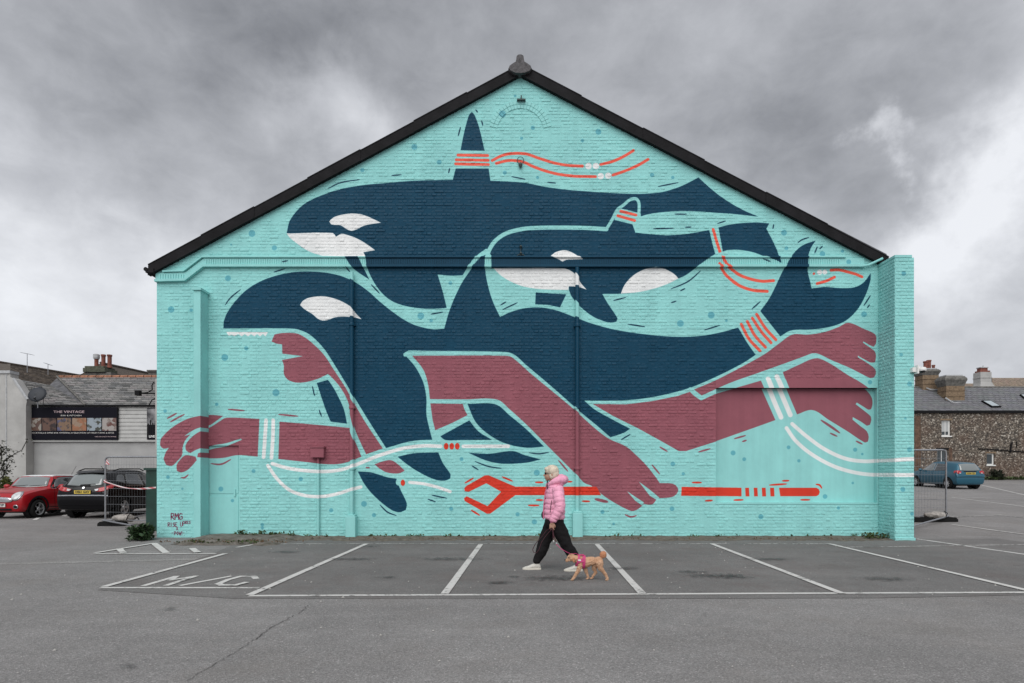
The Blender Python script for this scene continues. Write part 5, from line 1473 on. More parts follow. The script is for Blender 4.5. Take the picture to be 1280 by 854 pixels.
def stack(name, px0, px1, pyb, pyt, y, mat, depth=.8, cap=None, flash=None, parent=fh):
    z_ = lambda py: P(0,py,y).z; x_ = lambda px: P(px,0,y).x
    m = MB(); m.box(x_(px0), x_(px1), y, y+depth, z_(pyb)-.8, z_(pyt))
    for f_ in (.35, .68): 
        zz_ = z_(pyb)+(z_(pyt)-z_(pyb))*f_; m.box(x_(px0)-.035, x_(px1)+.035, y-.035, y+depth+.035, zz_-.03, zz_+.03)
    o = m.build(name, mat, parent)
    if cap:
        c0, c1, t0, t1 = cap; m = MB()
        cxm, hw_ = (x_(c0)+x_(c1))/2, (x_(c1)-x_(c0))/2; bw = (x_(px1)-x_(px0))/2
        prof = [(bw, z_(t1)), (hw_*.95, z_(t1)+(z_(t0)-z_(t1))*.45), (hw_, z_(t1)+(z_(t0)-z_(t1))*.6), (hw_*.97, z_(t1)+(z_(t0)-z_(t1))*.78), (bw*1.0, z_(t0))]
        vs = []
        for hw2, z in prof: e_ = hw2-bw; vs += [(cxm-hw2, y-e_, z), (cxm+hw2, y-e_, z), (cxm+hw2, y+depth+e_, z), (cxm-hw2, y+depth+e_, z)]
        k_ = len(prof); fs = [(4*i+j, 4*i+(j+1)%4, 4*i+4+(j+1)%4, 4*i+4+j) for i in range(k_-1) for j in range(4)]+[(3,2,1,0), tuple(4*(k_-1)+j for j in range(4))]
        m.add(vs, fs); m.build('chimney_cap', M_CEM, o)
        m = MB(); m.box(cxm-bw*.9, cxm+bw*.9, y+.05, y+depth-.05, z_(t0)+.001, z_(t0)+.09); m.build('cap_flaunching', M_LEAD, o)
    return o, x_, z_
o1, x_, z_ = stack('chimney', 1153.5, 1173.5, 486, 468, 46.2, M_CHIM, .9, (1151, 1175, 461.5, 469))
def pot(o, px, hwp, pb_, pt_, y, tilt=0):
    m = MB(); r_ = hwp*y/F; m.lathe([(r_, P(0,pb_,y).z), (r_*.85, P(0,pb_,y).z+.1), (r_*.85, P(0,pt_,y).z-.12), (r_*1.05, P(0,pt_,y).z-.08), (r_, P(0,pt_,y).z), (r_*.7, P(0,pt_,y).z), (r_*.65, P(0,pt_,y).z-.4)], (P(px,0,y).x, y, 0), 14, cap=False)
    m.build('chimney_pot', M_POT, o)
pot(o1, 1157, 2.8, 462, 451.8, 46.5); pot(o1, 1161, 2.8, 462, 450.4, 46.8); pot(o1, 1166.8, 1.9, 462, 456.4, 46.6)
o2, x_, z_ = stack('chimney', 1182.7, 1205.8, 503, 481, 44.7, M_CHIM, .9, (1180, 1207.8, 470, 482.5))
m = MB(); m.tube([P(1181.5,497.4,44.62), P(1192,504,44.4), P(1207,504.4,44.4)], .06, 5); m.build('flashing', M_LEAD, o2)
m = MB(); m.tube([P(1158,485,46.1), P(1163,487,46.0), P(1175,487.4,46.0)], .05, 5); m.build('flashing', M_LEAD, o1)

# roofs and white chimney beyond the flint house
bh = thing('far_tiled_house', 'house with a faded brown tiled roof and a white chimney beyond the flint house', 'building')
Yb = 54.0
def quadroof(px0, px1, top, bot, seed):
    a_, b_, c_, d_ = P(px0,bot,Yb), P(px1,bot,Yb), P(px1,top,Yb+3), P(px0,top,Yb+3)
    m = MB(); m.add([a_,b_,c_,d_], [(0,1,2,3)]); m.add([d_,c_,(c_.x,c_.y+3,b_.z),(d_.x,d_.y+3,a_.z)], [(0,1,2,3)]); m.build('roof_deck', TL2[0], bh); slates('roof_tiles', a_, b_, c_, d_, .3, .25, TL2, bh, seed)
    m = MB(); m.box(a_.x+.1, b_.x-.1, Yb+.3, Yb+5.5, 0, a_.z); m.build('wall', M_RENDER2, bh)
quadroof(1240, 1480, 472.5, 500, 3); quadroof(1196, 1239.6, 479.5, 500, 4)
ow, x_, z_ = stack('chimney', 1225.6, 1239.5, 487, 465, 50.5, M_RENDER2, .8, None, parent=bh)
m = MB(); vs = [(x_(1222.5),50.3,z_(486)),(x_(1243),50.3,z_(486)),(x_(1239.4),50.45,z_(478)),(x_(1225.7),50.45,z_(478))]; m.prism(vs, (0,.8,0)); m.build('chimney_base', M_RENDER2, ow)
m = MB(); m.box(x_(1226.5), x_(1239), 50.6, 51.2, z_(465)+.001, z_(463)); m.box(x_(1228), x_(1237), 50.7, 51.1, z_(463), z_(459.4)); m.build('brick_top', M_POT, ow)
m = MB(); m.box(x_(1227.4), x_(1237.6), 50.65, 51.15, z_(459.4), z_(458.4)); m.tube([(x_(1233.5),50.9,z_(458.4)), (x_(1233.5),50.9,z_(456))], .04, 6); m.build('pot_cowl', M_LEAD, ow)
m = MB(); m.box(x_(1237.2), x_(1242.3), 51.4, 52.0, z_(480), z_(463.5)); m.build('rear_stack', M_RENDER2, ow)

# bush and grass at the foot of the flint wall
def bush(name, label, cat, c, rx, ry, rz_, n_, size, mat, seed, stems=8, group=None, top=False):
    r = random.Random(seed); t = thing(name, label, cat, c, group=group)
    m = MB()
    for _ in range(n_):
        while True:
            v = Vector((r.uniform(-1,1), r.uniform(-1,1), r.uniform(0,1)))
            lim = 0.75+0.35*mnoise.noise(v*2.1+Vector((seed,0,0)))
            if v.length < lim and (v.length > lim*.45 or r.random() < .3): break
        leaf_mb(m, (v.x*rx, v.y*ry, v.z*rz_), size*(.6+.8*r.random()), r, .3)
    m.build('leaves', mat, t, kind='stuff')
    m = MB()
    for _ in range(stems):
        a_ = r.random()*2*pi; q = r.random()*.6
        m.tube([(0,0,-.03), (cos(a_)*rx*q*.5, sin(a_)*ry*q*.5, rz_*.4), (cos(a_)*rx*q, sin(a_)*ry*q, rz_*.85)], [size*.12, size*.08, size*.03], 5)
    m.build('stems', M_TWIG, t)
    return t
g_ = G(1246, 600.3)
bush('dark_bush', 'dark low bush against the foot of the flint wall', 'bush', (P(1246,0,42.9).x, 42.9, gz(30,42.9)), .75, .4, .95, 900, .12, material('dark leaves', (.035,.045,.025), .7, col2=(.015,.02,.012), var_scale=6), 5)
r = random.Random(31); sp = [(fx(1225)+r.random()*5, YF-.3-r.random()*.5, gz(30,43), .25, .16, 18) for _ in range(40)]
weeds('wall_grass', sp, M_GRASS, 12, .14)
# ivy clump at the left corner of the hall
bush('ivy_clump', 'low green ivy clump at the left foot of the painted wall', 'plant', (P(176,0,13.15).x, 13.15, 0), .40, .35, .42, 700, .085, M_LEAF, 3)
bush('hedge', 'yellow-green hedge behind the red car at the left edge', 'hedge', (P(6,0,25.2).x, 25.2, 0), .95, .6, 1.55, 2600, .12, M_LEAF2, 7)
bt = thing('bare_tree', 'thin dark branches with a few leaves at the left edge', 'tree', (P(-8,0,24.6).x, 24.6, 0))
m = MB(); r = random.Random(8); lv = MB(); o_ = P(-8,0,24.6)
def T_(px, py): v = P(px, py, 24.6); return (v.x-o_.x, 0, v.z)
m.tube([(0,0,0), T_(-9,600), T_(-6,570)], [.07,.05,.03], 8); m.build('trunk', M_TWIG, bt)
m = MB()
brs = [[(-8,600),(2,585),(6,575),(14,571),(19,567),(27,563),(33,551)], [(-7,590),(1,578),(2,566),(1,556)], [(-8,580),(-2,570),(3,563.5),(8,564)], [(-8,605),(4,595),(9,583),(12,577)], [(2,585),(5,590),(9,592)]]
for bset in brs[:5]:
    pts = [T_(*q) for q in bset]; m.tube(pts, [.03*(1-.7*i/(len(pts)-1)) for i in range(len(pts))], 5)
    for q in pts[1:]:
        for _ in range(34 if bset is not brs[0] else 7): leaf_mb(lv, (q[0]+r.gauss(0,.10), r.gauss(0,.12), q[2]+r.gauss(0,.10)), .10*(.6+.7*r.random()), r, 0)
m.build('branches', M_TWIG, bt); lv.build('leaves', material('dull dark leaves', (.045,.05,.03), .7, col2=(.02,.022,.015), var_scale=6), bt, kind='stuff')

# ------------------------------------------------------------------ temporary site fences
def site_fence(name, label, p0, direction, L_, z1_, clip_a, feet_label):
    """p0: foot of the visible end post; panel runs along direction for L_ metres"""
    ang = atan2(direction[1], direction[0])
    t = thing(name, label, 'fence', p0, (0,0,ang))
    m = MB(); R_ = .025; c_ = .10
    pts = [(0,0,.10), (0,0,z1_-c_)] + [(c_-c_*cos(k*pi/8), 0, z1_-c_+c_*sin(k*pi/8)) for k in range(1,5)] + [(L_-c_,0,z1_)] + [(L_-c_+c_*sin(k*pi/8), 0, z1_-c_+c_*cos(k*pi/8)) for k in range(1,5)] + [(L_,0,.10)]
    m.tube(pts, R_, 8); m.tube([(0,0,.16),(L_,0,.16)], .014, 8); m.build('frame', M_STEEL, t)
    m = MB(); m.tube([(0,0,.0),(0,0,.30)], .024, 8); m.tube([(L_,0,0),(L_,0,.3)], .024, 8); m.build('socket', M_STEEL, t)
    w_ = MB(); q = .0028
    k = int(L_/.085)
    for i in range(1, k): x = L_*i/k; w_.add([(x-q,0,.16),(x+q,0,.16),(x+q,0,z1_-.02),(x-q,0,z1_-.02),(x,-q,.16),(x,q,.16),(x,q,z1_-.02),(x,-q,z1_-.02)], [(0,1,2,3),(4,5,6,7)])
    k = 8
    for j in range(1, k): z = .16+(z1_-.16)*j/k; w_.add([(0,0,z-q*1.5),(L_,0,z-q*1.5),(L_,0,z+q*1.5),(0,0,z+q*1.5),(0,-q,z),(L_,-q,z),(L_,q,z),(0,q,z)], [(0,1,2,3),(4,5,6,7)])
    w_.build('wire_mesh', M_STEEL, t, kind='stuff')
    return t
def foot_block(label, c, ang, group='black rubber fence feet'):
    t = thing('fence_foot', label, 'fence foot', c, (0,0,ang), group)
    m = MB(); m.prism_y([(-.36,0),(.36,0),(.36,.07),(.30,.125),(-.30,.125),(-.36,.07)], -.11, .11); o = m.build('block', M_RUBBER, t)
    m = MB(); m.box(-.2,-.08,-.115,.115,.126,.135); m.box(.08,.2,-.115,.115,.126,.135); m.build('rib', M_RUBBER, t)
    return t
gl = G(133, 658.5)
YLf = F*H/(657-HY)
pL = Vector((P(131.8,0,YLf).x, YLf, 0))
site_fence('site_fence', 'galvanised mesh fence panel left of the painted hall with striped tape on it', (pL.x, pL.y, .0), (1, -0.18), 2.6, P(0,571.5,YLf).z, None, None)
foot_block('black rubber fence foot under the left panel in front of the black car', (pL.x+.28, pL.y-.10, 0), 0.05)
gr = G(1182.5, 652)
site_fence('site_fence', 'galvanised mesh fence panel right of the painted hall in front of the blue car', (gr.x, gr.y, gr.z), (-1, .02), 3.2, P(0,562.6,gr.y).z-gr.z, None, None)
foot_block('black rubber fence foot by the right panel post', (gr.x-.12, gr.y-.05, gr.z), 0.03)
foot_block('black rubber fence foot nearest the right brick pier', (P(1149,0,gr.y-.1).x, gr.y-.1, gr.z), -0.1)
M_SACK = material('dusty sandbag', (.45,.42,.39), .95, col2=(.20,.185,.17), var_scale=14, bump=.7, bump_scale=26)
def sandbag(label, c, ang, sc=1.0):
    m = MB(); nu, nv = 22, 12; vs = []
    for j in range(nv+1):
        v = -1+2*j/nv
        for i in range(nu):
            a_ = 2*pi*i/nu; k = (1-abs(v)**3.2)**.5 if abs(v) < 1 else 0
            x = v*.30; y = cos(a_)*.19*(k*.9+.06); z = .10+sin(a_)*.10*(k*.95+.05)
            nz = mnoise.noise(Vector((x*8, y*8, z*8+ang)))*.035; vs.append((x, y+nz*.5, max(0, z+nz)))
    m.add(vs, [(j*nu+i, j*nu+(i+1)%nu, (j+1)*nu+(i+1)%nu, (j+1)*nu+i) for j in range(nv) for i in range(nu)]+[tuple(range(nu-1,-1,-1)), tuple(nv*nu+i for i in range(nu))])
    t = thing('sandbag', label, 'sandbag', c, (radians(-6),0,ang)); t.scale = (sc,sc,sc); m.build('sack', M_SACK, t, smooth=True)
    m = MB(); m.tube([(.27,0,.10),(.36,.03,.12),(.38,.06,.06)], .018, 6); m.tube([(.20,-.16,.05),(.24,-.17,.15),(.22,-.08,.21)], .012, 5); m.build('tie', M_BLACKP, t)
sandbag('pale dusty sandbag lying on the foot of the left fence', (P(154,0,YLf).x, YLf+.03, .10), -.12, 1.08)
sandbag('grey brown sandbag on the feet of the right fence panel', (P(1166,0,gr.y).x, gr.y-.1, gr.z+.09), .1, 1.0)
m = MB(); a_ = Vector((pL.x, pL.y-.12, .16)); b_ = G(180, 662); m.tube([a_, (b_.x, b_.y, .05)], .022, 8)
m.tube([Vector((P(163,0,YLf+.4).x, YLf+.4, .16)), Vector((P(196,0,YLf+1.2).x, YLf+1.2, .34))], .016, 8)
tag(m.build('brace_pole', M_STEEL, recalc=True), 'pale steel brace poles lying low across the left fence foot', 'brace')
m = MB(); m.tube([Vector((gr.x+.05, gr.y-.03, gr.z+.16)), G(1143,662)+Vector((0,0,.10)), G(1120,672)+Vector((0,0,.06))], .022, 8)
tag(m.build('brace_pole', M_STEEL, recalc=True), 'pale steel brace pole slanting from the right fence post to the brick pier', 'brace')
# red and white tape
def striped(name, c1, c2, sc):
    mt = bpy.data.materials.new(name); mt.use_nodes = True; t = mt.node_tree; b = t.nodes['Principled BSDF']
    g = t.nodes.new('ShaderNodeNewGeometry'); wv = t.nodes.new('ShaderNodeTexWave'); wv.inputs['Scale'].default_value = sc; wv.bands_direction = 'DIAGONAL'
    t.links.new(g.outputs['Position'], wv.inputs['Vector']); r = t.nodes.new('ShaderNodeValToRGB'); r.color_ramp.interpolation = 'CONSTANT'
    r.color_ramp.elements[0].color = (*c1,1); r.color_ramp.elements[1].position = .5; r.color_ramp.elements[1].color = (*c2,1)
    t.links.new(wv.outputs[0], r.inputs[0]); t.links.new(r.outputs[0], b.inputs['Base Color']); b.inputs['Roughness'].default_value = .4; return mt
M_TAPE = striped('barrier tape', (.50,.10,.11), (.66,.62,.62), 7.0)
m = MB(); A3 = Vector((pL.x, pL.y-.03, P(0,602,YLf).z)); B3_ = Vector((XL+.02, D+.5, 0)); yB = D+.4; B3_ = Vector((P(195,0,yB).x, yB, P(0,609.5,yB).z)); n = 18; pr = None
for i in range(n+1):
    t_ = i/n; c_ = A3.lerp(B3_, t_)-Vector((0,0,.10*sin(pi*t_))); tw = .5+.5*sin(t_*9); q = Vector((0, .03*(1-tw), .022*(.35+.65*tw)))
    cur = (c_-q, c_+q)
    if pr: m.add([pr[0], cur[0], cur[1], pr[1]], [(0,1,2,3)])
    pr = cur
m.box(A3.x-.022, A3.x+.03, A3.y-.01, A3.y+.055, A3.z-.04, A3.z+.05)
tag(m.build('barrier_tape', M_TAPE), 'red and white striped tape strung from the left fence to the painted hall', 'tape')
m = MB(); zc = P(0,577,YLf).z; m.prism_y([(pL.x+.02, zc-.09), (pL.x+.14, zc-.09), (pL.x+.10, zc+.02), (pL.x+.05, zc+.06)], pL.y-.03, pL.y-.02)
tag(m.build('warning_tag', M_TAPE), 'small red and white tag at the top corner of the left fence', 'tag')
gp = thing('green_cabinet', 'dark green metal cabinet squeezed behind the left corner of the painted hall', 'cabinet')
yc = 15.2; M_GREEN = material('dark green paint', (.012,.045,.035), .5, var=.3, var_scale=4)
m = MB(); m.box(P(182.5,0,yc).x, P(182.5,0,yc).x+.75, yc, yc+.5, 0, P(0,588,yc).z); m.build('body', M_GREEN, gp)
m = MB(); m.box(P(180.6,0,yc).x, P(182.5,0,yc).x+.8, yc-.04, yc+.54, P(0,588,yc).z+.001, P(0,585,yc).z); m.build('lid', M_GREEN, gp)
m = MB(); m.box(P(184.5,0,yc).x, P(184.5,0,yc).x+.5, yc-.012, yc-.001, .12, P(0,592,yc).z); m.build('door', M_GREEN, gp)
# ------------------------------------------------------------------ cars
def catmull_rows(st, n_sub=4):
    """st: list of (s, [params]) -> finer list"""
    out = []
    for i in range(len(st)-1):
        p0, p1, p2, p3 = st[max(i-1,0)], st[i], st[i+1], st[min(i+2,len(st)-1)]
        for k in range(n_sub):
            t = k/n_sub; h1, h2, h3, h4 = 2*t**3-3*t**2+1, t**3-2*t**2+t, -2*t**3+3*t**2, t**3-t**2
            row = []
            for a0, a1, a2, a3, x0_, x1_, x2_, x3_ in zip(p0, p1, p2, p3, [p0[0]]*len(p0), [p1[0]]*len(p0), [p2[0]]*len(p0), [p3[0]]*len(p0)):
                d = x2_-x1_
                m1 = (a2-a0)/(x2_-x0_+1e-9)*d if i > 0 else (a2-a1); m2 = (a3-a1)/(x3_-x1_+1e-9)*d if i+2 < len(st) else (a2-a1)
                row.append(h1*a1+h2*m1+h3*a2+h4*m2)
            row[0] = p1[0]+(p2[0]-p1[0])*t
            out.append(row)
    out.append(list(st[-1])); return out

def car(name, label, cat, loc, rot, spec):
    L_ = spec['L']; paint = spec['paint']; t = thing(name, label, cat, loc, rot)
    # body: sections along the length, front at +x
    rows = catmull_rows(spec['stations'], 5); vs = []; NP = 22
    for s_, zb_, zbelt, ztop, w_, wt in rows:
        x = L_/2-s_
        half = [(0, zb_), (w_*.55, zb_), (w_*.86, zb_+.01), (w_*.955, zb_+.09), (w_*.985, zb_+(zbelt-zb_)*.35), (w_, zb_+(zbelt-zb_)*.62), (w_*.985, zb_+(zbelt-zb_)*.86), (w_*.955, zbelt),
                (wt+(w_*.94-wt)*.45, zbelt+(ztop-zbelt)*.52), (wt+.015, zbelt+(ztop-zbelt)*.86), (wt*.90, ztop-.012), (wt*.5, ztop+.006), (0, ztop+.012)]
        ring = [(x, y, z) for y, z in half] + [(x, -y, z) for y, z in half[-2:0:-1]]
        vs += ring; NP = len(ring)
    m = MB(); k = len(rows)
    m.add(vs, [(i*NP+j, i*NP+(j+1)%NP, (i+1)*NP+(j+1)%NP, (i+1)*NP+j) for i in range(k-1) for j in range(NP)] + [tuple(range(NP-1,-1,-1)), tuple((k-1)*NP+j for j in range(NP))])
    body = m.build('body', paint, t, smooth=True, recalc=True)
    wr_, wb_, tw = spec['wheel_r'], spec['wheelbase'], spec['track']/2
    xf = L_/2-spec['front_overhang']; xr = xf-wb_
    cut = MB()
    for x in (xf, xr):
        for sgn in (-1, 1):
            y0_, y1_ = (tw-.16, tw+.6) if sgn > 0 else (-tw-.6, -tw+.16)
            q = [(x+(wr_+.055)*cos(2*pi*i/28), wr_+.01+(wr_+.055)*sin(2*pi*i/28)) for i in range(28)]
            cut.prism_y(q, y0_, y1_)
    co = cut.build('cutter', M_BLACKP, None, recalc=True); co.matrix_world = t.matrix_world.copy()
    co.parent = t
    bo = body.modifiers.new('b', 'BOOLEAN'); bo.operation = 'DIFFERENCE'; bo.object = co; bo.solver = 'EXACT'
    dg = bpy.context.evaluated_depsgraph_get(); dg.update()
    bm = bmesh.new(); bm.from_mesh(body.data); bvh = BVHTree.FromBMesh(bm); bm.free()
    bake(body, True)
    cm = co.data; bpy.data.objects.remove(co); bpy.data.meshes.remove(cm)
    # sharpen the cut edges
    try: body.data.set_sharp_from_angle(angle=radians(40))
    except Exception: pass
    def cast(mode, a, b):
        if mode in ('L', 'R'):
            sg_ = 1 if mode == 'L' else -1; h_ = bvh.ray_cast(Vector((a, sg_*3, b)), Vector((0, -sg_, 0)))
        elif mode == 'F': h_ = bvh.ray_cast(Vector((5, a, b)), Vector((-1, 0, 0)))
        elif mode == 'B': h_ = bvh.ray_cast(Vector((-5, a, b)), Vector((1, 0, 0)))
        else: h_ = bvh.ray_cast(Vector((a, b, 4)), Vector((0, 0, -1)))
        return h_[0], h_[1]
    def panel(nm, poly, mode, mat, off=.006, parent=t, K=5, smooth_=True):
        q = crv(poly, True, .05, 50) if smooth_ else crv(poly, True, .06, 5)
        cx_ = sum(p[0] for p in q)/len(q); cy_ = sum(p[1] for p in q)/len(q); vs_ = []; ok = True; last_ = None
        ctr = None
        pts_ = [(cx_, cy_)] + [(cx_+(p[0]-cx_)*kk/K, cy_+(p[1]-cy_)*kk/K) for kk in range(1, K+1) for p in q]
        for a, b in pts_:
            hp, hn = cast(mode, a, b)
            if hp is None:
                if last_ is None: last_ = Vector((0,0,0))
                v = last_.copy()
            else:
                v = hp+hn*off; last_ = v
            vs_.append(v)
        n_ = len(q); fs = [(0, 1+i, 1+(i+1)%n_) for i in range(n_)]
        for kk in range(K-1):
            o_ = 1+kk*n_; fs += [(o_+i, o_+n_+i, o_+n_+(i+1)%n_, o_+(i+1)%n_) for i in range(n_)]
        mm = MB(); mm.add(vs_, fs); o = mm.build(nm, mat, parent, smooth=True)
        sm = o.modifiers.new('s', 'SOLIDIFY'); sm.thickness = off*1.6; sm.offset = 0; return bake(o, True)
    def strip(nm, pts_, w_, mode, mat, off=.004, parent=t):
        q = crv(pts_, False, .04, 50) if len(pts_) > 2 else [tuple(Vector(pts_[0]).lerp(Vector(pts_[1]), i/14)) for i in range(15)]
        mm = MB(); vs_ = []
        for i, p_ in enumerate(q):
            a_ = Vector(q[min(i+1, len(q)-1)])-Vector(q[max(i-1, 0)]); nn = Vector((-a_.y, a_.x)).normalized()*w_/2
            for sg_ in (-1, 1):
                hp, hn = cast(mode, p_[0]+nn.x*sg_, p_[1]+nn.y*sg_)
                vs_.append(hp+hn*off if hp is not None else (vs_[-2] if len(vs_) > 1 else Vector((0,0,0))))
        mm.add(vs_, [(2*i, 2*i+1, 2*i+3, 2*i+2) for i in range(len(q)-1)]); return mm.build(nm, mat, parent, smooth=True)
    # wheels
    tyre = MB(); tyre.lathe([(wr_*.66,-.10),(wr_*.90,-.105),(wr_*.985,-.08),(wr_,0),(wr_*.985,.08),(wr_*.90,.105),(wr_*.66,.10)], (0,0,0), 32, 'Y', cap=False)
    tyre.lathe([(wr_*.66,-.10),(wr_*.64,0),(wr_*.66,.10)], (0,0,0), 32, 'Y', cap=False)
    tyre_me = tyre.mesh('tyre', M_RUBBER, True)
    rim = MB(); rim.lathe([(wr_*.66,-.095),(wr_*.68,-.10),(wr_*.60,-.085),(wr_*.60,.04)], (0,0,0), 30, 'Y', cap=False)
    ns = spec['spokes']
    for i in range(ns):
        a = 2*pi*i/ns
        Rm = Matrix.Rotation(a, 4, 'Y')
        for dd in ((-.5, .5) if spec.get('twin') else (0,)):
            q = [Vector((wr_*.12, -.075, -wr_*.06+dd*.03)), Vector((wr_*.63, -.088, -wr_*.05+dd*wr_*.16)), Vector((wr_*.63, -.088, wr_*.05+dd*wr_*.16)), Vector((wr_*.12, -.075, wr_*.06+dd*.03))]
            rim.prism([Rm @ v for v in q], (0, .03, 0))
    rim.lathe([(wr_*.001,-.095),(wr_*.17,-.09),(wr_*.2,-.07),(wr_*.2,-.04)], (0,0,0), 16, 'Y', cap=False)
    rim_me = rim.mesh('rim', spec.get('rim_mat', M_RIM), False, True)
    hub = MB(); hub.lathe([(wr_*.6,.0),(.02,.0)], (0,0,0), 20, 'Y'); hub_me = hub.mesh('brake_disc', M_RUBBER)
    for x in (xf, xr):
        for sgn in (-1, 1):
            e = bpy.data.objects.new('wheel', None); COL.objects.link(e); e.parent = t; e.empty_display_size = .1
            e.location = (x, sgn*(tw-.0), wr_); e.rotation_euler = (0, 0, 0 if sgn < 0 else pi)
            link('tyre', tyre_me, e); link('rim', rim_me, e); link('brake_disc', hub_me, e)
    ws_ = MB()
    for x in (xf, xr):
        for sgn in (-1, 1): ws_.lathe([(wr_+.052,0),(wr_+.052,.19)], (x, (tw-.19 if sgn > 0 else -tw), wr_+.01), 24, 'Y', cap=False)
    ws_.box(xr-.35, xf+.3, -tw+.2, tw-.2, spec['stations'][3][1]-.03, spec['stations'][3][1]+.1)
    ws_.build('wheel_well', M_BLACKP, t)
    spec['details'](t, panel, strip, cast, L_, xf, xr, wr_, tw)
    return t

M_RIM = material('silver alloy', (.50,.51,.52), .35, .6)
M_CGLASS = material('car glass', (.045,.052,.055), .04, spec=1.0, coat=.6)
M_CGLASS2 = material('car glass with painted sky', (.16,.18,.18), .04, spec=1.0, coat=.8)  # pale base colour stands in for the sky reflected in the glass
M_CHROME = material('chrome', (.62,.63,.65), .18, .9)
M_REDL = material('red lamp lens', (.38,.02,.025), .15, coat=.6)
M_CLEARL = material('clear lamp lens', (.55,.57,.58), .12, coat=.8, var=.3, var_scale=18, obj=True)
M_PLATEY = material('yellow number plate', (.62,.46,.08), .5)
M_PLATEW = material('white number plate', (.62,.62,.60), .5)
M_PLATET = material('plate characters', (.02,.02,.02), .6)
M_SEAM = material('panel gap', (.006,.006,.006), .8)
P_RED = material('red car paint', (.34,.008,.014), .28, spec=.3, coat=.35)
P_BLACK = material('black car paint', (.002,.002,.003), .2, spec=.15, coat=.28)
P_BLUE = material('teal blue car paint', (.022,.105,.16), .30, .2, spec=.35, coat=.4)
P_WHITE = material('white car roof paint', (.62,.63,.64), .25, coat=.8)

def plate(t, x, z, txt, mat, rear=True, h=.11, y=0, w=.52):
    m = MB(); m.box(x-.008, x+.008, y-w/2, y+w/2, z-h/2, z+h/2); o = m.build('number_plate', mat, t)
    rot = (radians(90), 0, radians(-90)) if rear else (radians(90), 0, radians(90))
    text('plate_text', txt, (x+(-.012 if rear else .012), y, z), .10, M_PLATET, o, w*.88, rot, bold=.003)
    return o
def mirror(t, mat, x, z, w_, both=True):
    for sg_ in (-1, 1):
        m = MB(); m.ell((x, sg_*(w_+.12), z), (.07, .11, .075), 14, 10); m.tube([(x-.01, sg_*(w_-.06), z-.06), (x, sg_*(w_+.04), z-.02)], .025, 6)
        m.build('mirror', mat, t, smooth=True)

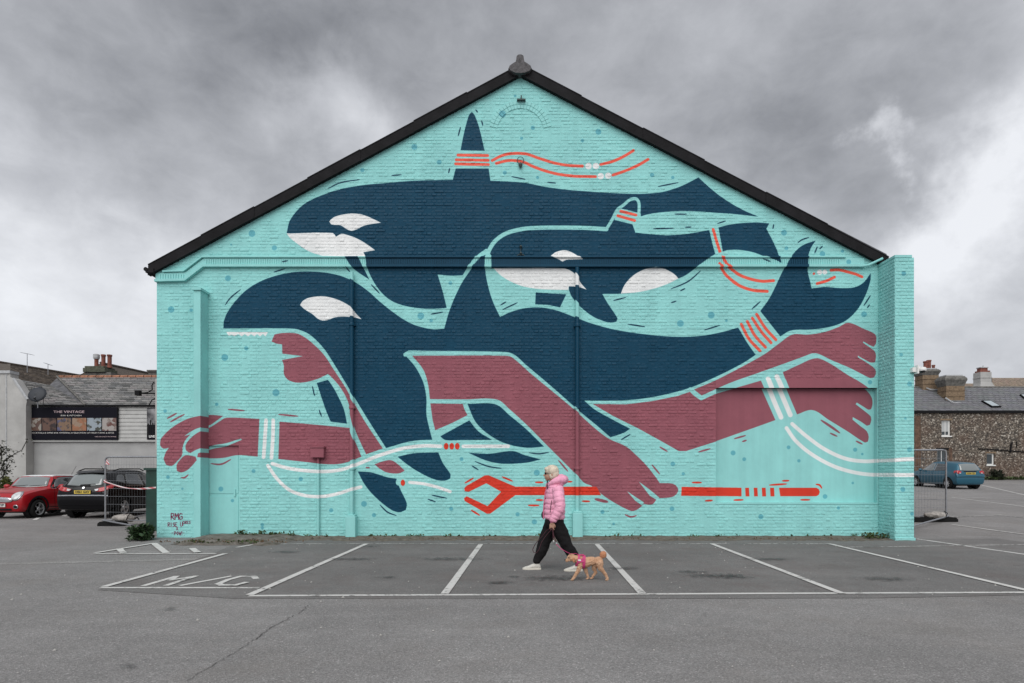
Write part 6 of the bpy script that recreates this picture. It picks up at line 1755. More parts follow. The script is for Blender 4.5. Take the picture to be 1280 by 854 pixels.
def det_mini(t, panel, strip, cast, L_, xf, xr, wr_, tw):
    for md in 'LR': panel('pillar_panel', [(L_/2-1.20,.98),(L_/2-1.50,1.325),(L_/2-2.0,1.355),(L_/2-2.8,1.35),(L_/2-3.42,1.31),(L_/2-3.54,1.0),(L_/2-2.4,.975)], md, P_BLACK, .007, smooth_=False)
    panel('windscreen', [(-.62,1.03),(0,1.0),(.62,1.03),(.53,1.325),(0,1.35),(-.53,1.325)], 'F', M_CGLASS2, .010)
    panel('rear_window', [(-.50,1.02),(.50,1.02),(.47,1.26),(-.47,1.26)], 'B', M_CGLASS)
    panel('roof_panel', [(L_/2-1.55,.55),(L_/2-1.50,0),(L_/2-1.55,-.55),(L_/2-2.6,-.625),(L_/2-3.40,-.57),(L_/2-3.44,0),(L_/2-3.40,.57),(L_/2-2.6,.625)], 'T', P_WHITE, .012)
    for md in 'LR':
        panel('side_window', [(L_/2-1.32,1.0),(L_/2-1.58,1.29),(L_/2-2.44,1.33),(L_/2-2.44,1.0)], md, M_CGLASS, .012)
        panel('side_window', [(L_/2-2.50,1.0),(L_/2-2.50,1.33),(L_/2-3.34,1.29),(L_/2-3.44,1.00)], md, M_CGLASS, .012)
        strip('door_seam', [(L_/2-1.28,.98),(L_/2-1.26,.6),(L_/2-1.32,.34)], .012, md, M_SEAM)
        strip('door_seam', [(L_/2-2.46,.98),(L_/2-2.46,.5),(L_/2-2.42,.34)], .012, md, M_SEAM)
        strip('beltline_trim', [(L_/2-1.2,.972),(L_/2-3.45,.975)], .022, md, M_CHROME, .008)
        strip('sill_trim', [(xf-.36,.30),(xr+.36,.30)], .10, md, M_BLACKP, .010)
        for x in (xf, xr):
            strip('arch_trim', [(x+(wr_+.085)*cos(a), wr_+.01+(wr_+.085)*sin(a)) for a in [radians(-12+204*i/16) for i in range(17)]], .065, md, M_BLACKP, .012)
        strip('door_handle', [(L_/2-2.28,.90),(L_/2-2.12,.90)], .03, md, M_CHROME, .02)
    for sg_ in (-1, 1):
        ov = [(sg_*.56+.125*cos(a), .735+.115*sin(a)) for a in [2*pi*i/16 for i in range(16)]]
        hl = panel('headlight_ring', [(sg_*.56+.150*cos(a), .735+.138*sin(a)) for a in [2*pi*i/16 for i in range(16)]], 'F', M_CHROME, .012)
        panel('headlight', ov, 'F', M_CLEARL, .022)
        panel('fog_lamp_ring', [(sg_*.58+.075*cos(a), .40+.065*sin(a)) for a in [2*pi*i/12 for i in range(12)]], 'F', M_CHROME, .012)
        panel('fog_lamp', [(sg_*.58+.05*cos(a), .40+.045*sin(a)) for a in [2*pi*i/12 for i in range(12)]], 'F', M_BLACKP, .020)
        strip('wiper', [(sg_*.3-.28,1.03),(sg_*.3,1.045),(sg_*.3+.26,1.06)], .025, 'F', M_BLACKP, .02)
    panel('grille_surround', [(-.44,.67),(0,.70),(.44,.67),(.50,.62),(.42,.555),(0,.545),(-.42,.555),(-.50,.62)], 'F', M_CHROME, .014)
    for z in (.59, .64): strip('grille_bar', [(-.38,z),(0,z+.01),(.38,z)], .022, 'F', M_BLACKP, .022)
    panel('lower_intake', [(-.42,.345),(.42,.345),(.46,.29),(-.46,.29)], 'F', M_BLACKP, .012)
    strip('bonnet_seam', [(-.66,.79),(-.4,.83),(0,.84),(.4,.83),(.66,.79)], .012, 'F', M_SEAM)
    panel('bonnet_badge', [(.05*cos(a), .735+.022*sin(a)) for a in [2*pi*i/10 for i in range(10)]], 'F', M_CHROME, .014)
    hp, _ = cast('F', 0, .45); plate(t, hp.x+.03, .45, 'LD08 EYP', M_PLATEW, False)
    mirror(t, P_RED, L_/2-1.42, 1.03, .84)
    m = MB(); m.tube([(L_/2-3.1,0,1.42),(L_/2-3.35,0,1.75)], .006, 4); m.build('roof_aerial', M_BLACKP, t)
MINI = dict(L=3.70, paint=P_RED, wheel_r=.305, wheelbase=2.467, track=1.50, front_overhang=.62, spokes=5, details=det_mini,
    stations=[(0,.30,.62,.66,.64,.50),(.05,.24,.70,.74,.74,.58),(.20,.22,.80,.845,.805,.64),(.50,.21,.87,.925,.83,.66),(.90,.21,.93,.975,.838,.66),(1.20,.21,.965,1.03,.84,.65),(1.36,.21,.97,1.22,.84,.64),(1.52,.21,.97,1.365,.84,.625),
              (1.85,.21,.97,1.40,.84,.63),(2.4,.21,.97,1.412,.84,.635),(3.0,.21,.975,1.395,.835,.625),(3.36,.22,.975,1.35,.82,.59),(3.52,.23,.97,1.17,.80,.58),(3.62,.24,.92,.99,.775,.60),(3.68,.26,.80,.84,.74,.60),(3.70,.32,.60,.64,.68,.55)])

def det_suv(t, panel, strip, cast, L_, xf, xr, wr_, tw):
    B = -L_/2
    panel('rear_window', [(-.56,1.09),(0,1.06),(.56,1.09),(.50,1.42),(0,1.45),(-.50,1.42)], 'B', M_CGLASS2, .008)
    panel('windscreen', [(-.60,1.05),(.60,1.05),(.52,1.46),(-.52,1.46)], 'F', M_CGLASS)
    for md in 'LR':
        panel('side_window', [(L_/2-1.45,1.06),(L_/2-1.95,1.43),(L_/2-2.35,1.46),(L_/2-2.35,1.05)], md, M_CGLASS)
        panel('side_window', [(L_/2-2.40,1.05),(L_/2-2.40,1.46),(L_/2-3.1,1.46),(L_/2-3.30,1.10)], md, M_CGLASS)
        panel('quarter_window', [(L_/2-3.36,1.12),(L_/2-3.20,1.44),(L_/2-3.50,1.41),(L_/2-3.72,1.20)], md, M_CGLASS)
        for x in (xf, xr):
            strip('arch_trim', [(x+(wr_+.085)*cos(a), wr_+.01+(wr_+.085)*sin(a)) for a in [radians(-10+200*i/16) for i in range(17)]], .07, md, M_BLACKP, .010)
        for sx_ in (1.38, 2.38): strip('door_seam', [(L_/2-sx_,1.05),(L_/2-sx_+.02,.7),(L_/2-sx_-.02,.40)], .012, md, M_SEAM)
        strip('door_seam', [(L_/2-3.32,1.08),(L_/2-3.30,.85),(L_/2-3.12,.60)], .012, md, M_SEAM)
        for sx_ in (2.25, 3.15): strip('door_handle', [(L_/2-sx_,.98),(L_/2-sx_+.17,.98)], .035, md, P_BLACK, .02)
        strip('window_trim', [(L_/2-1.42,1.045),(L_/2-3.35,1.06)], .018, md, M_CHROME, .010)
    for sg_ in (-1, 1):
        m = MB(); m.tube([(L_/2-2.0, sg_*.60, 1.57),(L_/2-2.2, sg_*.60, 1.635),(L_/2-3.3, sg_*.58, 1.63),(L_/2-3.6, sg_*.56, 1.56)], .02, 8); m.build('roof_rail', M_BLACKP, t)
        panel('tail_light', [(sg_*.36,.955),(sg_*.60,1.02),(sg_*.80,1.05),(sg_*.80,.96),(sg_*.66,.90),(sg_*.42,.89)], 'B', M_REDL, .014)
        panel('reverse_light', [(sg_*.37,.95),(sg_*.50,.975),(sg_*.50,.91),(sg_*.42,.90)], 'B', M_CLEARL, .024)
        panel('tail_light', [(B+.12,.97),(B+.12,1.05),(B+.26,1.09),(B+.34,1.09),(B+.22,1.00)], 'L' if sg_ > 0 else 'R', M_REDL, .014)
    strip('bumper_step', [(-.80,.76),(-.4,.765),(.4,.765),(.80,.76)], .035, 'B', M_STEEL, .012)
    strip('lower_bumper', [(-.70,.36),(0,.35),(.70,.36)], .16, 'B', M_BLACKP, .012)
    strip('tailgate_seam', [(-.62,1.04),(-.58,.80),(0,.79),(.58,.80),(.62,1.04)], .012, 'B', M_SEAM)
    strip('spoiler', [(-.50,1.48),(0,1.51),(.50,1.48)], .05, 'B', P_BLACK, .05)
    strip('rear_wiper', [(0,1.10),(-.34,1.12)], .02, 'B', M_BLACKP, .025)
    panel('wiper_base', [(-.20,1.06),(.14,1.06),(.10,1.10),(-.18,1.10)], 'B', M_BLACKP, .02)
    panel('tailgate_badge', [(.045*cos(a), 1.005+.04*sin(a)) for a in [2*pi*i/12 for i in range(12)]], 'B', M_CHROME, .012)
    hp, _ = cast('B', 0, .87); plate(t, hp.x-.02, .875, 'OE61 GXV', M_PLATEY, True)
    mirror(t, P_BLACK, L_/2-1.5, 1.10, .87)
    m = MB(); m.tube([(L_/2-3.2,0,1.60),(L_/2-3.35,0,1.72)], .008, 5); m.build('roof_aerial', M_BLACKP, t)
SUV = dict(L=4.25, paint=P_BLACK, wheel_r=.345, wheelbase=2.62, track=1.56, front_overhang=.88, spokes=5, twin=True, details=det_suv,
    stations=[(0,.34,.70,.74,.68,.5),(.06,.28,.80,.84,.80,.6),(.25,.25,.90,.95,.86,.66),(.60,.24,.97,1.03,.88,.68),(1.05,.24,1.02,1.08,.885,.68),(1.35,.24,1.04,1.16,.887,.66),(1.65,.24,1.05,1.40,.887,.63),(1.95,.24,1.055,1.545,.887,.61),
              (2.4,.24,1.06,1.60,.887,.61),(3.0,.24,1.07,1.595,.885,.60),(3.5,.25,1.09,1.55,.875,.575),(3.78,.26,1.08,1.49,.865,.555),(3.95,.27,1.06,1.34,.86,.57),(4.10,.28,1.02,1.14,.85,.60),(4.18,.29,.95,1.0,.84,.64),(4.23,.31,.80,.84,.82,.68),(4.25,.36,.66,.70,.76,.66)])

def det_hatch(t, panel, strip, cast, L_, xf, xr, wr_, tw):
    B = -L_/2
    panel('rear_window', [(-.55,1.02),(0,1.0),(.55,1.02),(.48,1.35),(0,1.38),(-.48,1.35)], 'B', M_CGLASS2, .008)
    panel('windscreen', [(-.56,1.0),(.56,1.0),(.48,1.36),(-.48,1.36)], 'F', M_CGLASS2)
    for md in 'LR':
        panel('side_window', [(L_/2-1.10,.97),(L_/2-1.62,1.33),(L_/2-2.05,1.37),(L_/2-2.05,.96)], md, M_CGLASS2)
        panel('side_window', [(L_/2-2.13,.96),(L_/2-2.13,1.37),(L_/2-2.75,1.35),(L_/2-2.98,1.00)], md, M_CGLASS)
        for sx_ in (1.10, 2.09, 3.0): strip('door_seam', [(L_/2-sx_,.96),(L_/2-sx_+.02,.7),(L_/2-sx_+.02,.36)], .014, md, M_SEAM)
        for sx_ in (1.95, 2.85): strip('door_handle', [(L_/2-sx_,.88),(L_/2-sx_+.17,.88)], .035, md, P_BLUE, .02)
        strip('side_moulding', [(xf-.40,.58),(xr+.42,.60)], .04, md, P_BLUE, .014)
    for sg_ in (-1, 1):
        panel('tail_light', [(sg_*.50,.96),(sg_*.62,1.01),(sg_*.74,.99),(sg_*.75,.87),(sg_*.62,.84),(sg_*.52,.88)], 'B', M_REDL, .014)
        panel('tail_light', [(B+.13,.87),(B+.13,.98),(B+.22,1.0),(B+.24,.95),(B+.20,.88)], 'L' if sg_ > 0 else 'R', M_REDL, .014)
        panel('reverse_light', [(sg_*.55,.89),(sg_*.64,.89),(sg_*.64,.85),(sg_*.56,.85)], 'B', M_CLEARL, .024)
        panel('headlight', [(sg_*.40,.72),(sg_*.70,.78),(sg_*.72,.66),(sg_*.45,.62)], 'F', M_CLEARL, .014)
    strip('bumper_top', [(-.76,.72),(0,.73),(.76,.72)], .07, 'B', P_BLUE, .03)
    strip('bumper_gap', [(-.76,.66),(0,.67),(.76,.66)], .02, 'B', M_SEAM, .006)
    strip('plate_recess', [(-.36,.965),(.36,.965)], .05, 'B', M_BLACKP, .008)
    hp, _ = cast('B', 0, .86); plate(t, hp.x-.02, .865, 'HX06 CZL', M_PLATEY, True)
    mirror(t, P_BLUE, L_/2-1.25, 1.0, .82)
HATCH = dict(L=3.81, paint=P_BLUE, wheel_r=.295, wheelbase=2.455, track=1.47, front_overhang=.72, spokes=7, details=det_hatch, rim_mat=material('silver wheel cover', (.42,.43,.44), .45),
    stations=[(0,.30,.60,.64,.62,.45),(.06,.24,.68,.73,.74,.56),(.25,.22,.80,.86,.81,.62),(.60,.21,.88,.94,.83,.64),(.95,.21,.93,1.0,.835,.63),(1.2,.21,.95,1.12,.835,.60),(1.5,.21,.955,1.34,.835,.575),(1.75,.21,.96,1.45,.835,.57),
              (2.2,.21,.96,1.49,.835,.57),(2.8,.22,.97,1.475,.83,.56),(3.2,.22,.98,1.445,.82,.545),(3.45,.23,.98,1.39,.81,.54),(3.62,.24,.97,1.18,.80,.58),(3.71,.25,.95,1.0,.79,.62),(3.77,.27,.78,.82,.77,.64),(3.81,.33,.62,.66,.70,.60)])

car('parked_car', 'small red hatchback with a white roof parked facing the camera at the left edge', 'car', (-16.55, 20.95, 0), (0, 0, radians(-91)), MINI)
car('parked_car', 'black estate car seen from behind between the red car and the green cabinet', 'car', (-13.92, 21.25, 0), (0, 0, radians(91)), SUV)
yb_c = 33.9
car('parked_car', 'teal blue hatchback seen from behind in front of the flint house', 'car', (24.75, yb_c, gz(24.75, yb_c)), (0, radians(-1.95), radians(91.5)), HATCH)
# ------------------------------------------------------------------ the walking woman
YPs = 9.1; KP = F/YPs
PR = Vector((P(686,0,YPs).x, YPs, 0))
def Q(px, py, ly=0.0): return Vector(((px-686)/KP, ly, (713.8-py)/KP))
person = thing('person', 'woman in a pink padded jacket and black trousers striding left holding a dog lead', 'person', PR)
M_SKIN = material('skin', (.42,.24,.17), .55, spec=.35, var=.12, var_scale=20)
M_HAIR = material('pale blonde hair', (.62,.54,.43), .6, spec=.3, var=.28, var_scale=26, stretch=(1,1,.35), bump=.5, bump_scale=70)
M_PINK = material('pink padded nylon', (.80,.36,.50), .5, spec=.4, var=.10, var_scale=14, bump=.35, bump_scale=40)
M_TROU = material('black trouser cloth', (.010,.009,.010), .85, spec=.2, var=.3, var_scale=10, bump=.9, bump_scale=14)
M_SHOE = material('off white shoe', (.56,.54,.49), .6, var=.15, var_scale=30)
M_SOLE = material('cream shoe sole', (.62,.59,.52), .7)
M_LEAD2 = material('dark wine red strap', (.055,.012,.02), .7)
M_HOTP = material('hot pink strap', (.52,.05,.17), .55, var=.15, var_scale=30)

def cap(m, a, b, ra, rb, n=14, k=5):
    """tapered limb between two joints, round at both ends"""
    a, b = Vector(a), Vector(b); d = (b-a).normalized(); pts, rr_ = [], []
    for i in range(k): t_ = i/k; pts.append(a-d*ra*cos(t_*pi/2)); rr_.append(max(.001, ra*sin(t_*pi/2)))
    for i in range(4): t_ = i/3; pts.append(a.lerp(b, t_)); rr_.append(ra+(rb-ra)*t_)
    for i in range(1, k+1): t_ = i/k; pts.append(b+d*rb*sin(t_*pi/2)); rr_.append(max(.001, rb*cos(t_*pi/2)))
    m.tube(pts, rr_, n)
def chain(m, pts, rad, n=14):
    for i in range(len(pts)-1): cap(m, pts[i], pts[i+1], rad[i], rad[i+1], n)

# joints (near side = -y)
hipc = Q(693, 654); shc = Q(696, 611)
nec = Q(692.5, 604); headc = Q(688.6, 592.5)
hipN, hipF = hipc+Vector((.01,-.09,0)), hipc+Vector((-.01,.09,0))
kneeF, ankF = Q(680.5, 679, .08), Q(671.5, 704.5, .06)
kneeN, ankN = Q(706, 679, -.10), Q(722, 703.5, -.09)
shN, shF = shc+Vector((.0,-.185,-.01)), shc+Vector((.0,.185,-.01))
elN, wrN = Q(698.5, 634, -.25), Q(689.0, 652.5, -.235)
elF, wrF = Q(700, 634, .24), Q(692, 652, .25)
b = MB()
b.ell(hipc+Vector((0,0,.02)), (.13,.17,.12)); b.ell(Q(692.5, 637), (.11,.15,.16)); b.ell(Q(694, 618), (.12,.18,.15))
chain(b, [shN, elN, wrN], [.050,.038,.026]); chain(b, [shF, elF, wrF], [.050,.038,.026])
chain(b, [hipN, kneeN, ankN], [.085,.058,.038]); chain(b, [hipF, kneeF, ankF], [.085,.058,.038])
cap(b, Q(694.5, 609), Q(690.5, 599), .056, .05)
# head, face to the left (-x), slightly lowered
b.ell(headc+Vector((.012,0,.02)), (.098,.076,.105), 24, 16)
b.ell(headc+Vector((-.035,0,-.045)), (.060,.056,.070), 20, 14)     # face and jaw
b.ell(headc+Vector((-.058,0,-.098)), (.028,.030,.020))             # chin
cap(b, headc+Vector((-.088,0,-.010)), headc+Vector((-.108,0,-.036)), .010, .013, 10)   # nose
b.ell(headc+Vector((-.088,0,-.064)), (.014,.026,.008)); b.ell(headc+Vector((-.084,0,-.075)), (.014,.024,.008))   # lips
b.ell(headc+Vector((-.078,0,.016)), (.020,.050,.012))              # brow
for sg_ in (-1, 1):
    b.ell(headc+Vector((.012, sg_*.078,-.022)), (.017,.008,.030))  # ears
# hands: palm, four curled fingers, thumb
def hand(m, wr, palm_dir, out, curl, s=1.0):
    """palm_dir: along the hand, out: back of the hand, curl: towards which the fingers close"""
    pd, ou = palm_dir.normalized(), out.normalized(); side = pd.cross(ou).normalized()
    pc_ = wr+pd*.048*s
    Mx = Matrix((pd, side, ou)).transposed()
    m.ell(pc_, (.052*s,.040*s,.018*s), 16, 10, mat=Mx.to_3x3())
    cap(m, wr-pd*.02, wr+pd*.02, .026*s, .024*s)
    for k, (o_, ln) in enumerate(((-.030,.066),(-.010,.076),(.011,.070),(.031,.055))):
        a = pc_+pd*.040*s+side*o_*s; cu = curl[k]
        d1 = (pd*cos(cu)-ou*sin(cu)); d2 = (pd*cos(cu*2.0)-ou*sin(cu*2.0)); d3 = (pd*cos(cu*2.8)-ou*sin(cu*2.8))
        p1 = a+d1*ln*.45*s; p2 = p1+d2*ln*.32*s; p3 = p2+d3*ln*.26*s
        chain(m, [a, p1, p2, p3], [.0095*s,.0088*s,.0080*s,.0068*s], 10)
    a = wr+pd*.022*s-side*.030*s; p1 = a-side*.018*s+pd*.028*s-ou*.012*s; p2 = p1+pd*.026*s-ou*.014*s+side*.006*s
    chain(m, [a, p1, p2], [.013*s,.0105*s,.0085*s], 10)
hand(b, wrN, Vector((-.10,.0,-1)), Vector((-.3,-1,0)), (.75,.8,.85,.95)); hand(b, wrF, Vector((-.1,0,-1)), Vector((-.2,1,0)), (.3,.35,.35,.4))
body = b.build('body', M_SKIN, person); remesh(body, .0055, 2)

# hair: short pale bob
h = MB()
h.ell(headc+Vector((.018,0,.032)), (.108,.092,.100), 28, 18)
h.ell(headc+Vector((.050,0,-.010)), (.075,.086,.095), 24, 16)
h.ell(headc+Vector((-.052,0,.062)), (.050,.066,.040), 20, 12)
for sg_ in (-1, 1): h.ell(headc+Vector((.020, sg_*.052,-.020)), (.052,.034,.075), 18, 12)
h.ell(headc+Vector((.066,0,-.060)), (.052,.068,.050), 18, 12)
hair = h.build('hair', M_HAIR, person); remesh(hair, .006, 3, (.003, 16))
# dark glasses
g = MB()
for sg_ in (-1, 1):
    g.ell(headc+Vector((-.086, sg_*.030,-.003)), (.012,.024,.017), 14, 10); g.tube([headc+Vector((-.080, sg_*.056,.002)), headc+Vector((.0, sg_*.084,.002))], .004, 6)
g.tube([headc+Vector((-.096,-.012,.003)), headc+Vector((-.096,.012,.003))], .003, 6)
g.build('glasses', M_BLACKP, person, smooth=True)

# padded jacket: quilted tubes round the chest, sleeves and hood
j = MB()
def quilt(z_top, z_bot, fn, bands, nseg=40):
    """stack of padded rings: fn(t) -> centre, half depth, half width"""
    rows = []; per = 7
    for i in range(bands*per+1):
        t_ = i/(bands*per); c, a_, w_ = fn(t_); ph = (i % per)/per if i < bands*per else 1.0
        puff = (abs(sin(pi*ph)))**.55*.014
        rows.append([(c.x+(a_+puff)*cos(q)*(1+.03*mnoise.noise(Vector((q*2, i*.6, 3)))), c.y+(w_+puff)*sin(q), c.z+.006*mnoise.noise(Vector((cos(q)*3, sin(q)*3, i*.4)))) for q in [2*pi*k_/nseg for k_ in range(nseg)]])
    vs_ = [v for r_ in rows for v in r_]; k_ = len(rows)
    j.add(vs_, [(i*nseg+q, i*nseg+(q+1)%nseg, (i+1)*nseg+(q+1)%nseg, (i+1)*nseg+q) for i in range(k_-1) for q in range(nseg)]+[tuple(range(nseg-1,-1,-1)), tuple((k_-1)*nseg+q for q in range(nseg))])
def torso(t_):
    py = 604.5+(650.5-604.5)*t_
    key = [(0, 688, 699.5, .10), (.10, 684.5, 703.0, .165), (.25, 682.6, 705.2, .20), (.5, 681.0, 706.2, .205), (.75, 680.0, 706.4, .205), (.93, 680.2, 706.2, .20), (1, 681.5, 705.4, .19)]
    for (t0_, l0, r0_, w0), (t1_, l1, r1_, w1) in zip(key[:-1], key[1:]):
        if t_ <= t1_:
            u = (t_-t0_)/(t1_-t0_); l_, r_, w_ = l0+(l1-l0)*u, r0_+(r1_-r0_)*u, w0+(w1-w0)*u; break
    return Q((l_+r_)/2, py), (r_-l_)/2/KP-.012, w_-.015
quilt(0, 0, torso, 7)
def sleeve(pts, rads, bands):
    P_, R_ = [], []; n_ = 6; tot = len(pts)-1
    for i in range(bands*n_+1):
        u = i/(bands*n_)*tot; s_ = min(int(u), tot-1); f_ = u-s_; ph = (i % n_)/n_
        P_.append(Vector(pts[s_]).lerp(Vector(pts[s_+1]), f_)+Vector((.003*sin(i*1.7), 0, 0))); R_.append(rads[s_]+(rads[s_+1]-rads[s_])*f_+.010*abs(sin(pi*ph))**.55)
    j.tube(P_, R_, 22)
sleeve([shN+Vector((-.0,.03,.02)), shN.lerp(elN,.5)+Vector((.0,-.005,0)), elN+Vector((.006,0,0)), elN.lerp(wrN,.55), wrN+Vector((.002,0,.018))], [.080,.078,.070,.062,.045], 8)
sleeve([shF+Vector((-.0,-.03,.02)), shF.lerp(elF,.5), elF, elF.lerp(wrF,.55), wrF+Vector((.0,0,.018))], [.080,.078,.070,.062,.045], 8)
# hood lying on the shoulders and the stand collar
hp_ = [Q(686.5,606,-.075), Q(691,603.5,-.105), Q(697,601,-.115), Q(703,600,-.075), Q(705.2,600.5,0), Q(703,600,.075), Q(697,601,.115), Q(691,603.5,.105), Q(686.5,606,.075)]
j.tube(hp_, [.030,.045,.058,.066,.070,.066,.058,.045,.030], 16)
j.ell(Q(701.5, 599.0), (.075,.10,.068), 20, 14); j.ell(Q(698, 605.5), (.095,.13,.055), 20, 14)
j.tube([Q(684.2,608.5,-.03), Q(684.6,606.5,0), Q(684.2,608.5,.03)], .03, 12)
jk = j.build('jacket', M_PINK, person); remesh(jk, .006, 2, (.0025, 30))
# pocket, zip, cuff and hem details
m = MB(); m.tube([Q(688.6,625.5,-.222), Q(687.3,632,-.232), Q(686.6,640.2,-.222)], .007, 6, flat=.5); m.build('pocket_zip', M_LEAD2, person)
m = MB(); m.tube([Q(684.6,607,0), Q(681.9,616,0), Q(680.2,628,0), Q(679.2,640,0), Q(679.3,650,0)], .010, 8); m.build('front_zip', material('pink zip tape', (.55,.17,.28), .5), person)
m = MB(); m.lathe([(.030,-.012),(.034,0),(.030,.014)], wrN+Vector((.0,0,.012)), 18); m.build('cuff', material('deep pink cuff', (.50,.14,.25), .7), person)
m = MB(); m.tube([Q(684.8,601,-.05), Q(683.4,606,-.055), Q(683.8,612,-.06)], .007, 6); m.tube([Q(684.8,601,.05), Q(683.6,606,.055), Q(684.0,611,.06)], .007, 6); m.build('hood_cord', M_BLACKP, person)
bag = MB(); bag.ell(Q(679.2,645.2,.10), (.028,.07,.055), 16, 12); bag.tube([Q(680,640,.10), Q(684,618,.14), Q(691,606,.14)], .010, 6)
bg = bag.build('shoulder_bag', M_BLACKP); bg.location = PR; tag(bg, 'small black bag hanging at the far side of the woman in pink', 'bag')
bg.data.polygons.foreach_set('use_smooth', [True]*len(bg.data.polygons))

# loose trousers gathered at the ankle
tr = MB()
tr.ell(hipc+Vector((.0,0,.01)), (.150,.195,.12), 26, 16)
chain(tr, [hipN+Vector((.0,0,-.01)), hipN.lerp(kneeN,.5)+Vector((.012,0,0)), kneeN+Vector((-.0,0,.0)), kneeN.lerp(ankN,.5)+Vector((-.015,0,.02)), ankN+Vector((-.015,0,.055))], [.126,.112,.095,.084,.062], 20)
chain(tr, [hipF+Vector((.0,0,-.01)), hipF.lerp(kneeF,.5), kneeF+Vector((.0,0,0)), kneeF.lerp(ankF,.5)+Vector((.010,0,-.005)), ankF+Vector((.004,0,.030))], [.126,.112,.096,.088,.062], 20)
trs = tr.build('trousers', M_TROU, person); remesh(trs, .009, 3, (.013, 8))

def shoe(name, ank, toe_dir_z, pitch, parent):
    """trainer pointing to -x, sole on the ground, heel under the ankle"""
    t = bpy.data.objects.new(name, None); COL.objects.link(t); t.parent = parent; t.empty_display_size = .05
    t.location = (ank.x, ank.y, 0); t.rotation_euler = (0, pitch, 0)
    n_ = 18
    def ring(x, w_, z0_, z1_, k=14): return [(x, w_*cos(2*pi*i/k), (z0_+z1_)/2+(z1_-z0_)/2*sin(2*pi*i/k)) for i in range(k)]
    prof = [(.058,.018,.025,.055),(.050,.032,.015,.085),(.020,.037,.012,.105),(-.020,.038,.012,.108),(-.060,.040,.012,.092),(-.100,.044,.012,.072),(-.140,.046,.012,.060),(-.175,.042,.012,.050),(-.200,.032,.014,.040),(-.212,.014,.018,.028)]
    m = MB(); vs_ = [v for p_ in prof for v in ring(*p_)]; k = 14
    m.add(vs_, [(i*k+q, (i+1)*k+q, (i+1)*k+(q+1)%k, i*k+(q+1)%k) for i in range(len(prof)-1) for q in range(k)]+[tuple(range(k)), tuple((len(prof)-1)*k+q for q in range(k-1,-1,-1))])
    o = m.build('upper', M_SHOE, t, smooth=True, recalc=True)
    m = MB(); out = [(.066,0),(.060,.026),(.03,.038),(-.03,.040),(-.09,.046),(-.15,.048),(-.19,.040),(-.215,.02),(-.222,0)]
    poly = [(x, y) for x, y in out]+[(x, -y) for x, y in out[-2:0:-1]]; nn = len(poly)
    vs_ = [(x, y, 0.0) for x, y in poly]+[(x*1.01, y*1.04, .016) for x, y in poly]+[(x, y, .030) for x, y in poly]
    m.add(vs_, [(i+q*nn, (i+1)%nn+q*nn, (i+1)%nn+(q+1)*nn, i+(q+1)*nn) for i in range(nn) for q in (0,1)]+[tuple(range(nn)), tuple(range(2*nn, 3*nn))]); m.build('sole', M_SOLE, t, recalc=True)
    m = MB()
    for i in range(5): x = -.045-.018*i; z = .100-.0085*i; m.tube([(x, -.020, z-.006),(x, 0, z+.002),(x, .020, z-.006)], .0035, 5)
    m.build('laces', M_WHITEP, t)
    m = MB(); m.tube([(0,0,.07),(0,0,.14)], .033, 14); m.build('sock', M_SHOE, t)
    return t
shoe('shoe', Vector((ankF.x-.002, ankF.y, 0)), 0, 0, person)
shoe('shoe', Vector((ankN.x+.002, ankN.y, 0)), 0, 0, person)

# the lead: strap with a hand loop, running down to the dog
M_CLIP = material('pale clip', (.55,.55,.55), .3, .7)
ld = thing('dog_lead', 'wine red and pink dog lead running from the woman\'s hand to the small dog', 'dog lead', PR)
hn = wrN+Vector((-.012,-.015,-.085))
m = MB()
loop = [hn+Vector((.01,0,.01)), Q(682,662,-.24), Q(676,670,-.25), Q(668,679,-.25), Q(665.0,685.5,-.25), Q(666.2,688.5,-.25), Q(670,689.2,-.25), Q(673.2,684.5,-.25), Q(676,676,-.25), Q(681.5,668,-.25), hn+Vector((-.005,-.01,-.02))]
m.tube(loop, .0092, 6, flat=.5)
m.build('hand_loop', M_LEAD2, ld)
m = MB(); m.tube([hn, Q(689.6,664,-.25), Q(690.0,673,-.26)], .0105, 8, flat=.5); m.tube([hn+Vector((.015,0,0)), Q(690.6,668,-.26), Q(693.5,676,-.29)], .007, 6); m.build('handle_strap', M_LEAD2, ld)
m = MB(); m.ell(Q(690.6,675.5,-.27), (.012,.009,.022), 10, 8); m.ell(Q(693.6,677.6,-.29), (.010,.009,.016), 10, 8); m.build('clip', M_CLIP, ld, smooth=True)

# ------------------------------------------------------------------ the dog
YDg = 8.25; KD = F/YDg
DR = Vector((P(735,0,YDg).x, YDg, 0))
def R3(px, py, ly=0.0): return Vector(((px-735)/KD, ly, (725.6-py)/KD))
dog = thing('dog', 'small apricot curly dog in a pink harness trotting left behind the woman', 'dog', DR)
def fur_mat():
    mt = material('apricot fur', (.65,.41,.27), .9, col2=(.47,.26,.15), var_scale=11, bump=1.0, bump_scale=70, spec=.2)
    return mt
M_FUR = fur_mat()
M_FURP = material('pale fur', (.70,.50,.37), .85, col2=(.58,.36,.24), var_scale=18, bump=1.0, bump_scale=90, spec=.2)
M_FURR = material('orange tail fur', (.62,.29,.16), .85, col2=(.46,.20,.11), var_scale=20, bump=1.0, bump_scale=90, spec=.2)
d = MB()
chest, mid, rump = R3(727.5,702.8), R3(738,701.6), R3(747.8,701.6)
d.ell(chest, (.080,.070,.084), 22, 16); d.ell(mid, (.105,.058,.062), 22, 16); d.ell(rump, (.066,.058,.064), 20, 14)
d.ell(R3(732,703), (.09,.064,.074), 20, 14)
cap(d, R3(725,700.5), R3(716.5,697.5), .056, .046)                     # neck
d.ell(R3(714.2,697.2), (.054,.048,.052), 20, 14)                       # skull
cap(d, R3(711.5,699.2), R3(708.2,700.8), .030, .022)                   # muzzle
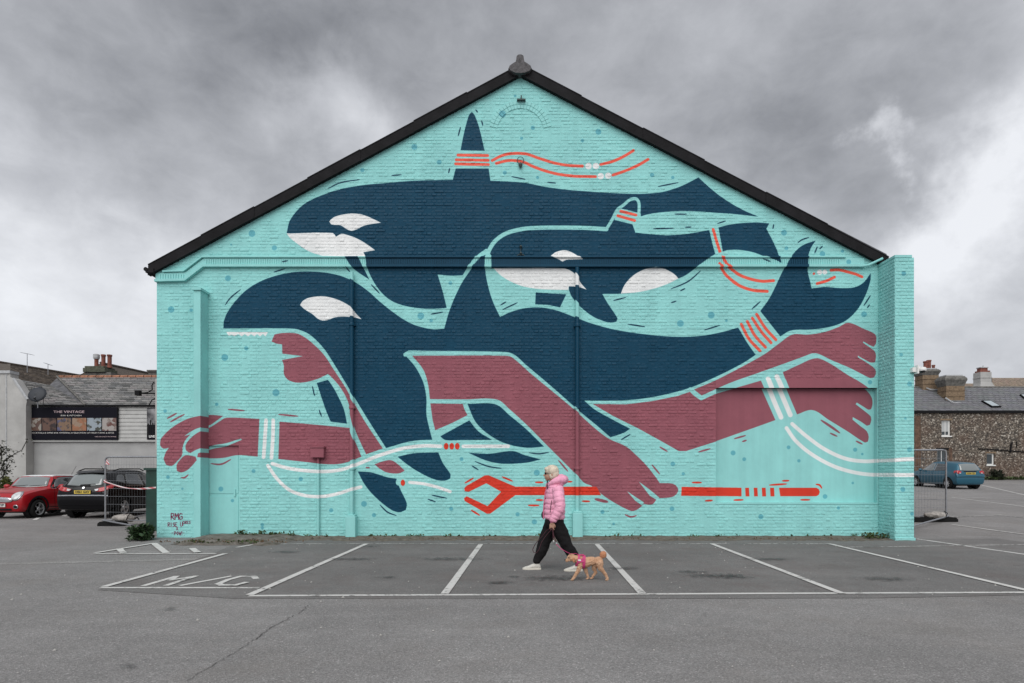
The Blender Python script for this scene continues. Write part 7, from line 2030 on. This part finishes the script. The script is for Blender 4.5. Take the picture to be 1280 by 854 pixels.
d.ell(R3(710.5,697.2), (.022,.026,.022))
NL = -.042; FL_ = .042
# front legs: near one reaching forward, far one under the body
chain(d, [R3(725,706,NL), R3(722.5,712.5,NL), R3(719.0,718.5,NL), R3(715.6,723.4,NL)], [.038,.029,.022,.018]); cap(d, R3(715.8,724.1,NL), R3(713.6,724.5,NL), .015, .012)
chain(d, [R3(730,707,FL_), R3(732.5,712.5,FL_), R3(734.0,718,FL_), R3(735.8,722.2,FL_)], [.036,.027,.020,.017]); cap(d, R3(735.6,723.4,FL_), R3(733.6,724.2,FL_), .013, .011)
# hind legs: thigh, knee forward, hock back
chain(d, [R3(748.8,703,NL), R3(749.6,709.4,NL), R3(754.8,715.2,NL), R3(758.6,722.2,NL)], [.054,.038,.023,.018]); cap(d, R3(759,723.8,NL), R3(756.8,724.4,NL), .015, .012)
chain(d, [R3(745.6,704,FL_), R3(743.0,710.5,FL_), R3(745.0,716.5,FL_), R3(741.4,721.6,FL_)], [.050,.035,.022,.017]); cap(d, R3(741.0,722.9,FL_), R3(738.6,723.7,FL_), .014, .011)
cap(d, R3(750.5,699.4), R3(753.2,694.6), .016, .012)                   # tail root
db = d.build('body', M_FUR, dog); remesh(db, .0055, 1, (.0065, 42))
e = MB()
for sg_ in (-1, 1): e.ell(R3(716.6,700.2,sg_*.043), (.020,.013,.036), 14, 12)
eo = e.build('ear', material('darker ear fur', (.48,.26,.15), .85, col2=(.34,.17,.09), var_scale=22, bump=1, bump_scale=90), dog) if False else None
for sg_ in (-1, 1):
    e = MB(); e.ell(R3(716.8,699.8,sg_*.044), (.021,.013,.037), 14, 12); o = e.build('ear', M_FURR, dog); remesh(o, .006, 1, (.004, 60))
e = MB(); e.ell(R3(753.9,693.4), (.048,.044,.050), 20, 14); o = e.build('tail_tuft', M_FURR, dog); remesh(o, .006, 1, (.008, 38))
e = MB(); e.ell(R3(714.6,694.4), (.040,.036,.026), 18, 12); o = e.build('head_tuft', M_FUR, dog); remesh(o, .006, 1, (.005, 45))
e = MB(); e.ell(R3(706.6,700.0), (.012,.012,.010), 12, 8); e.build('nose', M_BLACKP, dog, smooth=True)
for sg_ in (-1, 1):
    e = MB(); e.ell(R3(710.9,696.9,sg_*.027), (.010,.009,.010), 10, 8); e.build('eye', M_BLACKP, dog, smooth=True)
hz = MB()
def band(px, cz, ry, rz_, w_, tilt=0, py=702.5):
    c = R3(px, py); n_ = 28; prof = [(-w_/2, 0), (-w_/2, .007), (w_/2, .007), (w_/2, 0)]
    vs_ = []
    for i in range(n_):
        a = 2*pi*i/n_
        for dx_, dr_ in prof: vs_.append((c.x+dx_+tilt*sin(a), (ry+dr_)*cos(a), c.z+(rz_+dr_)*sin(a)))
    hz.add(vs_, [(i*4+q, i*4+(q+1)%4, ((i+1)%n_)*4+(q+1)%4, ((i+1)%n_)*4+q) for i in range(n_) for q in range(4)])
band(729.2, 0, .070, .086, .042, .006, 702.6); band(722.0, 0, .062, .076, .026, .020, 700.8)
hz.prism([R3(722,694.4,-.022), R3(730,694.2,-.022), R3(730,694.2,.022), R3(722,694.4,.022)], (0,0,.012))
hz.prism([R3(722,698,-.064), R3(729,697,-.070), R3(729,701.5,-.076), R3(722.5,702.5,-.070)], (0,-.008,0))
hn_o = hz.build('harness', M_HOTP, dog, recalc=True)
hl = MB(); hl.box(-.02,.02,-.004,.004,-.010,.010); o = hl.build('harness_tag', M_WHITEP, dog); o.location = R3(723.6,699.4,-.078)
hl = MB(); hl.lathe([(.010,-.003),(.013,0),(.010,.003)], (0,0,0), 12, 'Y', cap=False); o = hl.build('lead_ring', M_CLIP, dog); o.location = R3(724,693.6)
# pink half of the lead, from the clip to the harness ring
m = MB(); a = Q(693.6,678.2,-.29); bpt = (DR+R3(724,693.4))-PR; midp = DR+R3(713.2,692.0,-.052)-PR
pts = [a, a.lerp(midp,.35)+Vector((0,0,-.022)), a.lerp(midp,.7)+Vector((0,0,-.014)), midp, midp.lerp(bpt,.5)+Vector((0,0,.01)), bpt]
m.tube(pts, .0062, 6, flat=.6); m.build('pink_strap', M_HOTP, ld)
